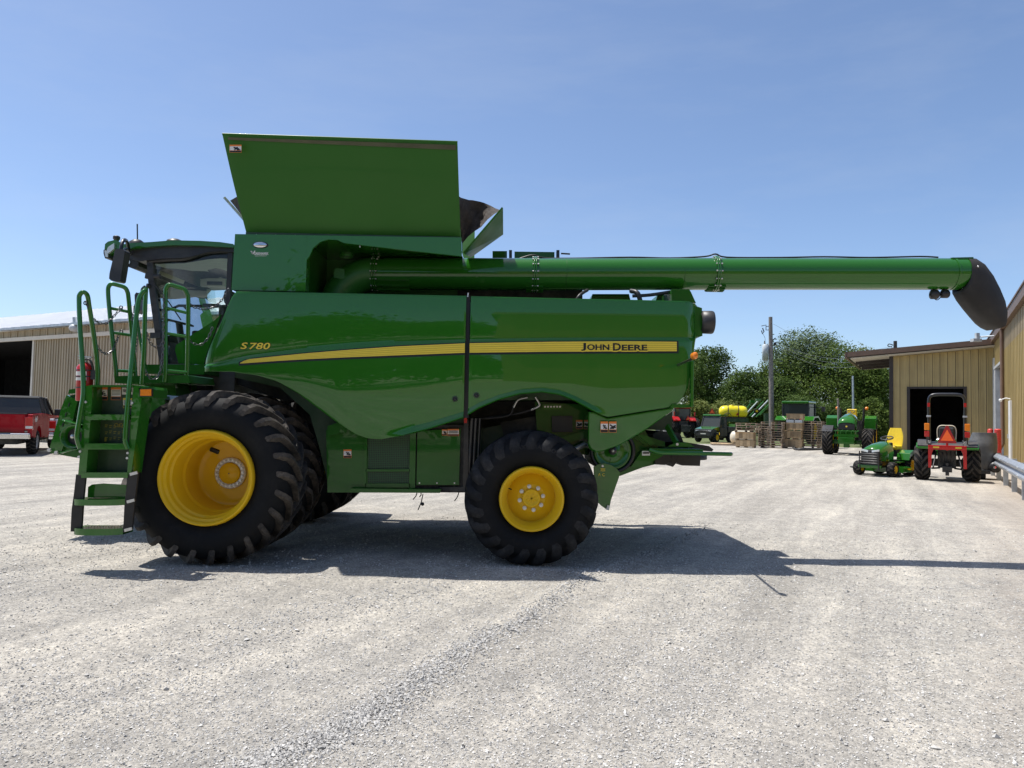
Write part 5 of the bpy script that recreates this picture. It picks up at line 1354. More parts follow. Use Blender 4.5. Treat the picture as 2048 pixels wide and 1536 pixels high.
# mirror with its bracket
mb = MB(); mb.tube(smooth_path([P(258, 505, 9.32), P(254, 484, 9.15), P(248, 480, 8.98), P(243, 490, 8.9), P(242, 502, 8.88)], 4), 0.022, 8); mb.tube(smooth_path([P(262, 508, 9.32), P(253, 497, 9.05), P(246, 503, 8.9)], 4), 0.016, 8); ma_ = part(mb, 'mirror_arm', M['blackmt'])
mb = MB(); mb.pp([(230, 499.5), (234, 497), (247, 498.5), (249.5, 502), (244, 540), (240.5, 561), (237, 563.5), (222, 561), (218, 557), (219, 546)], 8.80, 0.13); part(mb, 'mirror', M['blackpl'], 0.03, seg=4)
mb = MB(); mb.pp([(269, 590), (272, 585), (281, 586), (281, 620), (276, 628), (270, 620)], 11.9, 0.12); part(mb, 'far_mirror', M['blackpl'], 0.015)
# pillars, door frame
mb = MB()
a0 = smooth_path([P(301, 521, YN), P(306, 580, YN), P(314, 640, YN), P(327, 728, YN)], 4)
for i in range(len(a0) - 1): mb.bar(a0[i], a0[i + 1] + (a0[i + 1] - a0[i]) * 0.05, 0.075, 0.06, (0, 1, 0))
part(mb, 'front_pillar', M['blackpl'])
mb = MB()
a1 = smooth_path([P(333, 545, YF), P(340, 590, YF), P(347, 640, YF), P(356, 700, YF)], 4)
for i in range(len(a1) - 1): mb.bar(a1[i], a1[i + 1] + (a1[i + 1] - a1[i]) * 0.05, 0.06, 0.06, (0, 1, 0))
part(mb, 'front_pillar', M['blackpl'])
mb = MB(); mb.bar(P(462, 503, YN), P(457, 610, YN), 0.06, 0.06, (0, 1, 0)); part(mb, 'rear_pillar', M['blackpl'])
mb = MB(); mb.bar(P(405, 570, YF), P(413, 640, YF), 0.07, 0.05, (0, 1, 0)); mb.bar(P(413, 640, YF), P(417, 700, YF), 0.06, 0.05, (0, 1, 0)); part(mb, 'far_door_pillar', M['grey'])
mb = MB(); mb.tube(smooth_path([P(299, 523, YN - 0.02), P(330, 520, YN - 0.02), P(368, 518, YN - 0.02), P(386, 514, YN - 0.02), P(400, 509, YN - 0.02), P(425, 504, YN - 0.02), P(458, 503, YN - 0.02)], 4), 0.022, 8); part(mb, 'door_top_seal', M['blackpl'])
mb = MB(); mb.box(P(318, 726, YN).x, P(330, 726, YN).x + 0.3, YN, YF, P(300, 725, YN).z - 0.12, P(300, 727, YN).z); mb.box(P(335, 735, YN).x, P(470, 735, YN).x, YN, YF, P(400, 735, YN).z - 0.3, P(400, 730, YN).z - 0.02); part(mb, 'cab_floor', M['grey'])
# glass
def gl(name, pts, th=0.006):
    mb = MB(); mb.add(pts, [tuple(range(len(pts)))]); return part(mb, name, M['glass'])
gl('door_glass', [P(u, v, YN + 0.02) for u, v in ((304, 522), (370, 518), (388, 513), (402, 508), (458, 503), (455, 610), (430, 650), (410, 722), (328, 724), (314, 640))])
gl('far_glass', [P(u, v, YF) for u, v in ((338, 560), (455, 556), (452, 690), (357, 690))])
rows_ = []
for i in range(9):
    t = i / 8; q = a0[int(t * (len(a0) - 1))]; f_ = P(277 + 26 * t ** 1.6, 528 + 197 * t, YC)   # middle of the windscreen, further out
    qf = Vector((q.x, YF, q.z)); mid = Vector((q.x - 0.27 + 0.05 * t, YC, q.z))
    row = []
    for k in range(13):
        s_ = k / 12; y = q.y + (YF - q.y) * s_
        row.append(Vector((q.x + (mid.x - q.x) * (math.sin(math.pi * s_) ** 0.6), y, q.z)))
    rows_.append(row)
mb = MB(); mb.sheet(rows_); part(mb, 'windscreen', M['glass'])
# interior
zl = P(400, 523, YN).z
mb = MB(); rows_ = []
for i in range(9):
    s_ = i / 8; row = []
    for u, dz in ((300, -0.04), (325, -0.03), (366, -0.02), (390, 0.01), (415, 0.04), (440, 0.055), (462, 0.05)):
        x = P(u, 510, YN).x
        row.append(V(x, YN + 0.04 + (YF - YN - 0.08) * s_, zl + dz + 0.05 * math.sin(math.pi * s_)))
    rows_.append(row)
mb.sheet(rows_); hl = part(mb, 'headliner', M['liner'])
mb = MB(); p = P(415, 545, 10.6); mb.box(p.x - 0.14, p.x + 0.22, 10.7, 10.78, zl - 0.10, zl + 0.02); part(mb, 'overhead_console', M['liner'], parent=hl)
mb = MB(); mb.box(p.x - 0.04, p.x + 0.18, 10.69, 10.701, zl - 0.08, zl - 0.03); part(mb, 'radio', M['grey'], parent=hl)
mb = MB(); mb.pp([(330, 552), (380, 566), (398, 575), (410, 590), (425, 575), (452, 565), (452, 556), (330, 546)], YF - 0.06, 0.05); part(mb, 'far_liner_trim', M['liner'], parent=hl)
mb = MB(); mb.bar(P(318, 545, YN + 0.5), P(368, 565, YN + 0.6), 0.02, 0.05); part(mb, 'sun_blind', M['soffit'], parent=hl)
seat = MB(); sx = P(452, 640, YC).x; zf = P(400, 735, YN).z - 0.22
seat.box(sx - 0.45, sx + 0.05, YC - 0.28, YC + 0.28, zf + 0.42, zf + 0.56); seat.box(sx - 0.02, sx + 0.12, YC - 0.26, YC + 0.26, zf + 0.5, zf + 1.15); seat.box(sx + 0.0, sx + 0.1, YC - 0.15, YC + 0.15, zf + 1.17, zf + 1.38); seat.box(sx - 0.3, sx - 0.1, YC - 0.2, YC + 0.2, zf, zf + 0.42)
part(seat, 'operator_seat', M['seatbk'], bevel=0.05, seg=3)
mb = MB(); mb.box(sx - 0.5, sx + 0.0, YC + 0.32, YC + 0.50, zf + 0.62, zf + 0.76); mb.box(sx - 0.62, sx - 0.45, YC + 0.30, YC + 0.46, zf + 0.7, zf + 0.84); part(mb, 'armrest_console', M['blackpl'], bevel=0.03)
mb = MB(); q0, q1 = P(366, 705, 10.2), P(358, 645, 10.2); mb.tube([q0, q1], 0.045, 10); mb.box(q0.x - 0.12, q0.x + 0.1, 10.05, 10.35, zf, q0.z + 0.12); part(mb, 'steering_column', M['blackpl'])
mb = MB(); mb.tube([q1 + (V(0.18 * math.cos(R(a)), 0.19 * math.sin(R(a)), -0.04 * math.cos(R(a)))) for a in range(0, 361, 15)], 0.014, 6, False); mb.bar(q1 + V(-0.17, 0, 0.03), q1 + V(0.17, 0, -0.03), 0.03, 0.02); part(mb, 'steering_wheel', M['blackpl'])
mb = MB(); mb.tube([P(325, 611, 10.6), P(405, 612, 10.8)], 0.02, 8); mb.tube([P(364, 570, 10.9), P(368, 640, 10.9)], 0.02, 8); mb.bar(P(352, 605, 10.9), P(378, 616, 10.9), 0.03, 0.07); mb.bar(P(408, 611, 10.9), P(440, 612, 10.9), 0.08, 0.05); part(mb, 'monitor_bracket', M['blackpl'])
mb = MB(); mb.tube([P(309, 553, YN - 0.05), P(321, 553, YN - 0.06)], 0.03, 10); mb.bar(P(292, 551, YN), P(300, 552, YN), 0.05, 0.08); part(mb, 'door_handle', M['blackpl'])
mb = MB(); mb.tube([P(309, 568, YN - 0.03), P(338, 605, YN - 0.03), P(362, 640, YN - 0.03)], 0.008, 6); part(mb, 'wiper', M['blackpl'])
mb = MB(); mb.bar(P(302, 671, YN - 0.04), P(322, 671, YN - 0.04), 0.05, 0.07); part(mb, 'door_hinge', M['blackpl'])
mb = MB(); mb.tube(smooth_path([P(290, 572, YN - 0.05), P(283, 580, YN - 0.05), P(284, 600, YN - 0.05)], 4), 0.012, 6); mb.tube([P(293, 571, YN - 0.05), P(300, 573, YN - 0.02)], 0.03, 8); part(mb, 'rail_mount', M['blackpl'])
# sloping green bulkhead beside the door
slab([(442, 628), (430, 640), (352, 690), (350, 700), (357, 727), (408, 729), (409, 720)], 9.15, 9.2, 'side_bulkhead', M['green'], 0.006)
slab([(410, 735), (470, 735), (560, 768), (600, 800), (560, 800), (480, 770), (400, 765)], 9.5, 9.6, 'inner_fender', M['dark'])

# ---------------------------------------------------------------- platform
slab([(280, 729), (408, 729), (408, 749), (290, 747)], 8.95, 9.42, 'platform_beam', M['green2'], 0.006)
slab([(228, 752), (376, 750), (380, 766), (230, 766)], 8.30, 9.0, 'platform_step', M['green2'], 0.006)
slab([(290, 768), (350, 768), (352, 792), (292, 786)], 8.6, 9.2, 'platform_bracket', M['green2'], 0.006)
slab([(340, 765), (410, 762), (412, 785), (345, 790)], 9.2, 9.7, 'valve_bank', M['dark'])
mb = MB()
for k in range(5): mb.tube(smooth_path([P(345 + 9 * k, 770, 9.0), P(350 + 8 * k, 782, 8.95), P(362 + 9 * k, 790, 9.1)], 3), 0.012, 6)
part(mb, 'valve_hose', M['blackpl'])
mb = MB(); mb.pp([(358, 779), (366, 779), (365, 790), (359, 790)], 8.95, 0.03); part(mb, 'white_tag', M['decal'])
# ---------------------------------------------------------------- ladder
YLD = 7.72
def lp2(u, v, dy=0.0): return P(u, v, YLD + dy)
ld = MB(); ld.pp([(183, 771), (276, 771), (264, 948), (170, 948)], YLD + 0.20, 0.02); lad = part(ld, 'ladder', M['greendk'], 0.0)
def stile(uv, name='stile'):
    mb = MB(); mb.pp(uv, YLD, 0.22); return part(mb, name, M['green'], 0.004, lad)
stile([(172, 772), (184, 770), (184, 800), (172, 948), (156, 951), (170, 805)])
stile([(267, 770), (279, 772), (284, 785), (283, 800), (262, 948), (254, 950), (264, 805)])
slab([(184, 770), (268, 770), (268, 774), (184, 774)], YLD + 0.0, YLD + 0.55, 'top_plate', M['green2'], 0.003, lad)
for (u0, u1, v0, v1) in ((175, 258, 829, 840), (169, 256, 887, 899), (162, 255, 945, 956)):
    slab([(u0, v0), (u1, v0), (u1, v1), (u0, v1)], YLD - 0.01, YLD + 0.2, 'tread', M['green'], 0.006, lad)
for (poly, nm) in (([(152, 949), (171, 951), (166, 1000), (162, 1064), (141, 1063), (143, 1020), (148, 985)], 'rubber_strap'), ([(257, 946), (276, 944), (269, 1003), (264, 1058), (246, 1065), (249, 1005)], 'rubber_strap')):
    mb = MB(); mb.pp(poly, YLD + 0.0, 0.03); part(mb, nm, M['boot'], 0.0, lad)
def round_tread(u0, u1, v0, v1):
    rows_ = []
    n = 10; a, b_ = lp2(u0, v0), lp2(u1, v0); c, d = lp2(u0, v1), lp2(u1, v1)
    mb = MB(); fr_t, fr_b, bk_t, bk_b = [], [], [], []
    for k in range(n + 1):
        s_ = k / n; bow = 0.07 * math.sin(math.pi * s_) ** 0.5
        for lst, (p, q, dy) in ((fr_t, (a, b_, -bow)), (fr_b, (c, d, -bow)), (bk_t, (a, b_, 0.2)), (bk_b, (c, d, 0.2))): lst.append(p.lerp(q, s_) + V(0, dy, 0))
    mb.sheet([bk_t, fr_t], False); mb.sheet([fr_t, fr_b]); mb.sheet([fr_b, bk_b], False); mb.sheet([bk_b, bk_t], False)
    return part(mb, 'tread', M['green'], 0.0, lad)
round_tread(148, 250, 998, 1010); round_tread(148, 246, 1056, 1069)
slab([(176, 974), (184, 969), (205, 967), (253, 970), (251, 996), (175, 995)], YLD + 0.10, YLD + 0.12, 'riser_plate', M['green'], 0.004, lad)
for (u, v) in ((266, 948), (260, 1003), (255, 1060)):
    mb = MB(); a = lp2(u - 6, v + 1, -0.01); b_ = lp2(u + 9, v - 3, -0.01); mb.bar(a, b_, 0.012, 0.03, (0, 0, 1)); part(mb, 'strap_clamp', M['zinc'], 0.0, lad)
for (u, v) in ((172, 804), (265, 806), (158, 914), (256, 906), (255, 916), (161, 903)):
    mb = MB(); q = lp2(u, v, -0.002); mb.cyl(q, q + V(0, -0.012, 0), 0.013, 8); part(mb, 'bolt', M['zinc'], 0.0, lad)
# printed lubrication chart on the riser and decals
def decal(u0, v0, u1, v1, Y, parent, kind='person', head='orange', tilt=0.0):
    """small pictogram decal: coloured head strip, white field, black drawing, grey foot text"""
    mb = MB(); H = v1 - v0
    def rect(a, b, c, d, mi, off):
        mb.mi = mi; mb.add([P(a, d, Y - off), P(c, d, Y - off), P(c, b, Y - off), P(a, b, Y - off)], [(0, 1, 2, 3)])
    rect(u0, v0, u1, v1, 3 if kind == 'white' else 1, 0.002)
    if kind != 'white':
        rect(u0 + 0.4, v0 + H * 0.2, u1 - 0.4, v0 + H * 0.72, 0, 0.003)
        rect(u0 + 0.6, v0 + H * 0.76, u1 - 0.6, v1 - 0.6, 2, 0.003)
    mb.mi = 2
    W_ = u1 - u0
    def seg(a, b, w=0.012):
        mb.bar(P(u0 + a[0] * W_, v0 + (0.22 + 0.48 * a[1]) * H, Y - 0.0045), P(u0 + b[0] * W_, v0 + (0.22 + 0.48 * b[1]) * H, Y - 0.0045), w, 0.002, (0, 1, 0))
    if kind == 'person':
        for a, b in (((0.35, 0.15), (0.42, 0.3)), ((0.38, 0.3), (0.55, 0.65)), ((0.45, 0.4), (0.7, 0.3)), ((0.55, 0.65), (0.8, 0.6)), ((0.55, 0.65), (0.4, 0.9)), ((0.6, 0.9), (0.9, 0.85))): seg(a, b)
    elif kind == 'shield':
        for a, b in (((0.12, 0.15), (0.62, 0.68)), ((0.15, 0.85), (0.7, 0.8)), ((0.55, 0.55), (0.9, 0.3)), ((0.6, 0.6), (0.92, 0.7)), ((0.2, 0.75), (0.5, 0.7))): seg(a, b, 0.016)
    else:
        for k in range(4): seg((0.1, 0.1 + 0.22 * k), (0.9, 0.1 + 0.22 * k), 0.004)
    return part(mb, 'warning_decal', [M['decal'], M[head], M['black'], M['decal']], 0.0, parent)
YD = YLD + 0.197
decal(195, 774, 215, 800, YD, lad, 'person'); decal(222, 774, 242, 800, YD, lad, 'text'); decal(244, 776, 267, 789, YD, lad, 'white'); decal(246, 796, 264, 816, YD, lad, 'text', 'stripe')
mb = MB()
vs_, fs = text_mb('OOC', 0.06); q = lp2(228, 854, 0.195); mb.add([(q.x + a, q.y, q.z + b) for a, b in vs_], fs)
for k in range(14):
    u, v = 210 + (k % 5) * 8.5, 850 + (k // 5) * 12 + (k % 3); mb.bar(lp2(u, v, 0.196), lp2(u + 5.5, v, 0.196), 0.002, 0.006, (0, 0, 1)); mb.bar(lp2(u, v + 3.5, 0.196), lp2(u + 4, v + 3.5, 0.196), 0.002, 0.006, (0, 0, 1))
mb.add([lp2(209, 883, 0.196), lp2(213, 883, 0.196), lp2(213, 876, 0.196), lp2(211, 873, 0.196), lp2(209, 876, 0.196)], [(0, 1, 2, 3, 4)])
tag(part(mb, 'yellow_print', simple('faded_yellow_print', (0.30, 0.25, 0.02), 0.5), 0.0, lad), kind='stuff')
# front turn lamp on the ladder head
slab([(277, 776), (305, 774), (309, 780), (307, 796), (282, 796)], YLD + 0.0, YLD + 0.3, 'lamp_bracket', M['green2'], 0.006, lad)
tl = slab([(279, 778), (303, 777), (303, 793), (279, 793)], YLD - 0.04, YLD - 0.003, 'turn_lamp', M['blackpl'], 0.006, lad)
slab([(280.5, 779), (302, 778.5), (302, 791.5), (280.5, 791.5)], YLD - 0.05, YLD - 0.041, 'turn_lamp_lens', M['amber'], 0.003, lad)
# ---------------------------------------------------------------- hand rails
def hrail(pts, r=0.024, name='hand_rail'):
    mb = MB(); mb.tube(smooth_path([P(*p) for p in pts], 5), r, 10); return part(mb, name, M['green'])
h1 = hrail([(160, 896, 7.70), (155, 880, 7.68), (154.5, 865, 7.68), (162, 820, 7.70), (167, 778, 7.72), (163, 700, 7.75), (160, 655, 7.77), (158, 600, 7.79), (160, 589, 7.79), (165, 584.5, 7.80), (171, 586, 7.82), (175.5, 594, 7.86), (179, 616, 7.9), (188, 674, 7.95), (195, 735, 7.98), (194, 772, 7.98)])
h2 = hrail([(232, 752, 8.35), (231, 733, 8.35), (224, 670, 8.35), (218, 612, 8.36), (216, 582, 8.36), (218, 572, 8.36), (224, 568, 8.37), (236, 570.5, 8.4), (249, 575, 8.43), (254.5, 583, 8.45), (257, 597, 8.46), (262.5, 655, 8.48), (270, 742, 8.5), (271, 765, 8.5)])
for (a, b_) in (((221.6, 616.5), (259, 624)), ((226.5, 665.5), (263, 670.5)), ((232, 741), (269, 743))):
    mb = MB(); mb.tube([P(*a, 8.36), P(*b_, 8.48)], 0.017, 8); part(mb, 'cross_rail', M['green'], 0.0, h2)
h3 = hrail([(256, 898, 7.70), (250.5, 882, 7.69), (250.5, 870, 7.69), (255, 809, 7.71), (261, 750, 7.74), (266, 700, 7.78), (272, 640, 7.83), (276, 607, 7.86), (280, 593, 7.88), (287, 583, 7.9), (290, 581, 7.92)])
hrail([(292, 575, 8.1), (290, 620, 8.1), (288, 700, 8.1), (284, 768, 8.1)])
hrail([(270, 612, 8.9), (277, 660, 8.9), (284, 700, 8.9), (292, 742, 8.9)], 0.02)
h4 = hrail([(329, 764, 8.27), (331, 735, 8.27), (331, 660, 8.28), (331, 590, 8.28), (333, 575, 8.28), (339, 569.5, 8.29), (353, 573, 8.31), (367, 578, 8.33), (373.5, 586, 8.34), (376.5, 600, 8.35), (376, 660, 8.36), (374.5, 735, 8.38), (373, 766, 8.38)])
for (a, b_) in (((333, 616), (376.5, 626.5)), ((332, 666.5), (376, 674)), ((332, 741), (375, 745))):
    mb = MB(); mb.tube([P(*a, 8.28), P(*b_, 8.36)], 0.017, 8); part(mb, 'cross_rail', M['green'], 0.0, h4)
# chains
def chain(pts):
    path = smooth_path([P(*p) for p in pts], 14)
    L = [0]
    for i in range(1, len(path)): L.append(L[-1] + (path[i] - path[i - 1]).length)
    n = max(4, int(L[-1] / 0.034)); mb = MB()
    for k in range(n):
        s_ = L[-1] * (k + 0.5) / n
        i = min(len(path) - 2, max(0, int(np.searchsorted(L, s_) - 1))); t = (s_ - L[i]) / max(1e-6, L[i + 1] - L[i])
        c = path[i].lerp(path[i + 1], t); d = (path[i + 1] - path[i]).normalized()
        side = d.cross(V(0, 1, 0)) if k % 2 else V(0, 1, 0)
        side = (side - d * side.dot(d)).normalized()
        ring = [c + d * 0.025 * math.cos(2 * math.pi * j / 8) + side * 0.0125 * math.sin(2 * math.pi * j / 8) for j in range(9)]
        mb.tube(ring, 0.0042, 4, False, False)
    return part(mb, 'safety_chain', M['bluechain'])
chain([(172, 604, 7.82), (184, 633, 8.0), (197, 645, 8.15), (214, 646, 8.25), (228, 632, 8.33), (242, 617, 8.4)])
chain([(189, 672, 7.95), (196, 695, 8.05), (210, 707, 8.2), (224, 702, 8.3), (232, 685, 8.35), (238, 670, 8.4)])
chain([(270, 610, 8.5), (268, 625, 8.45), (264, 640, 8.4)])
chain([(275, 665, 8.2), (273, 690, 8.2), (270, 705, 8.2)])
chain([(294, 665, 8.12), (300, 685, 8.15), (312, 694, 8.2), (324, 688, 8.25), (329, 672, 8.27)])
chain([(328, 590, 8.25), (327, 650, 8.25), (326, 700, 8.25), (320, 745, 8.25), (308, 758, 8.2), (296, 752, 8.15), (290, 738, 8.12)])
chain([(378, 605, 8.35), (388, 614, 8.45), (408, 618, 8.55), (428, 614, 8.62), (445, 598, 8.62), (457, 578, 8.64)])
chain([(377, 674, 8.38), (385, 686, 8.45), (402, 689, 8.52), (416, 676, 8.56), (425, 655, 8.58)])
for (u, v, y) in ((242, 615, 8.42), (242.5, 664, 8.42), (171, 606, 7.84)):
    mb = MB(); c = P(u, v, y); mb.tube([c + V(0.018 * math.cos(R(a)), 0, 0.02 * math.sin(R(a))) for a in range(0, 361, 40)], 0.006, 6, False); part(mb, 'chain_hook', M['blackmt'])

# ---------------------------------------------------------------- feeder house in front
mb = MB(); mb.pp([(136, 792), (168, 784), (300, 775), (330, 800), (330, 890), (156, 916), (100, 906), (99, 900)], 9.75, 1.45); fh = part(mb, 'feeder_house', M['green2'], 0.012)
slab([(138, 779), (152, 777), (153, 787), (136, 788)], 9.7, 11.2, 'feeder_lip', M['green2'], 0.005, fh)
slab([(133, 790), (155, 800), (146, 840), (122, 905), (98, 900), (124, 812)], 9.70, 9.75, 'feeder_side_plate', M['green'], 0.005, fh)
c = P(147, 873, 9.55)
mb = MB(); mb.lathe([(0.12, 0.10), (0.0, 0.11), (-0.03, 0.145), (-0.035, 0.155), (0.02, 0.16), (0.12, 0.165)], c, 'y', 28); part(mb, 'drive_shield_ring', M['green'], 0.0, fh)
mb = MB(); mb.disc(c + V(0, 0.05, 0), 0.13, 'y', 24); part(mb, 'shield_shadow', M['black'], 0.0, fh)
mb = MB(); mb.ball(c + V(0, -0.01, 0), 0.035, 12, 8); part(mb, 'shaft_end', M['steel'], 0.0, fh)
for (s_, nm) in ((1, 'shield_lip'), (-1, 'shield_lip')):
    mb = MB(); rows_ = []
    for i in range(8):
        t = i / 7
        rows_.append([Vector((c.x - 0.10 + 0.26 * t, 9.5 - 0.05 * (1 - t) + 0.28 * k / 5, c.z + s_ * (0.155 + 0.055 * (1 - t) ** 2 - 0.02 * (k / 5) ** 2))) for k in range(6)])
    mb.sheet(rows_); part(mb, nm, M['green'], 0.0, fh, solid=0.012)
for (u, v) in ((100, 900), (114, 905)):
    mb = MB(); mb.cyl(P(u, v, 9.68), P(u, v, 9.68) + V(0, -0.03, 0), 0.022, 10); part(mb, 'pin', M['zinc'], 0.0, fh)
for k in range(4):
    mb = MB(); a = P(139 - 6 * k, 805 + 20 * k, 9.69); b_ = P(136.5 - 6 * k, 813 + 20 * k, 9.69); mb.bar(a, b_, 0.012, 0.006, (0, 1, 0)); part(mb, 'slot', M['black'], 0.0, fh)
# decals on the machine
decal(459, 289.5, 483, 305, 8.36, cov, 'person'); decal(687, 899, 703, 916, YL - 0.003, CB, 'person')
decal(884, 859, 894, 871, YL - 0.023, dr, 'person'); decal(895, 858, 918, 872, YL - 0.023, dr, 'text')
decal(1152, 840, 1165, 858, 9.296, arch, 'shield')
decal(1201, 843, 1216, 865, 8.655, lrh, 'person'); decal(1218, 843, 1233, 865, 8.655, lrh, 'shield')
decal(1284, 902, 1300, 911, YS - 0.023, CB, 'white')

# ---------------------------------------------------------------- fire extinguisher hung on the ladder
ex = thing('fire_extinguisher', 'red fire extinguisher strapped upright to the ladder side', 'extinguisher', P(171, 800, 8.02))
c0, c1 = P(168, 802, 8.02), P(170.5, 727, 8.02)
mb = MB(); axv = (c1 - c0)
mb.tube([c0, c0 + axv * 0.02, c0.lerp(c1, 0.5), c0 + axv * 0.9, c0 + axv * 0.97, c0 + axv * 1.03], [0.07, 0.082, 0.083, 0.083, 0.06, 0.03], 20); mb.build('cylinder', M['red'], ex)
mb = MB()
for t in (0.34, 0.63, 0.80): mb.tube([c0 + axv * t, c0 + axv * (t + 0.03)], 0.0855, 20)
mb.box(c0.x + 0.05, c0.x + 0.13, 7.99, 8.05, (c0 + axv * 0.7).z - 0.05, (c0 + axv * 0.7).z + 0.05); mb.build('strap', M['blackpl'], ex)
mb = MB()
for t0, t1 in ((0.54, 0.62), (0.67, 0.78)):
    rows_ = [[c0 + axv * t + V(0.0845 * math.sin(R(a)), -0.0845 * math.cos(R(a)), 0) for a in range(-80, 41, 12)] for t in (t0, t1)]; mb.sheet(rows_)
mb.build('label_print', M['decal'], ex)
mb = MB(); top = c0 + axv * 1.03; mb.cyl(top, top + V(0, 0, 0.05), 0.02, 10); mb.bar(top + V(-0.08, 0, 0.07), top + V(0.07, 0, 0.055), 0.02, 0.012); mb.bar(top + V(-0.07, 0, 0.04), top + V(0.05, 0, 0.04), 0.02, 0.01); mb.build('valve_head', M['steel'], ex)
mb = MB(); mb.tube(smooth_path([top + V(0.0, -0.02, 0.03), top + V(0.06, -0.03, 0.03), top + V(0.095, -0.02, -0.05), top + V(0.09, 0, -0.16)], 4), 0.012, 8); mb.build('hose', M['blackpl'], ex)
# ================================================================ MACHINES AND STORES IN THE YARD
def gx_(u, Y): return P(u, 870, Y).x
def place(t, x, y, rz=0.0, s=1.0):
    t.location = (x, y, 0); t.rotation_euler = (0, 0, rz); t.scale = (s, s, s); WORG[t.name] = Vector((x, y, 0)); return t
def vp(mb, t, name, mat, bevel=0.0, **k): return mb.build(name, mat, t, bevel=bevel, **k)
def bx(t, name, mat, x0, x1, y0, y1, z0, z1, bevel=0.01, **k):
    mb = MB(); mb.box(x0, x1, y0, y1, z0, z1); return vp(mb, t, name, mat, bevel, **k)
def sideprism(t, name, mat, yz, x0, x1, bevel=0.01, seg=2, par=None):
    """outline in (y, z) extruded along x"""
    mb = MB(); mb.prism(yz, x0, x1); mb.v = [(b, a, c) for a, b, c in mb.v]; return (mb.build(name, mat, par or t, bevel=bevel, seg=seg))
def vwheel(t, name, c, R_, w, rim, rmat, nl=18, lh=0.035, lw=0.06, skew=0.4, side=1, bar=False):
    mb = MB(); d = side
    mb.lathe([(d * w * 0.42, rim + 0.01), (d * w * 0.44, rim), (d * w * 0.38, rim - 0.03), (d * w * 0.16, rim - 0.06), (d * w * 0.12, rim * 0.55), (d * w * 0.22, rim * 0.4), (d * w * 0.24, 0.0)], c, 'x', 24)
    mb.lathe([(-d * w * 0.42, rim), (-d * w * 0.3, rim - 0.05), (-d * w * 0.25, 0.0)], c, 'x', 24)
    wh = vp(mb, t, name, rmat)
    ty = tyre_mb(c, R_, w, rim, nl, lh, lw, skew, 0.25 if not bar else 0.6, 'x', 1 if side > 0 else -1); ty.build('tyre', [M['tyre'], M['lug']], wh)
    return wh
def smv(t, c, s, face=-1, par=None):
    c = Vector(c); mb = MB(); h = s * 0.9
    mb.mi = 0; tri = [c + V(-s / 2, 0, -h * 0.4), c + V(s / 2, 0, -h * 0.4), c + V(0.05 * s, 0, h * 0.6), c + V(-0.05 * s, 0, h * 0.6)]
    mb.add(tri + [p + V(0, 0.015, 0) for p in tri], [(0, 1, 2, 3), (7, 6, 5, 4), (0, 4, 5, 1), (1, 5, 6, 2), (2, 6, 7, 3), (3, 7, 4, 0)])
    mb.mi = 1; i = 0.68; c2 = c + V(0, -0.006, -0.02 * s); tri = [c2 + V(-s / 2 * i, 0, -h * 0.36 * i - 0.0), c2 + V(s / 2 * i, 0, -h * 0.36 * i), c2 + V(0, 0, h * 0.58 * i)]
    mb.add(tri, [(0, 1, 2)])
    return vp(mb, t, 'slow_vehicle_triangle', [M['smvred'], M['smv']])

# ---- compact utility tractor seen from behind (rear towards -y)
ct = thing('compact_tractor', 'small green tractor seen from behind with roll bar, red hitch frame and orange triangle', 'tractor', (0, 0, 0))
for s in (-1, 1):
    vwheel(ct, 'rear_wheel', (s * 0.83, 0.75, 0.57), 0.57, 0.54, 0.27, M['yellow'], 13, 0.04, 0.12, 0.55, s, True)
    vwheel(ct, 'front_wheel', (s * 0.68, 2.5, 0.36), 0.36, 0.28, 0.18, M['yellow'], 14, 0.025, 0.05, 0.4, s)
    sideprism(ct, 'fender', M['blackpl'], [(0.1, 1.14), (0.35, 1.30), (1.1, 1.32), (1.45, 1.09), (1.45, 1.06), (1.1, 1.23), (0.4, 1.22), (0.12, 1.09)], s * 0.52, s * 0.98, 0.03, 3)
    sideprism(ct, 'fender_skirt', M['green'], [(0.08, 1.08), (0.35, 1.215), (1.1, 1.225), (1.48, 1.05), (1.48, 0.98), (1.1, 1.14), (0.4, 1.13), (0.1, 1.02)], s * 0.56, s * 1.02, 0.02)
    bx(ct, 'tail_lamp', M['redlens'], s * 0.68 - 0.10, s * 0.68 + 0.10, 0.20, 0.28, 1.52, 1.72, 0.02) if False else None
    mb = MB(); mb.box(s * 0.66 - 0.085, s * 0.66 + 0.085, 0.1, 0.18, 1.42, 1.60); tl_ = vp(mb, ct, 'tail_lamp', M['redlens'], 0.015)
    mb = MB(); mb.box(s * 0.66 - 0.085, s * 0.66 + 0.085, 0.1, 0.18, 1.63, 1.86); vp(mb, ct, 'turn_lamp', M['amber'], 0.015)
    mb = MB(); mb.tube([(s * 0.66, 0.2, 1.2), (s * 0.66, 0.16, 1.5)], 0.02, 8); vp(mb, ct, 'lamp_post', M['blackmt'])
    mb = MB(); mb.box(s * 0.60 - 0.045, s * 0.60 + 0.045, 0.345, 0.373, 2.40, 2.53); vp(mb, ct, 'red_reflector', M['redlens'])
    mb = MB(); mb.box(s * 0.60 - 0.075, s * 0.60 + 0.075, 0.38, 0.50, 2.06, 2.12); vp(mb, ct, 'roll_bar_pin', M['galv'], 0.01)
mb = MB(); mb.tube(smooth_path([(-0.58, 0.45, 1.1), (-0.59, 0.44, 1.8), (-0.60, 0.43, 2.5), (-0.56, 0.43, 2.72), (-0.40, 0.43, 2.80), (0, 0.43, 2.81), (0.40, 0.43, 2.80), (0.56, 0.43, 2.72), (0.60, 0.43, 2.5), (0.59, 0.44, 1.8), (0.58, 0.45, 1.1)], 4), 0.052, 10); vp(mb, ct, 'roll_bar', M['blackmt'])
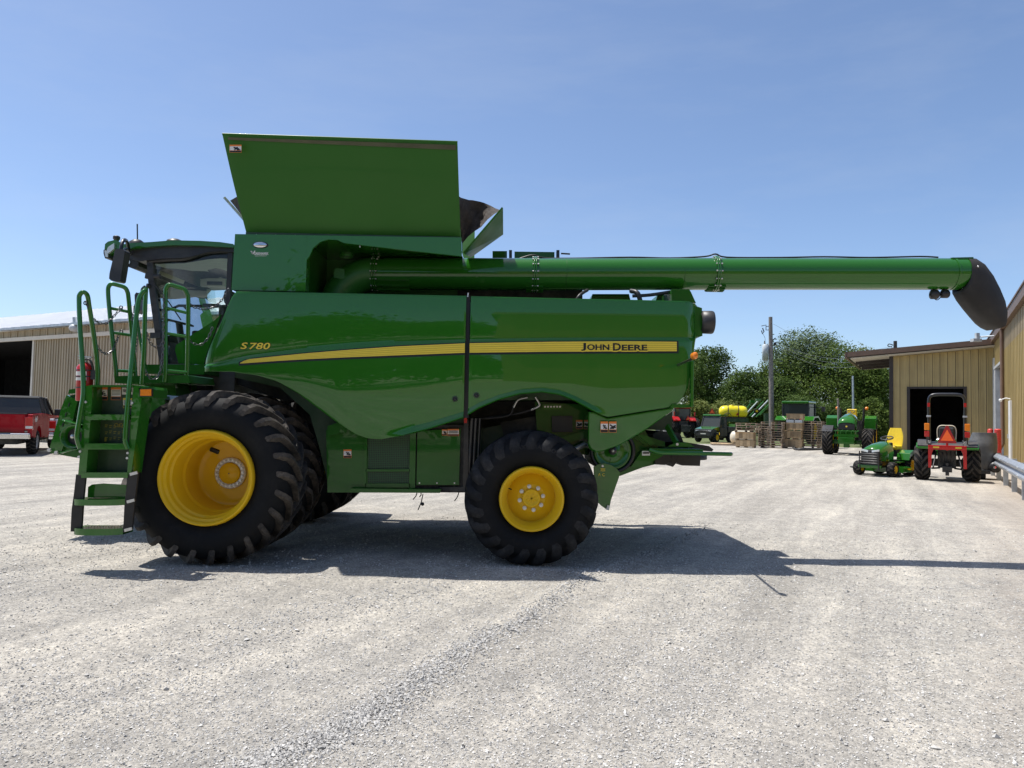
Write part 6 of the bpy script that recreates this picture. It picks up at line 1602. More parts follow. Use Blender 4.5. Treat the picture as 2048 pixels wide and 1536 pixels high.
sideprism(ct, 'seat_deck', M['blackpl'], [(0.0, 1.08), (0.15, 1.24), (0.9, 1.26), (1.4, 1.15), (1.4, 1.05), (0.1, 1.05)], -0.51, 0.51, 0.05, 3)
bx(ct, 'seat', M['ytank'], -0.26, 0.26, 0.75, 1.2, 1.30, 1.44, 0.04); bx(ct, 'seat_back', M['blackpl'], -0.26, 0.26, 0.62, 0.74, 1.34, 1.74, 0.06)
mb = MB(); mb.tube(smooth_path([(-0.30, 0.6, 1.35), (-0.31, 0.58, 1.65), (-0.22, 0.57, 1.78), (0, 0.57, 1.79), (0.22, 0.57, 1.78), (0.31, 0.58, 1.65), (0.30, 0.6, 1.35)], 4), 0.02, 8); vp(mb, ct, 'seat_hoop', M['ytank'])
bx(ct, 'hood', M['green'], -0.36, 0.36, 1.75, 3.1, 0.75, 1.36, 0.08, seg=3)
bx(ct, 'gear_housing', M['dark'], -0.30, 0.30, 0.3, 1.8, 0.42, 1.05, 0.03)
bx(ct, 'rear_axle', M['dark'], -0.62, 0.62, 0.65, 0.88, 0.46, 0.70, 0.03)
smv(ct, (0.0, -0.22, 1.46), 0.62)
bx(ct, 'triangle_stem', M['red'], -0.04, 0.04, -0.18, -0.13, 1.0, 1.4)
mb = MB(); mb.box(-0.62, 0.62, -0.30, -0.16, 1.02, 1.16); mb.add([], []); h_ = vp(mb, ct, 'hitch_beam', M['red'], 0.012)
for s in (-1, 1):
    mb = MB(); mb.prism([(s * 0.62, 1.16), (s * 0.38, 1.16), (s * 0.50, 0.90), (s * 0.52, 0.44), (s * 0.62, 0.44)], -0.28, -0.20); vp(mb, ct, 'hitch_leg', M['red'], 0.008)
    mb = MB(); mb.tube([(s * 0.35, 0.3, 0.95), (s * 0.46, -0.1, 0.45)], 0.03, 8); vp(mb, ct, 'lift_arm', M['blackmt'])
    mb = MB(); mb.tube([(s * 0.25, 0.3, 0.42), (s * 0.5, -0.25, 0.42)], 0.028, 8); vp(mb, ct, 'draft_link', M['blackmt'])
    bx(ct, 'hitch_badge', M['stripe2'], s * 0.36 - 0.10, s * 0.36 + 0.10, -0.306, -0.301, 1.07, 1.12, 0.0)
mb = MB(); mb.cyl((0, 0.3, 0.55), (0, 0.0, 0.55), 0.05, 12); mb.box(-0.16, 0.16, -0.02, 0.3, 0.30, 0.48); mb.box(-0.06, 0.06, -0.15, 0.1, 0.2, 0.32); vp(mb, ct, 'power_take_off', M['blackmt'], 0.01)
mb = MB()
for k in range(5): mb.tube(smooth_path([(-0.3 + 0.14 * k, 0.28, 0.95), (-0.26 + 0.13 * k, 0.1, 0.78), (-0.2 + 0.1 * k, 0.22, 0.6)], 4), 0.016, 6)
vp(mb, ct, 'hydraulic_hoses', M['blackpl'])
place(ct, gx_(1894, 22.6), 22.6, -TH); ct.scale = (0.81, 0.86, 0.95)
# grey hopper standing beyond the tractor's right wheel
hp = thing('grass_hopper', 'dark grey rounded hopper behind the right wheel of the small tractor', 'hopper', (0, 0, 0))
mb = MB(); rows_ = []
for i in range(9):
    t = i / 8; z_ = 0.25 + 1.25 * t; w_ = 0.34 * (0.75 + 0.5 * math.sin(math.pi * (0.15 + 0.7 * t))); rows_.append(sec(V(0.02 * i, 0, z_), (0, 0, 1), 0.45 * (1 if t < 0.85 else 0.8), w_, 3.0, 20))
mb.sheet(rows_); mb.add(rows_[-1][:-1], [tuple(range(20))]); vp(mb, hp, 'hopper_shell', M['grey'])
for s in (-0.3, 0.3):
    mb = MB(); mb.lathe([(-0.07, 0.0), (-0.07, 0.2), (0.07, 0.2), (0.07, 0.0)], (0.1, s, 0.2), 'x', 16); vp(mb, hp, 'caster', M['tyre'])
bx(hp, 'frame', M['blackmt'], -0.15, 0.3, -0.5, 0.5, 0.18, 0.30)
mb = MB(); mb.lathe([(-0.1, 0.05), (-0.1, 0.17), (0.1, 0.17), (0.1, 0.05)], (0.42, -0.35, 0.40), 'y', 14); vp(mb, hp, 'blower_inlet', M['blackpl'])
q_ = P(1957, 870, 24.3); place(hp, q_.x, 24.3, -TH)

# ---- ride-on mower
mw = thing('riding_mower', 'green riding mower with yellow seat and black front guard', 'mower', (0, 0, 0))
for s in (-1, 1):
    vwheel(mw, 'front_wheel', (s * 0.53, 0.0, 0.235), 0.235, 0.24, 0.13, M['yellow'], 10, 0.006, 0.05, 0.2, s)
    vwheel(mw, 'rear_wheel', (s * 0.47, 1.35, 0.34), 0.34, 0.34, 0.17, M['yellow'], 16, 0.012, 0.05, 0.4, s)
    sideprism(mw, 'rear_fender', M['green'], [(0.95, 0.50), (1.05, 0.74), (1.3, 0.84), (1.65, 0.82), (1.8, 0.6), (1.8, 0.52), (1.6, 0.70), (1.3, 0.74), (1.1, 0.62)], s * 0.26, s * 0.66, 0.03, 3)
rows_ = []
for (y, w, z0, z1) in ((-0.36, 0.30, 0.55, 0.86), (-0.30, 0.33, 0.50, 0.95), (0.0, 0.35, 0.48, 1.04), (0.35, 0.34, 0.48, 1.10), (0.66, 0.30, 0.5, 1.12)):
    rows_.append([(w * math.sin(R(a)) * (1.0 if abs(a) > 60 else 1.05), y, z0 + (z1 - z0) * (math.cos(R(a * 0.9)) ** 0.7 if abs(a) < 99 else 0)) for a in range(-100, 101, 20)])
mb = MB(); mb.sheet(rows_); hood_ = vp(mb, mw, 'hood', M['green'])
bx(mw, 'hood_front', M['blackpl'], -0.30, 0.30, -0.40, -0.33, 0.42, 0.84, 0.03)
for s in (-1, 1):
    mb = MB(); mb.hexa([(s * 0.06, -0.415, 0.76), (s * 0.29, -0.40, 0.80), (s * 0.29, -0.38, 0.80), (s * 0.06, -0.39, 0.76), (s * 0.06, -0.41, 0.83), (s * 0.29, -0.40, 0.87), (s * 0.29, -0.37, 0.87), (s * 0.06, -0.38, 0.83)]); vp(mb, mw, 'head_lamp', M['lens'])
for k in range(5):
    mb = MB(); z_ = 0.42 + 0.075 * k; mb.tube(smooth_path([(-0.36, -0.36, z_), (-0.30, -0.47, z_), (0, -0.50, z_), (0.30, -0.47, z_), (0.36, -0.36, z_)], 4), 0.017, 6); vp(mb, mw, 'guard_bar', M['blackmt'])
for s in (-1, 1):
    mb = MB(); mb.tube([(s * 0.30, -0.47, 0.2), (s * 0.30, -0.48, 0.80)], 0.02, 6); vp(mb, mw, 'guard_post', M['blackmt'])
bx(mw, 'bumper', M['green'], -0.36, 0.36, -0.46, -0.36, 0.26, 0.36, 0.02); bx(mw, 'frame', M['blackmt'], -0.28, 0.28, -0.35, 1.6, 0.28, 0.5, 0.02)
bx(mw, 'foot_deck', M['green'], -0.52, 0.52, 0.55, 1.05, 0.42, 0.47, 0.015); bx(mw, 'dash', M['blackpl'], -0.24, 0.24, 0.62, 0.78, 0.5, 1.08, 0.04)
mb = MB(); mb.tube([(0.19 * math.cos(R(a)), 0.86 + 0.15 * math.sin(R(a)), 1.22 + 0.06 * math.sin(R(a))) for a in range(0, 361, 20)], 0.02, 6, False); mb.bar((-0.18, 0.86, 1.22), (0.18, 0.86, 1.22), 0.04, 0.02); mb.tube([(0, 0.72, 1.0), (0, 0.86, 1.22)], 0.03, 8); vp(mb, mw, 'steering_wheel', M['blackpl'])
rows_ = []
for i in range(9):
    t = i / 8; z_ = 0.86 + 0.70 * t; w_ = 0.25 * (1 - 0.55 * max(0, t - 0.6) ** 1.2 * 1.4) * (0.95 + 0.1 * math.sin(math.pi * t)); y_ = 1.48 + 0.12 * t
    rows_.append([(w_ * math.cos(R(a)), y_ + 0.075 * math.sin(R(a)) * (1 if a < 181 else 0.6) - 0.05 * (abs(math.cos(R(a))) ** 3), z_) for a in range(0, 361, 24)])
mb = MB(); mb.sheet(rows_); mb.add(rows_[-1][:-1], [tuple(range(15))]); vp(mb, mw, 'seat_back', M['seatyel'])
bx(mw, 'seat_cushion', M['seatyel'], -0.25, 0.25, 1.02, 1.5, 0.84, 0.98, 0.06, seg=3); bx(mw, 'seat_base', M['blackpl'], -0.2, 0.2, 1.1, 1.5, 0.6, 0.84)
mb = MB(); mb.prism([(-0.75, 0.12), (0.72, 0.12), (0.72, 0.28), (0.45, 0.34), (-0.45, 0.34), (-0.72, 0.28)], 0.35, 1.0); vp(mb, mw, 'cutting_deck', M['green'], 0.03)
mb = MB(); mb.hexa([(-0.74, 0.4, 0.14), (-1.05, 0.45, 0.20), (-1.05, 0.85, 0.20), (-0.74, 0.9, 0.14), (-0.74, 0.4, 0.22), (-1.05, 0.45, 0.23), (-1.05, 0.85, 0.23), (-0.74, 0.9, 0.22)]); vp(mb, mw, 'discharge_chute', M['blackpl'])
mb = MB(); mb.lathe([(-0.04, 0), (-0.04, 0.07), (0.04, 0.07), (0.04, 0)], (0.62, 0.28, 0.08), 'x', 12); vp(mb, mw, 'gauge_wheel', M['blackpl'])
place(mw, gx_(1751, 24.6), 24.6, -TH - R(20), 1.02)

# ---- open-station tractor, front towards us
ot = thing('open_tractor', 'green open-station tractor facing the camera beside the pallet stacks', 'tractor', (0, 0, 0))
for s in (-1, 1):
    vwheel(ot, 'front_wheel', (s * 1.0, 0.0, 0.74), 0.74, 0.56, 0.42, M['yellow'], 17, 0.05, 0.08, 0.55, s)
    vwheel(ot, 'rear_wheel', (s * 1.02, 2.5, 0.92), 0.92, 0.55, 0.55, M['yellow'], 18, 0.05, 0.08, 0.5, s)
    sideprism(ot, 'rear_fender', M['green'], [(1.55, 1.45), (1.75, 2.05), (2.1, 2.2), (2.9, 2.15), (3.2, 1.8), (3.2, 1.7), (2.8, 2.05), (2.1, 2.1), (1.85, 1.95), (1.65, 1.45)], s * 0.72, s * 1.3, 0.03, 3)
    mb = MB(); mb.box(s * 0.72, s * 1.30, 1.56, 1.62, 1.42, 2.05); vp(mb, ot, 'fender_front', M['green'], 0.06, seg=3)
    bx(ot, 'step', M['blackpl'], s * 0.7, s * 1.15, 1.2, 1.6, 1.30, 1.40)
    mb = MB(); mb.ball((s * 0.78, 2.3, 2.62), 0.10, 10, 6); vp(mb, ot, 'flasher_lamp', M['amber'])
    mb = MB(); mb.tube([(s * 0.60, 2.5, 1.9), (s * 0.62, 2.5, 2.65)], 0.06, 8); vp(mb, ot, 'roll_post', M['blackmt'])
sideprism(ot, 'front_fender', M['blackpl'], [(-0.5, 1.3), (0.1, 1.62), (0.6, 1.5), (0.6, 1.44), (0.1, 1.56), (-0.5, 1.24)], -1.3, -0.75, 0.01)
rows_ = []
for (y, w, z0, z1) in ((-0.85, 0.42, 1.55, 1.78), (-0.80, 0.45, 1.5, 1.95), (-0.4, 0.47, 1.4, 2.13), (0.4, 0.46, 1.3, 2.28), (1.2, 0.42, 1.3, 2.32)):
    rows_.append([(w * math.sin(R(a)), y, z0 + (z1 - z0) * (max(0, math.cos(R(a * 0.9))) ** 0.5)) for a in range(-100, 101, 20)])
mb = MB(); mb.sheet(rows_); vp(mb, ot, 'hood', M['green'])
bx(ot, 'hood_side', M['green'], -0.42, 0.42, -0.75, 1.3, 0.95, 1.6, 0.04)
g_ = bx(ot, 'grille', M['black'], -0.42, 0.42, -0.86, -0.74, 1.38, 1.68, 0.03)
mb = MB(); mb.disc((0, -0.865, 1.57), 0.05, 'y', 12); vp(mb, ot, 'nose_badge', M['stripe'])
for k in range(5):
    mb = MB(); x_ = -0.52 + 0.26 * k; mb.tube(smooth_path([(x_, -0.98, 1.05), (x_, -1.0, 1.3), (x_ + 0.1, -0.95, 1.36)], 3), 0.022, 6); vp(mb, ot, 'guard_hook', M['green2'])
mb = MB(); mb.tube([(-0.62, -0.99, 1.32), (0.62, -0.99, 1.32)], 0.022, 6); mb.bar((-0.6, -0.98, 1.08), (0.6, -0.98, 1.08), 0.1, 0.14); vp(mb, ot, 'brush_guard', M['green2'])
bx(ot, 'front_weight', M['green2'], -0.40, 0.40, -1.05, -0.6, 0.62, 0.98, 0.03); bx(ot, 'front_axle', M['green2'], -0.85, 0.85, -0.14, 0.14, 0.60, 0.82, 0.03)
bx(ot, 'front_bracket', M['green2'], -0.14, 0.14, -0.95, -0.4, 0.42, 0.66, 0.02); bx(ot, 'engine', M['dark'], -0.3, 0.3, -0.6, 2.0, 0.7, 1.2); bx(ot, 'transmission', M['dark'], -0.6, 0.6, 1.6, 2.9, 0.7, 1.9)
mb = MB(); mb.tube([(-0.52, 0.3, 1.6), (-0.53, 0.3, 2.95), (-0.56, 0.26, 3.1)], 0.055, 8); vp(mb, ot, 'exhaust_pipe', M['pole'])
bx(ot, 'seat', M['seatyel'], -0.27, 0.27, 2.3, 2.42, 2.0, 2.58, 0.08, seg=3); bx(ot, 'seat_cushion', M['seatyel'], -0.27, 0.27, 1.9, 2.3, 1.98, 2.1, 0.05)
mb = MB(); mb.tube([(0.20 * math.cos(R(a)), 1.55 + 0.16 * math.sin(R(a)), 2.42 + 0.10 * math.sin(R(a))) for a in range(0, 361, 30)], 0.02, 6, False); mb.tube([(0, 1.3, 2.2), (0, 1.55, 2.42)], 0.03, 6); vp(mb, ot, 'steering_wheel', M['blackpl'])
place(ot, gx_(1696, 41.0), 41.0, -TH)

# ---- utility vehicle with cab
uv = thing('utility_vehicle', 'green utility vehicle with dark windscreen parked on the grass edge', 'utility vehicle', (0, 0, 0))
for s in (-1, 1):
    vwheel(uv, 'front_wheel', (s * 0.68, 0.0, 0.36), 0.36, 0.28, 0.20, M['yellow'] if s > 0 else M['black'], 14, 0.02, 0.06, 0.3, s); vwheel(uv, 'rear_wheel', (s * 0.68, 2.0, 0.36), 0.36, 0.30, 0.20, M['yellow'], 14, 0.02, 0.06, 0.3, s)
sideprism(uv, 'hood', M['green'], [(-0.45, 0.95), (0.45, 1.12), (0.45, 0.9), (-0.45, 0.75)], -0.68, 0.68, 0.06, 3)
bx(uv, 'nose', M['blackpl'], -0.70, 0.70, -0.52, 0.1, 0.42, 0.94, 0.06); bx(uv, 'chassis', M['blackmt'], -0.55, 0.55, -0.4, 2.6, 0.3, 0.5)
for s in (-1, 1):
    bx(uv, 'head_lamp', M['lens'], s * 0.48 - 0.12, s * 0.48 + 0.12, -0.535, -0.52, 0.78, 0.86, 0.0)
    sideprism(uv, 'door', M['blackpl'], [(0.5, 0.45), (0.5, 1.05), (1.5, 1.05), (1.55, 0.45)], s * 0.70, s * 0.74, 0.01)
    mb = MB(); mb.bar((s * 0.70, 0.42, 1.08), (s * 0.64, 0.72, 1.88), 0.07, 0.07); mb.bar((s * 0.66, 1.55, 1.0), (s * 0.64, 1.5, 1.88), 0.08, 0.08); vp(mb, uv, 'cab_post', M['blackpl'])
    mb = MB(); mb.add([(s * 0.705, 0.5, 1.06), (s * 0.705, 1.5, 1.06), (s * 0.66, 1.48, 1.85), (s * 0.66, 0.75, 1.85)], [(0, 1, 2, 3)]); vp(mb, uv, 'side_glass', M['glassdk'])
    mb = MB(); mb.box(s * 0.22 - 0.2, s * 0.22 + 0.2, 1.25, 1.4, 0.8, 1.45); vp(mb, uv, 'seat', M['seatyel'], 0.05)
mb = MB(); mb.add([(-0.68, 0.42, 1.1), (0.68, 0.42, 1.1), (0.62, 0.72, 1.86), (-0.62, 0.72, 1.86)], [(0, 1, 2, 3)]); vp(mb, uv, 'windscreen', M['glassdk'])
sideprism(uv, 'cab_roof', M['green'], [(0.62, 1.88), (0.66, 1.98), (1.6, 2.0), (1.65, 1.9)], -0.70, 0.70, 0.03)
bx(uv, 'cargo_box', M['blackpl'], -0.74, 0.74, 1.68, 2.9, 0.72, 1.12, 0.02); bx(uv, 'number_plate', M['decal'], -0.2, 0.2, -0.545, -0.53, 0.58, 0.64, 0.0)
mb = MB(); mb.tube(smooth_path([(-0.6, -0.6, 0.4), (-0.55, -0.62, 0.75), (0, -0.64, 0.82), (0.55, -0.62, 0.75), (0.6, -0.6, 0.4)], 3), 0.03, 6); vp(mb, uv, 'brush_guard', M['blackmt'])
place(uv, gx_(1414, 60), 60, -R(16) - R(28), 1.15)

# ---- red tractor, rear right side towards us
rt = thing('red_tractor', 'big red tractor with dual rear wheels half hidden by the combine tail', 'tractor', (0, 0, 0))
for s in (-1, 1):
    vwheel(rt, 'rear_wheel', (s * 0.85, 0.9, 1.02), 1.02, 0.5, 0.62, M['grey'], 20, 0.05, 0.08, 0.5, s); vwheel(rt, 'outer_dual', (s * 1.5, 0.9, 1.02), 1.02, 0.5, 0.62, M['grey'], 20, 0.05, 0.08, 0.5, s)
    vwheel(rt, 'front_wheel', (s * 0.95, 3.9, 0.75), 0.75, 0.45, 0.45, M['grey'], 18, 0.05, 0.07, 0.5, s)
    sideprism(rt, 'fender', M['red'], [(-0.15, 1.75), (0.3, 2.12), (1.3, 2.2), (1.9, 1.9), (1.9, 1.8), (1.3, 2.08), (0.35, 2.0), (-0.1, 1.65)], s * 0.5, s * 1.2, 0.04)
    mb = MB(); mb.box(s * 1.05, s * 1.15, 0.0, 0.06, 2.2, 2.6); vp(mb, rt, 'tail_lamp', M['redlens'])
bx(rt, 'cab_glass', M['glassdk'], -0.80, 0.80, 0.5, 2.0, 1.75, 2.95, 0.06); bx(rt, 'cab_interior', M['dark'], -0.7, 0.7, 0.65, 1.9, 1.7, 2.4); bx(rt, 'cab_roof', M['red'], -0.88, 0.88, 0.4, 2.15, 2.96, 3.18, 0.06, seg=3)
for s in (-1, 1):
    for y_ in (0.5, 2.0):
        mb = MB(); mb.bar((s * 0.82, y_, 1.7), (s * 0.82, y_, 2.96), 0.08, 0.08, (0, 1, 0)); vp(mb, rt, 'cab_post', M['blackpl'])
bx(rt, 'hood', M['red'], -0.48, 0.48, 2.1, 4.3, 1.2, 2.05, 0.1, seg=3); bx(rt, 'rear_housing', M['dark'], -0.5, 0.5, 0.2, 2.2, 0.7, 1.7); smv(rt, (0.25, -0.25, 1.95), 0.5)
mb = MB(); mb.tube([(0.62, 2.2, 2.0), (0.62, 2.2, 3.2), (0.66, 2.1, 3.3)], 0.07, 8); vp(mb, rt, 'exhaust_stack', M['galv'])
mb = MB(); mb.box(-0.45, 0.45, -0.35, 0.2, 0.6, 1.3); vp(mb, rt, 'hitch', M['dark'], 0.03)
place(rt, gx_(1369, 74), 74, R(12))

# ---- cab tractor behind the pallets
kt = thing('cab_tractor', 'green cab tractor with green roof standing behind the pallet stacks', 'tractor', (0, 0, 0))
for s in (-1, 1):
    vwheel(kt, 'rear_wheel', (s * 1.0, 0.9, 1.0), 1.0, 0.55, 0.6, M['yellow'], 18, 0.05, 0.08, 0.5, s); vwheel(kt, 'front_wheel', (s * 0.95, 3.7, 0.7), 0.7, 0.45, 0.42, M['yellow'], 16, 0.05, 0.08, 0.5, s)
    sideprism(kt, 'fender', M['green'], [(-0.1, 1.8), (0.3, 2.1), (1.3, 2.15), (1.9, 1.8), (1.9, 1.7), (1.3, 2.02), (0.35, 1.98), (-0.05, 1.7)], s * 0.6, s * 1.4, 0.04)
    for y_ in (0.35, 2.0):
        mb = MB(); mb.bar((s * 0.95, y_, 1.8), (s * 0.95, y_, 3.05), 0.09, 0.09, (0, 1, 0)); vp(mb, kt, 'cab_post', M['blackpl'])
    mb = MB(); mb.bar((s * 0.95, 2.1, 2.8), (s * 1.5, 2.2, 2.85), 0.05, 0.05); mb.box(s * 1.5 - 0.12, s * 1.5 + 0.12, 2.15, 2.25, 2.5, 2.85); vp(mb, kt, 'mirror', M['blackpl'])
bx(kt, 'cab_glass', M['glassdk'], -0.93, 0.93, 0.37, 1.98, 1.82, 3.04, 0.03); bx(kt, 'cab_interior', M['dark'], -0.8, 0.8, 0.5, 1.8, 1.6, 2.3); bx(kt, 'cab_roof', M['green'], -1.0, 1.0, 0.2, 2.15, 3.06, 3.24, 0.06, seg=3)
bx(kt, 'hood', M['green'], -0.48, 0.48, 2.0, 4.1, 1.2, 2.1, 0.1, seg=3); bx(kt, 'rear_housing', M['greendk'], -0.55, 0.55, 0.0, 2.0, 0.7, 1.8); smv(kt, (0.55, -0.2, 1.75), 0.45)
place(kt, gx_(1588, 60), 60, -R(20) - R(18), 1.08)

# ---- sprayer trailer with yellow tank
sp = thing('sprayer_trailer', 'trailer with a long yellow poly tank behind the utility vehicle', 'trailer', (0, 0, 0))
mb = MB(); mb.lathe([(-1.28, 0.0), (-1.26, 0.2), (-1.15, 0.42), (-0.95, 0.54), (-0.5, 0.58), (-0.48, 0.56), (-0.1, 0.58), (-0.08, 0.56), (0.32, 0.58), (0.34, 0.56), (0.7, 0.57), (0.95, 0.54), (1.15, 0.42), (1.26, 0.2), (1.28, 0.0)], (0, 0, 2.62), 'x', 28); vp(mb, sp, 'yellow_tank', M['poly'])
for x_ in (-0.5, 0.42):
    mb = MB(); mb.lathe([(-0.03, 0.575), (-0.03, 0.60), (0.03, 0.60), (0.03, 0.575)], (x_, 0, 2.62), 'x', 28); vp(mb, sp, 'tank_strap', M['blackmt'])
mb = MB(); mb.lathe([(0, 0.22), (0.08, 0.22), (0.08, 0)], (-0.1, 0, 3.17), 'z', 16); vp(mb, sp, 'tank_lid', M['poly'])
bx(sp, 'frame', M['greendk'], -1.3, 1.3, -0.5, 0.5, 1.7, 2.02); bx(sp, 'pump_block', M['green2'], 0.6, 1.3, -0.7, -0.3, 0.8, 1.6); bx(sp, 'cradle', M['blackmt'], -1.1, 1.1, -0.45, 0.45, 2.0, 2.15)
for s in (-1, 1): vwheel(sp, 'wheel', (s * 1.0, 0.2, 0.7), 0.7, 0.4, 0.4, M['yellow'], 16, 0.04, 0.07, 0.5, s)
mb = MB(); mb.prism([(0.18, 2.3), (0.40, 2.3), (0.36, 2.58)], -0.60, -0.585); vp(mb, sp, 'red_sticker', M['smvred'])
mb = MB(); mb.tube(smooth_path([(-0.9, -0.6, 2.0), (-0.85, -0.62, 2.35), (-0.5, -0.64, 2.5), (-0.25, -0.62, 2.3), (-0.3, -0.6, 2.0)], 4), 0.03, 6); vp(mb, sp, 'hose', M['wire'])
smv(sp, (-1.9, -0.3, 2.62), 0.55); bx(sp, 'triangle_post', M['blackmt'], -1.92, -1.88, -0.28, -0.24, 1.8, 2.5); bx(sp, 'tongue', M['greendk'], -2.4, -1.2, -0.15, 0.15, 1.7, 1.85)
place(sp, gx_(1466, 68), 68, -R(10))

# ---- folded cultivator wings
cv = thing('folded_cultivator', 'green cultivator with folded tool bars slanting up beside the utility pole', 'implement', (0, 0, 0))
for k, (u0, v0, u1, v1) in enumerate(((1490, 822, 1505, 802), (1494, 826, 1519, 799), (1500, 832, 1527, 803), (1504, 834, 1537, 800), (1512, 834, 1544, 803), (1500, 818, 1516, 801), (1520, 830, 1542, 806))):
    mb = MB(); mb.tube([P(u0, v0, 72 + 0.4 * k), P(u1, v1, 72 + 0.4 * k)], 0.07, 6); vp(mb, cv, 'tool_bar', M['transf'] if k in (1, 3) else M['green'])
for (u, v) in ((1505, 803), (1517, 800), (1541, 801)):
    mb = MB(); q = P(u, v, 72); mb.box(q.x - 0.25, q.x + 0.2, 71.9, 72.1, q.z - 0.12, q.z + 0.12); vp(mb, cv, 'bar_end', M['green'])
mb = MB(); q = P(1513, 822, 71.6); mb.lathe([(-0.1, 0.1), (-0.1, 0.24), (0.1, 0.24), (0.1, 0.1)], q, 'y', 18); vp(mb, cv, 'gauge_wheel', M['tyre']); mb = MB(); mb.lathe([(-0.11, 0.0), (-0.11, 0.12)], q, 'y', 16); vp(mb, cv, 'wheel_hub', M['yellow'])
mb = MB(); q0, q1 = P(1470, 845, 72), P(1560, 845, 72); mb.box(q0.x, q1.x, 72, 74, 0.9, 1.5); vp(mb, cv, 'main_frame', M['green2'])
mb = MB(); mb.box(P(1530, 850, 72).x, P(1540, 850, 72).x, 72, 72.4, 0, 2.6); mb2 = vp(mb, cv, 'mast', M['greendk'])
for u in (1485, 1550):
    mb = MB(); q = P(u, 860, 73); mb.lathe([(-0.2, 0.2), (-0.2, 0.5), (0.2, 0.5), (0.2, 0.2)], (q.x, 73, 0.5), 'x', 16); vp(mb, cv, 'wheel', M['tyre'])

# ---- pallets, crates
ORD = ['first', 'second', 'third', 'fourth', 'fifth', 'sixth', 'seventh', 'eighth', 'ninth', 'tenth', 'eleventh', 'twelfth']
def pallet_proto():
    t = thing('pallet', 'x', 'pallet', (0, 0, 0), 'wooden shipping pallets'); w, d = 1.22, 1.02
    for k in range(3):                   # stringers run front to back
        mb = MB(); x_ = -w / 2 + k * (w - 0.045) / 2
        mb.box(x_, x_ + 0.045, -d / 2, d / 2, 0.018, 0.115); vp(mb, t, 'stringer', M['wood'])
    for nm, z0, n in (('top_board', 0.1155, 6), ('bottom_board', 0.0, 4)):
        for k in range(n):
            mb = MB(); y_ = -d / 2 + (d - 0.11) * k / (n - 1); mb.box(-w / 2 - 0.005, w / 2 + 0.005, y_, y_ + 0.11, z0, z0 + 0.0175); vp(mb, t, nm, M['wood'])
    return t
PR = pallet_proto(); used = [False]
def pallet(x, y, z, rz, label, tilt=0.0, s=1.0):
    t = PR if not used[0] else copy_tree(PR)
    used[0] = True
    t.location = (x, y, z); t.rotation_euler = (tilt, 0, rz); t['label'] = label; t.scale = (s, s, s)
    return t
rr = random.Random(3)
def stack(u, Y, n, what, rz=-TH, s=1.05):
    x = gx_(u, Y)
    for k in range(n):
        pallet(x + rr.uniform(-0.03, 0.03), Y + rr.uniform(-0.03, 0.03), 0.004 + k * 0.143 * s, rz + R(90) * 0 + rr.uniform(-0.04, 0.04), f'{ORD[k]} pallet from the bottom of {what}', 0, s)
stack(1546, 50.0, 11, 'the wide pallet stack between the two crate piles', s=1.12)
stack(1625, 50.5, 12, 'the tall pallet stack next to the open tractor', s=1.08)
stack(1655, 52.0, 12, 'the pallet stack half hidden by the open tractor wheel', s=1.05)
stack(1520, 53.0, 10, 'the pallet stack in shade behind the left crates', s=1.0)
def crate(u, Y, z, w, d, h, label, mat='crate', rz=-TH):
    t = thing('wooden_crate', label, 'crate', (0, 0, 0), 'wooden crates')
    nb = 5
    for k in range(nb):
        for nm, (y0, y1) in (('front_plank', (-d / 2 - 0.012, -d / 2 + 0.01)), ('back_plank', (d / 2 - 0.01, d / 2 + 0.012))):
            mb = MB(); mb.box(-w / 2 + w * k / nb + 0.006, -w / 2 + w * (k + 1) / nb - 0.006, y0, y1, 0.10, h - 0.05); vp(mb, t, nm, M[mat])
    for s in (-1, 1):
        mb = MB(); mb.box(s * w / 2 - 0.012, s * w / 2 + 0.012, -d / 2, d / 2, 0.10, h - 0.05); vp(mb, t, 'side_board', M[mat])
    mb = MB(); mb.box(-w / 2 - 0.03, w / 2 + 0.03, -d / 2 - 0.03, d / 2 + 0.03, h - 0.05, h); vp(mb, t, 'lid', M[mat])
    mb = MB(); mb.box(-w / 2 - 0.02, w / 2 + 0.02, -d / 2 - 0.02, d / 2 + 0.02, 0.07, 0.10); vp(mb, t, 'base', M[mat])
    for s in (-1, 0, 1):
        mb = MB(); mb.box(s * (w / 2 - 0.05) - 0.05, s * (w / 2 - 0.05) + 0.05, -d / 2, d / 2, 0.0, 0.07); vp(mb, t, 'skid', M['wood'])
    t.location = (gx_(u, Y), Y, z); t.rotation_euler = (0, 0, rz); return t
crate(1492, 49.6, 0.0, 1.15, 0.75, 0.52, 'tan crate at the bottom of the left crate pile')
crate(1491, 49.6, 0.522, 1.15, 0.75, 0.50, 'tan crate on top of the bottom crate in the left pile')
for k in range(4): pallet(gx_(1494 + (-2, 3, -1, 2)[k], 49.7), 49.7, 1.025 + k * 0.152, -TH + (0.1, -0.12, 0.2, -0.05)[k], f'{ORD[k]} crooked pallet from below on top of the left crate pile', (0.02, -0.03, 0.03, -0.01)[k], 1.1)
crate(1588, 50.2, 0.0, 1.1, 0.7, 0.60, 'tan crate at the bottom of the right crate pile')
crate(1586, 50.2, 0.605, 1.1, 0.7, 0.58, 'pale crate second from the bottom of the right crate pile')
crate(1590, 50.2, 1.19, 1.0, 0.7, 0.52, 'tan crate third from the bottom of the right crate pile')
bt_ = thing('strapped_bundle', 'grey-blue strapped bundle between the two upper crates of the right pile', 'bundle', (0, 0, 0))
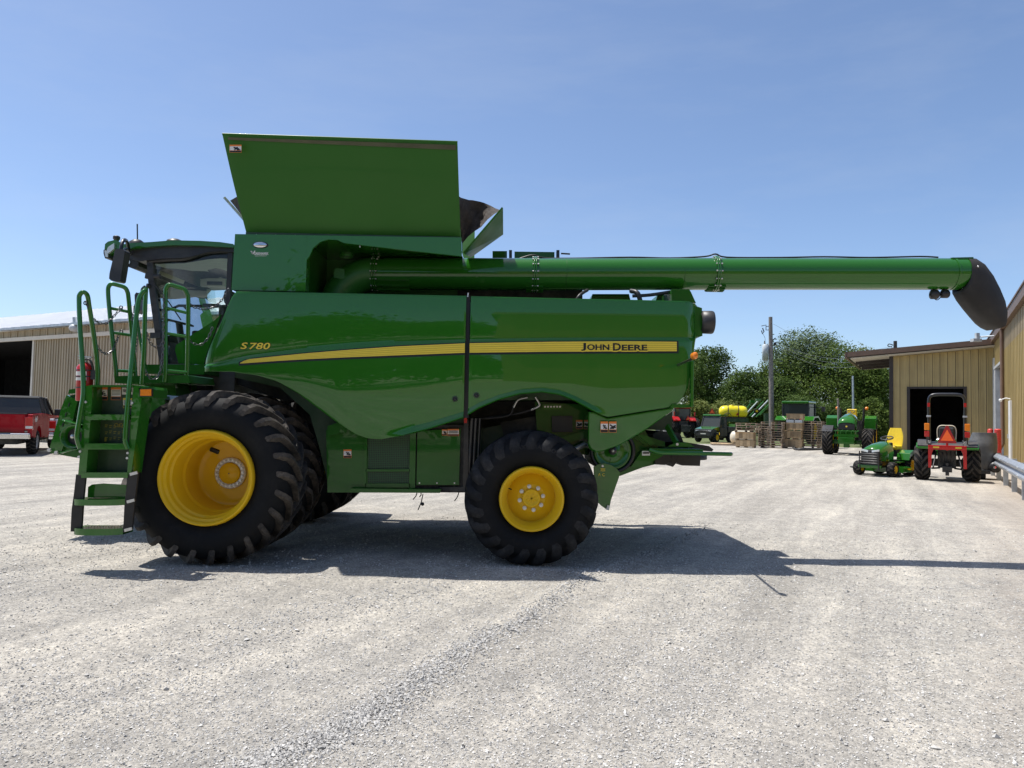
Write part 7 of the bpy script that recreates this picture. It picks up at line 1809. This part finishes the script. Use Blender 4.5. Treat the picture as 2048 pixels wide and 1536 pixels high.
bx(bt_, 'bundle_slab', M['transf'], -0.5, 0.5, -0.35, 0.35, 0.0, 0.20, 0.02); bx(bt_, 'strap', M['wire'], -0.03, 0.03, -0.355, 0.355, -0.004, 0.206, 0.0); bt_.location = (gx_(1590, 50.2), 50.2, 1.72); bt_.rotation_euler = (0, 0, -TH)
crate(1591, 50.2, 1.932, 1.05, 0.7, 0.40, 'tan crate topmost of the right crate pile')
# low timber mat on the edge of the grass
tm = thing('timber_mat', 'low pale timber mat lying flat at the edge of the grass', 'timber mat', (0, 0, 0))
for k in range(6):
    bx(tm, 'plank', M['crate'], -0.9 + 0.3 * k, -0.62 + 0.3 * k, -0.8, 0.8, 0.10, 0.15, 0.0)
for k in range(3): bx(tm, 'bearer', M['wood'], -0.9, 0.9, -0.8 + 0.7 * k, -0.68 + 0.7 * k, 0.0, 0.099, 0.0)
place(tm, gx_(1449, 53.5), 53.5, -R(8))
# cream tank between
tk = thing('cream_tank', 'cream round-ended tank showing left of the crates', 'tank', (0, 0, 0))
mb = MB(); mb.lathe([(-0.9, 0.0), (-0.88, 0.2), (-0.75, 0.42), (-0.5, 0.5), (0.5, 0.5), (0.75, 0.42), (0.9, 0.0)], (0, 0, 0.58), 'x', 24); vp(mb, tk, 'shell', M['ytank'])
for x_ in (-0.4, 0.4): bx(tk, 'saddle', M['dkbrown'], x_ - 0.08, x_ + 0.08, -0.4, 0.4, 0.0, 0.22)
place(tk, gx_(1486, 53.2), 53.2, -R(10))
# black hose on the ground by the pallets
mb = MB(); hp_ = [G(1645, 900), G(1618, 901), G(1596, 901), G(1588, 899), G(1592, 896), G(1603, 896), G(1606, 899), G(1598, 900.5)]
mb.tube(smooth_path([p + V(0, 0, 0.06) for p in hp_], 5), 0.06, 8); tag(mb.build('drain_pipe', M['wire']), 'black corrugated hose lying in a loop before the pallets', 'hose')

# ---- utility pole with transformer, wires
YPO = 62.0
up = thing('utility_pole', 'tall weathered utility pole with grey transformer behind the pallets', 'utility pole', P(1542, 870, YPO))
bp, tp = P(1543.5, 885, YPO), P(1541, 634, YPO); bp.z = -0.1
mb = MB(); mb.tube([bp, bp.lerp(tp, 0.5), tp], [0.22, 0.19, 0.155], 12); vp(mb, up, 'pole_shaft', M['pole'])
c0_, c1_ = P(1530.5, 719, YPO), P(1531, 690, YPO)
mb = MB(); mb.tube([c0_ + V(0, -0.05, -0.02), c0_, c1_, c1_ + V(0, 0, 0.06)], [0.20, 0.26, 0.26, 0.15], 16); tr_ = vp(mb, up, 'transformer', M['transf'])
mb = MB(); mb.cyl(c1_ + V(-0.05, 0, 0.05), c1_ + V(-0.07, 0, 0.35), 0.05, 8); vp(mb, up, 'bushing', M['brown'])
mb = MB(); mb.bar(c0_.lerp(c1_, 0.3) + V(0.2, 0, 0), c0_.lerp(c1_, 0.3) + V(0.5, 0, 0), 0.1, 0.1); mb.bar(c0_.lerp(c1_, 0.8) + V(0.2, 0, 0), c0_.lerp(c1_, 0.8) + V(0.5, 0, 0), 0.1, 0.1); vp(mb, up, 'transformer_bracket', M['galv'])
mb = MB(); mb.tube([P(1523, 652, YPO), P(1532, 650, YPO), P(1532, 660, YPO), P(1539, 660, YPO)], 0.035, 6); mb.tube([P(1533, 653, YPO), P(1540, 652, YPO)], 0.03, 6); mb.tube([P(1525, 656, YPO), P(1528, 663, YPO), P(1525, 668, YPO), P(1523, 661, YPO)], 0.045, 6); vp(mb, up, 'fuse_cutout', M['wire'])
mb = MB(); mb.tube(smooth_path([P(1526, 668, YPO), P(1530, 676, YPO), P(1530, 685, YPO)], 3), 0.015, 5); vp(mb, up, 'jumper_wire', M['wire'])
mb = MB(); mb.ball(P(1550, 688, YPO), 0.13, 8, 6); mb.tube([P(1546, 680, YPO), P(1551, 676, YPO)], 0.05, 6); mb.tube(smooth_path([P(1548, 690, YPO), P(1552, 715, YPO), P(1539, 735, YPO), P(1556, 742, YPO), P(1538, 750, YPO)], 4), 0.025, 5); vp(mb, up, 'service_cables', M['wire'])
YP2 = 75.0
ep = thing('utility_pole', 'dark short pole top with cables above the wing roof', 'utility pole', P(1791, 870, YP2))
mb = MB(); b2 = P(1791.5, 870, YP2); b2.z = 0; mb.tube([b2, P(1790.5, 682, YP2)], [0.22, 0.17], 10); vp(mb, ep, 'pole_shaft', M['dkbrown'])
mb = MB(); mb.tube(smooth_path([P(1786, 690, YP2), P(1778, 688, YP2), P(1776, 692, YP2), P(1784, 694, YP2)], 4), 0.05, 5); vp(mb, ep, 'cable_loop', M['wire'])
for k, (u0, v0, u1, v1, sg, m_, lb) in enumerate(((1547, 648, 1790, 690, 1.3, 'wirelt', 'thin top wire from the utility pole over the trees'), (1550, 684, 1788, 690, 1.4, 'wirelt', 'upper thick service cable sagging towards the wing'), (1551, 688, 1787, 694, 1.6, 'wirelt', 'middle service cable sagging towards the wing'), (1551, 692, 1786, 697, 1.9, 'wirelt', 'lowest service cable sagging towards the wing'))):
    mb = MB(); mb.tube(catenary(P(u0, v0, YPO), P(u1, v1, YP2), sg, 14), 0.016 if k else 0.010, 5); tag(mb.build('overhead_cable', M[m_]), lb, 'cable', 'overhead service cables')
fp = thing('utility_pole', 'thin grey pole standing before the trees left of the wing', 'utility pole', P(1706, 870, 72))
mb = MB(); b3 = P(1707, 880, 72); b3.z = 0; mb.tube([b3, P(1705.5, 752, 72)], [0.11, 0.09], 8); vp(mb, fp, 'pole_shaft', M['galv'])

# ---- pickups on the left
def pickup(name, label, paintm, tool):
    t = thing(name, label, 'pickup truck', (0, 0, 0))
    W_ = 0.98
    for s in (-1, 1):
        vwheel(t, 'rear_wheel', (s * 0.83, 1.1, 0.39), 0.39, 0.27, 0.22, M['galv'], 20, 0.008, 0.05, 0.2, s); vwheel(t, 'front_wheel', (s * 0.83, 4.75, 0.39), 0.39, 0.27, 0.22, M['galv'], 20, 0.008, 0.05, 0.2, s)
        mb = MB(); out = [(0.0, 0.62), (0.0, 1.28), (2.1, 1.30), (2.1, 0.55), (1.62, 0.52)] + [(1.1 + 0.50 * math.cos(R(a)), 0.42 + 0.50 * math.sin(R(a))) for a in range(15, 166, 15)] + [(0.58, 0.55)]
        sideprism(t, 'bed_side', paintm, out, s * (W_ - 0.12), s * W_, 0.03, 3)
        mb = MB(); mb.box(s * (W_ - 0.2), s * (W_ + 0.012), -0.03, 0.14, 0.80, 1.20); vp(mb, t, 'tail_light', M['redlens'], 0.02)
        mb = MB(); mb.box(s * (W_ - 0.17), s * (W_ + 0.016), -0.036, 0.06, 0.84, 0.92); vp(mb, t, 'reverse_light', M['lens'], 0.005)
        out = [(2.14, 0.5), (2.14, 1.30), (3.9, 1.22), (5.65, 1.12), (5.7, 0.6)] + [(4.75 + 0.48 * math.cos(R(a)), 0.42 + 0.48 * math.sin(R(a))) for a in range(15, 166, 15)] + [(4.2, 0.48)]
        sideprism(t, 'body_side', paintm, out, s * (W_ - 0.10), s * (W_ - 0.005), 0.03, 3)
        mb = MB(); mb.add([(s * (W_ - 0.06), 2.25, 1.30), (s * (W_ - 0.06), 3.75, 1.26), (s * (W_ - 0.22), 3.15, 1.80), (s * (W_ - 0.22), 2.35, 1.82)], [(0, 1, 2, 3)]); vp(mb, t, 'side_window', M['glassdk'])
        for p, q in (((W_ - 0.05, 2.2, 1.28), (W_ - 0.2, 2.3, 1.84)), ((W_ - 0.05, 3.95, 1.22), (W_ - 0.2, 3.2, 1.84)), ((W_ - 0.05, 3.0, 1.25), (W_ - 0.2, 2.95, 1.84))):
            mb = MB(); mb.bar((s * p[0], p[1], p[2]), (s * q[0], q[1], q[2]), 0.06, 0.06); vp(mb, t, 'cab_pillar', M['blackpl'])
        mb = MB(); mb.box(s * (W_ + 0.02), s * (W_ + 0.22), 3.55, 3.65, 1.22, 1.46); vp(mb, t, 'mirror', M['blackpl'], 0.03)
    tg = bx(t, 'tailgate', paintm, -W_ + 0.2, W_ - 0.2, -0.02, 0.06, 0.68, 1.28, 0.02)
    bx(t, 'tailgate_handle', M['black'], -0.13, 0.13, -0.03, -0.015, 1.06, 1.16, 0.005); bx(t, 'bed_rail_cap', M['blackpl'], -W_ + 0.15, W_ - 0.15, -0.01, 0.08, 1.281, 1.31, 0.005)
    bx(t, 'rear_bumper', M['chrome'], -W_ + 0.02, W_ - 0.02, -0.20, -0.02, 0.52, 0.70, 0.03, seg=3); bx(t, 'number_plate', M['decal'], -0.16, 0.16, -0.21, -0.2, 0.55, 0.68, 0.0); bx(t, 'bumper_step', M['blackpl'], -0.45, 0.45, -0.21, -0.03, 0.701, 0.72, 0.0)
    bx(t, 'bed_floor', M['blackpl'], -W_ + 0.12, W_ - 0.12, 0.06, 2.1, 0.66, 0.72, 0.0); bx(t, 'bed_front', paintm, -W_ + 0.12, W_ - 0.12, 2.05, 2.12, 0.72, 1.28, 0.0)
    bx(t, 'hood', paintm, -W_ + 0.1, W_ - 0.1, 3.9, 5.68, 0.95, 1.20, 0.06, seg=3); bx(t, 'chassis', M['dark'], -0.6, 0.6, 0.1, 5.4, 0.35, 0.6)
    mb = MB(); mb.hexa([(-0.78, 2.3, 1.80), (0.78, 2.3, 1.80), (0.74, 3.25, 1.79), (-0.74, 3.25, 1.79), (-0.72, 2.38, 1.88), (0.72, 2.38, 1.88), (0.70, 3.2, 1.87), (-0.70, 3.2, 1.87)]); vp(mb, t, 'cab_roof', M['seatbk'] if paintm is M['truckred'] else paintm, 0.03)
    for nm, a, b_ in (('rear_window', (2.17, 1.30), (2.34, 1.80)), ('windscreen', (3.95, 1.22), (3.2, 1.82))):
        mb = MB(); mb.add([(-W_ + 0.12, a[0], a[1]), (W_ - 0.12, a[0], a[1]), (W_ - 0.26, b_[0], b_[1]), (-W_ + 0.26, b_[0], b_[1])], [(0, 1, 2, 3)]); vp(mb, t, nm, M['glassdk'])
    bx(t, 'seat_row', M['seatbk'], -0.7, 0.7, 2.5, 2.75, 0.8, 1.55, 0.05)
    if tool:
        mb = MB(); mb.box(-W_ + 0.05, W_ - 0.05, 1.55, 2.05, 1.25, 1.48); vp(mb, t, 'tool_box', M['chrome'], 0.01)
    else:
        vs_, fs = text_mb('4x4', 0.22, 1.1, 0.25, 0.02); mb = MB(); mb.add([(W_ + 0.004, 0.35 + a, 1.06 + b) for a, b in vs_], fs); vp(mb, t, 'four_wheel_lettering', M['decal'])
    return t
t1 = pickup('pickup_truck', 'dark red pickup truck seen from behind at the left edge', M['truckred'], False)
qg = G(20, 912); place(t1, qg.x - 0.45, qg.y - 0.2, R(23), 1.12)
t2 = pickup('pickup_truck', 'white pickup truck mostly hidden behind the combine feeder house', M['truckwhite'], True)
qg = G(128, 912); place(t2, qg.x - 0.2, qg.y + 1.2, R(14))
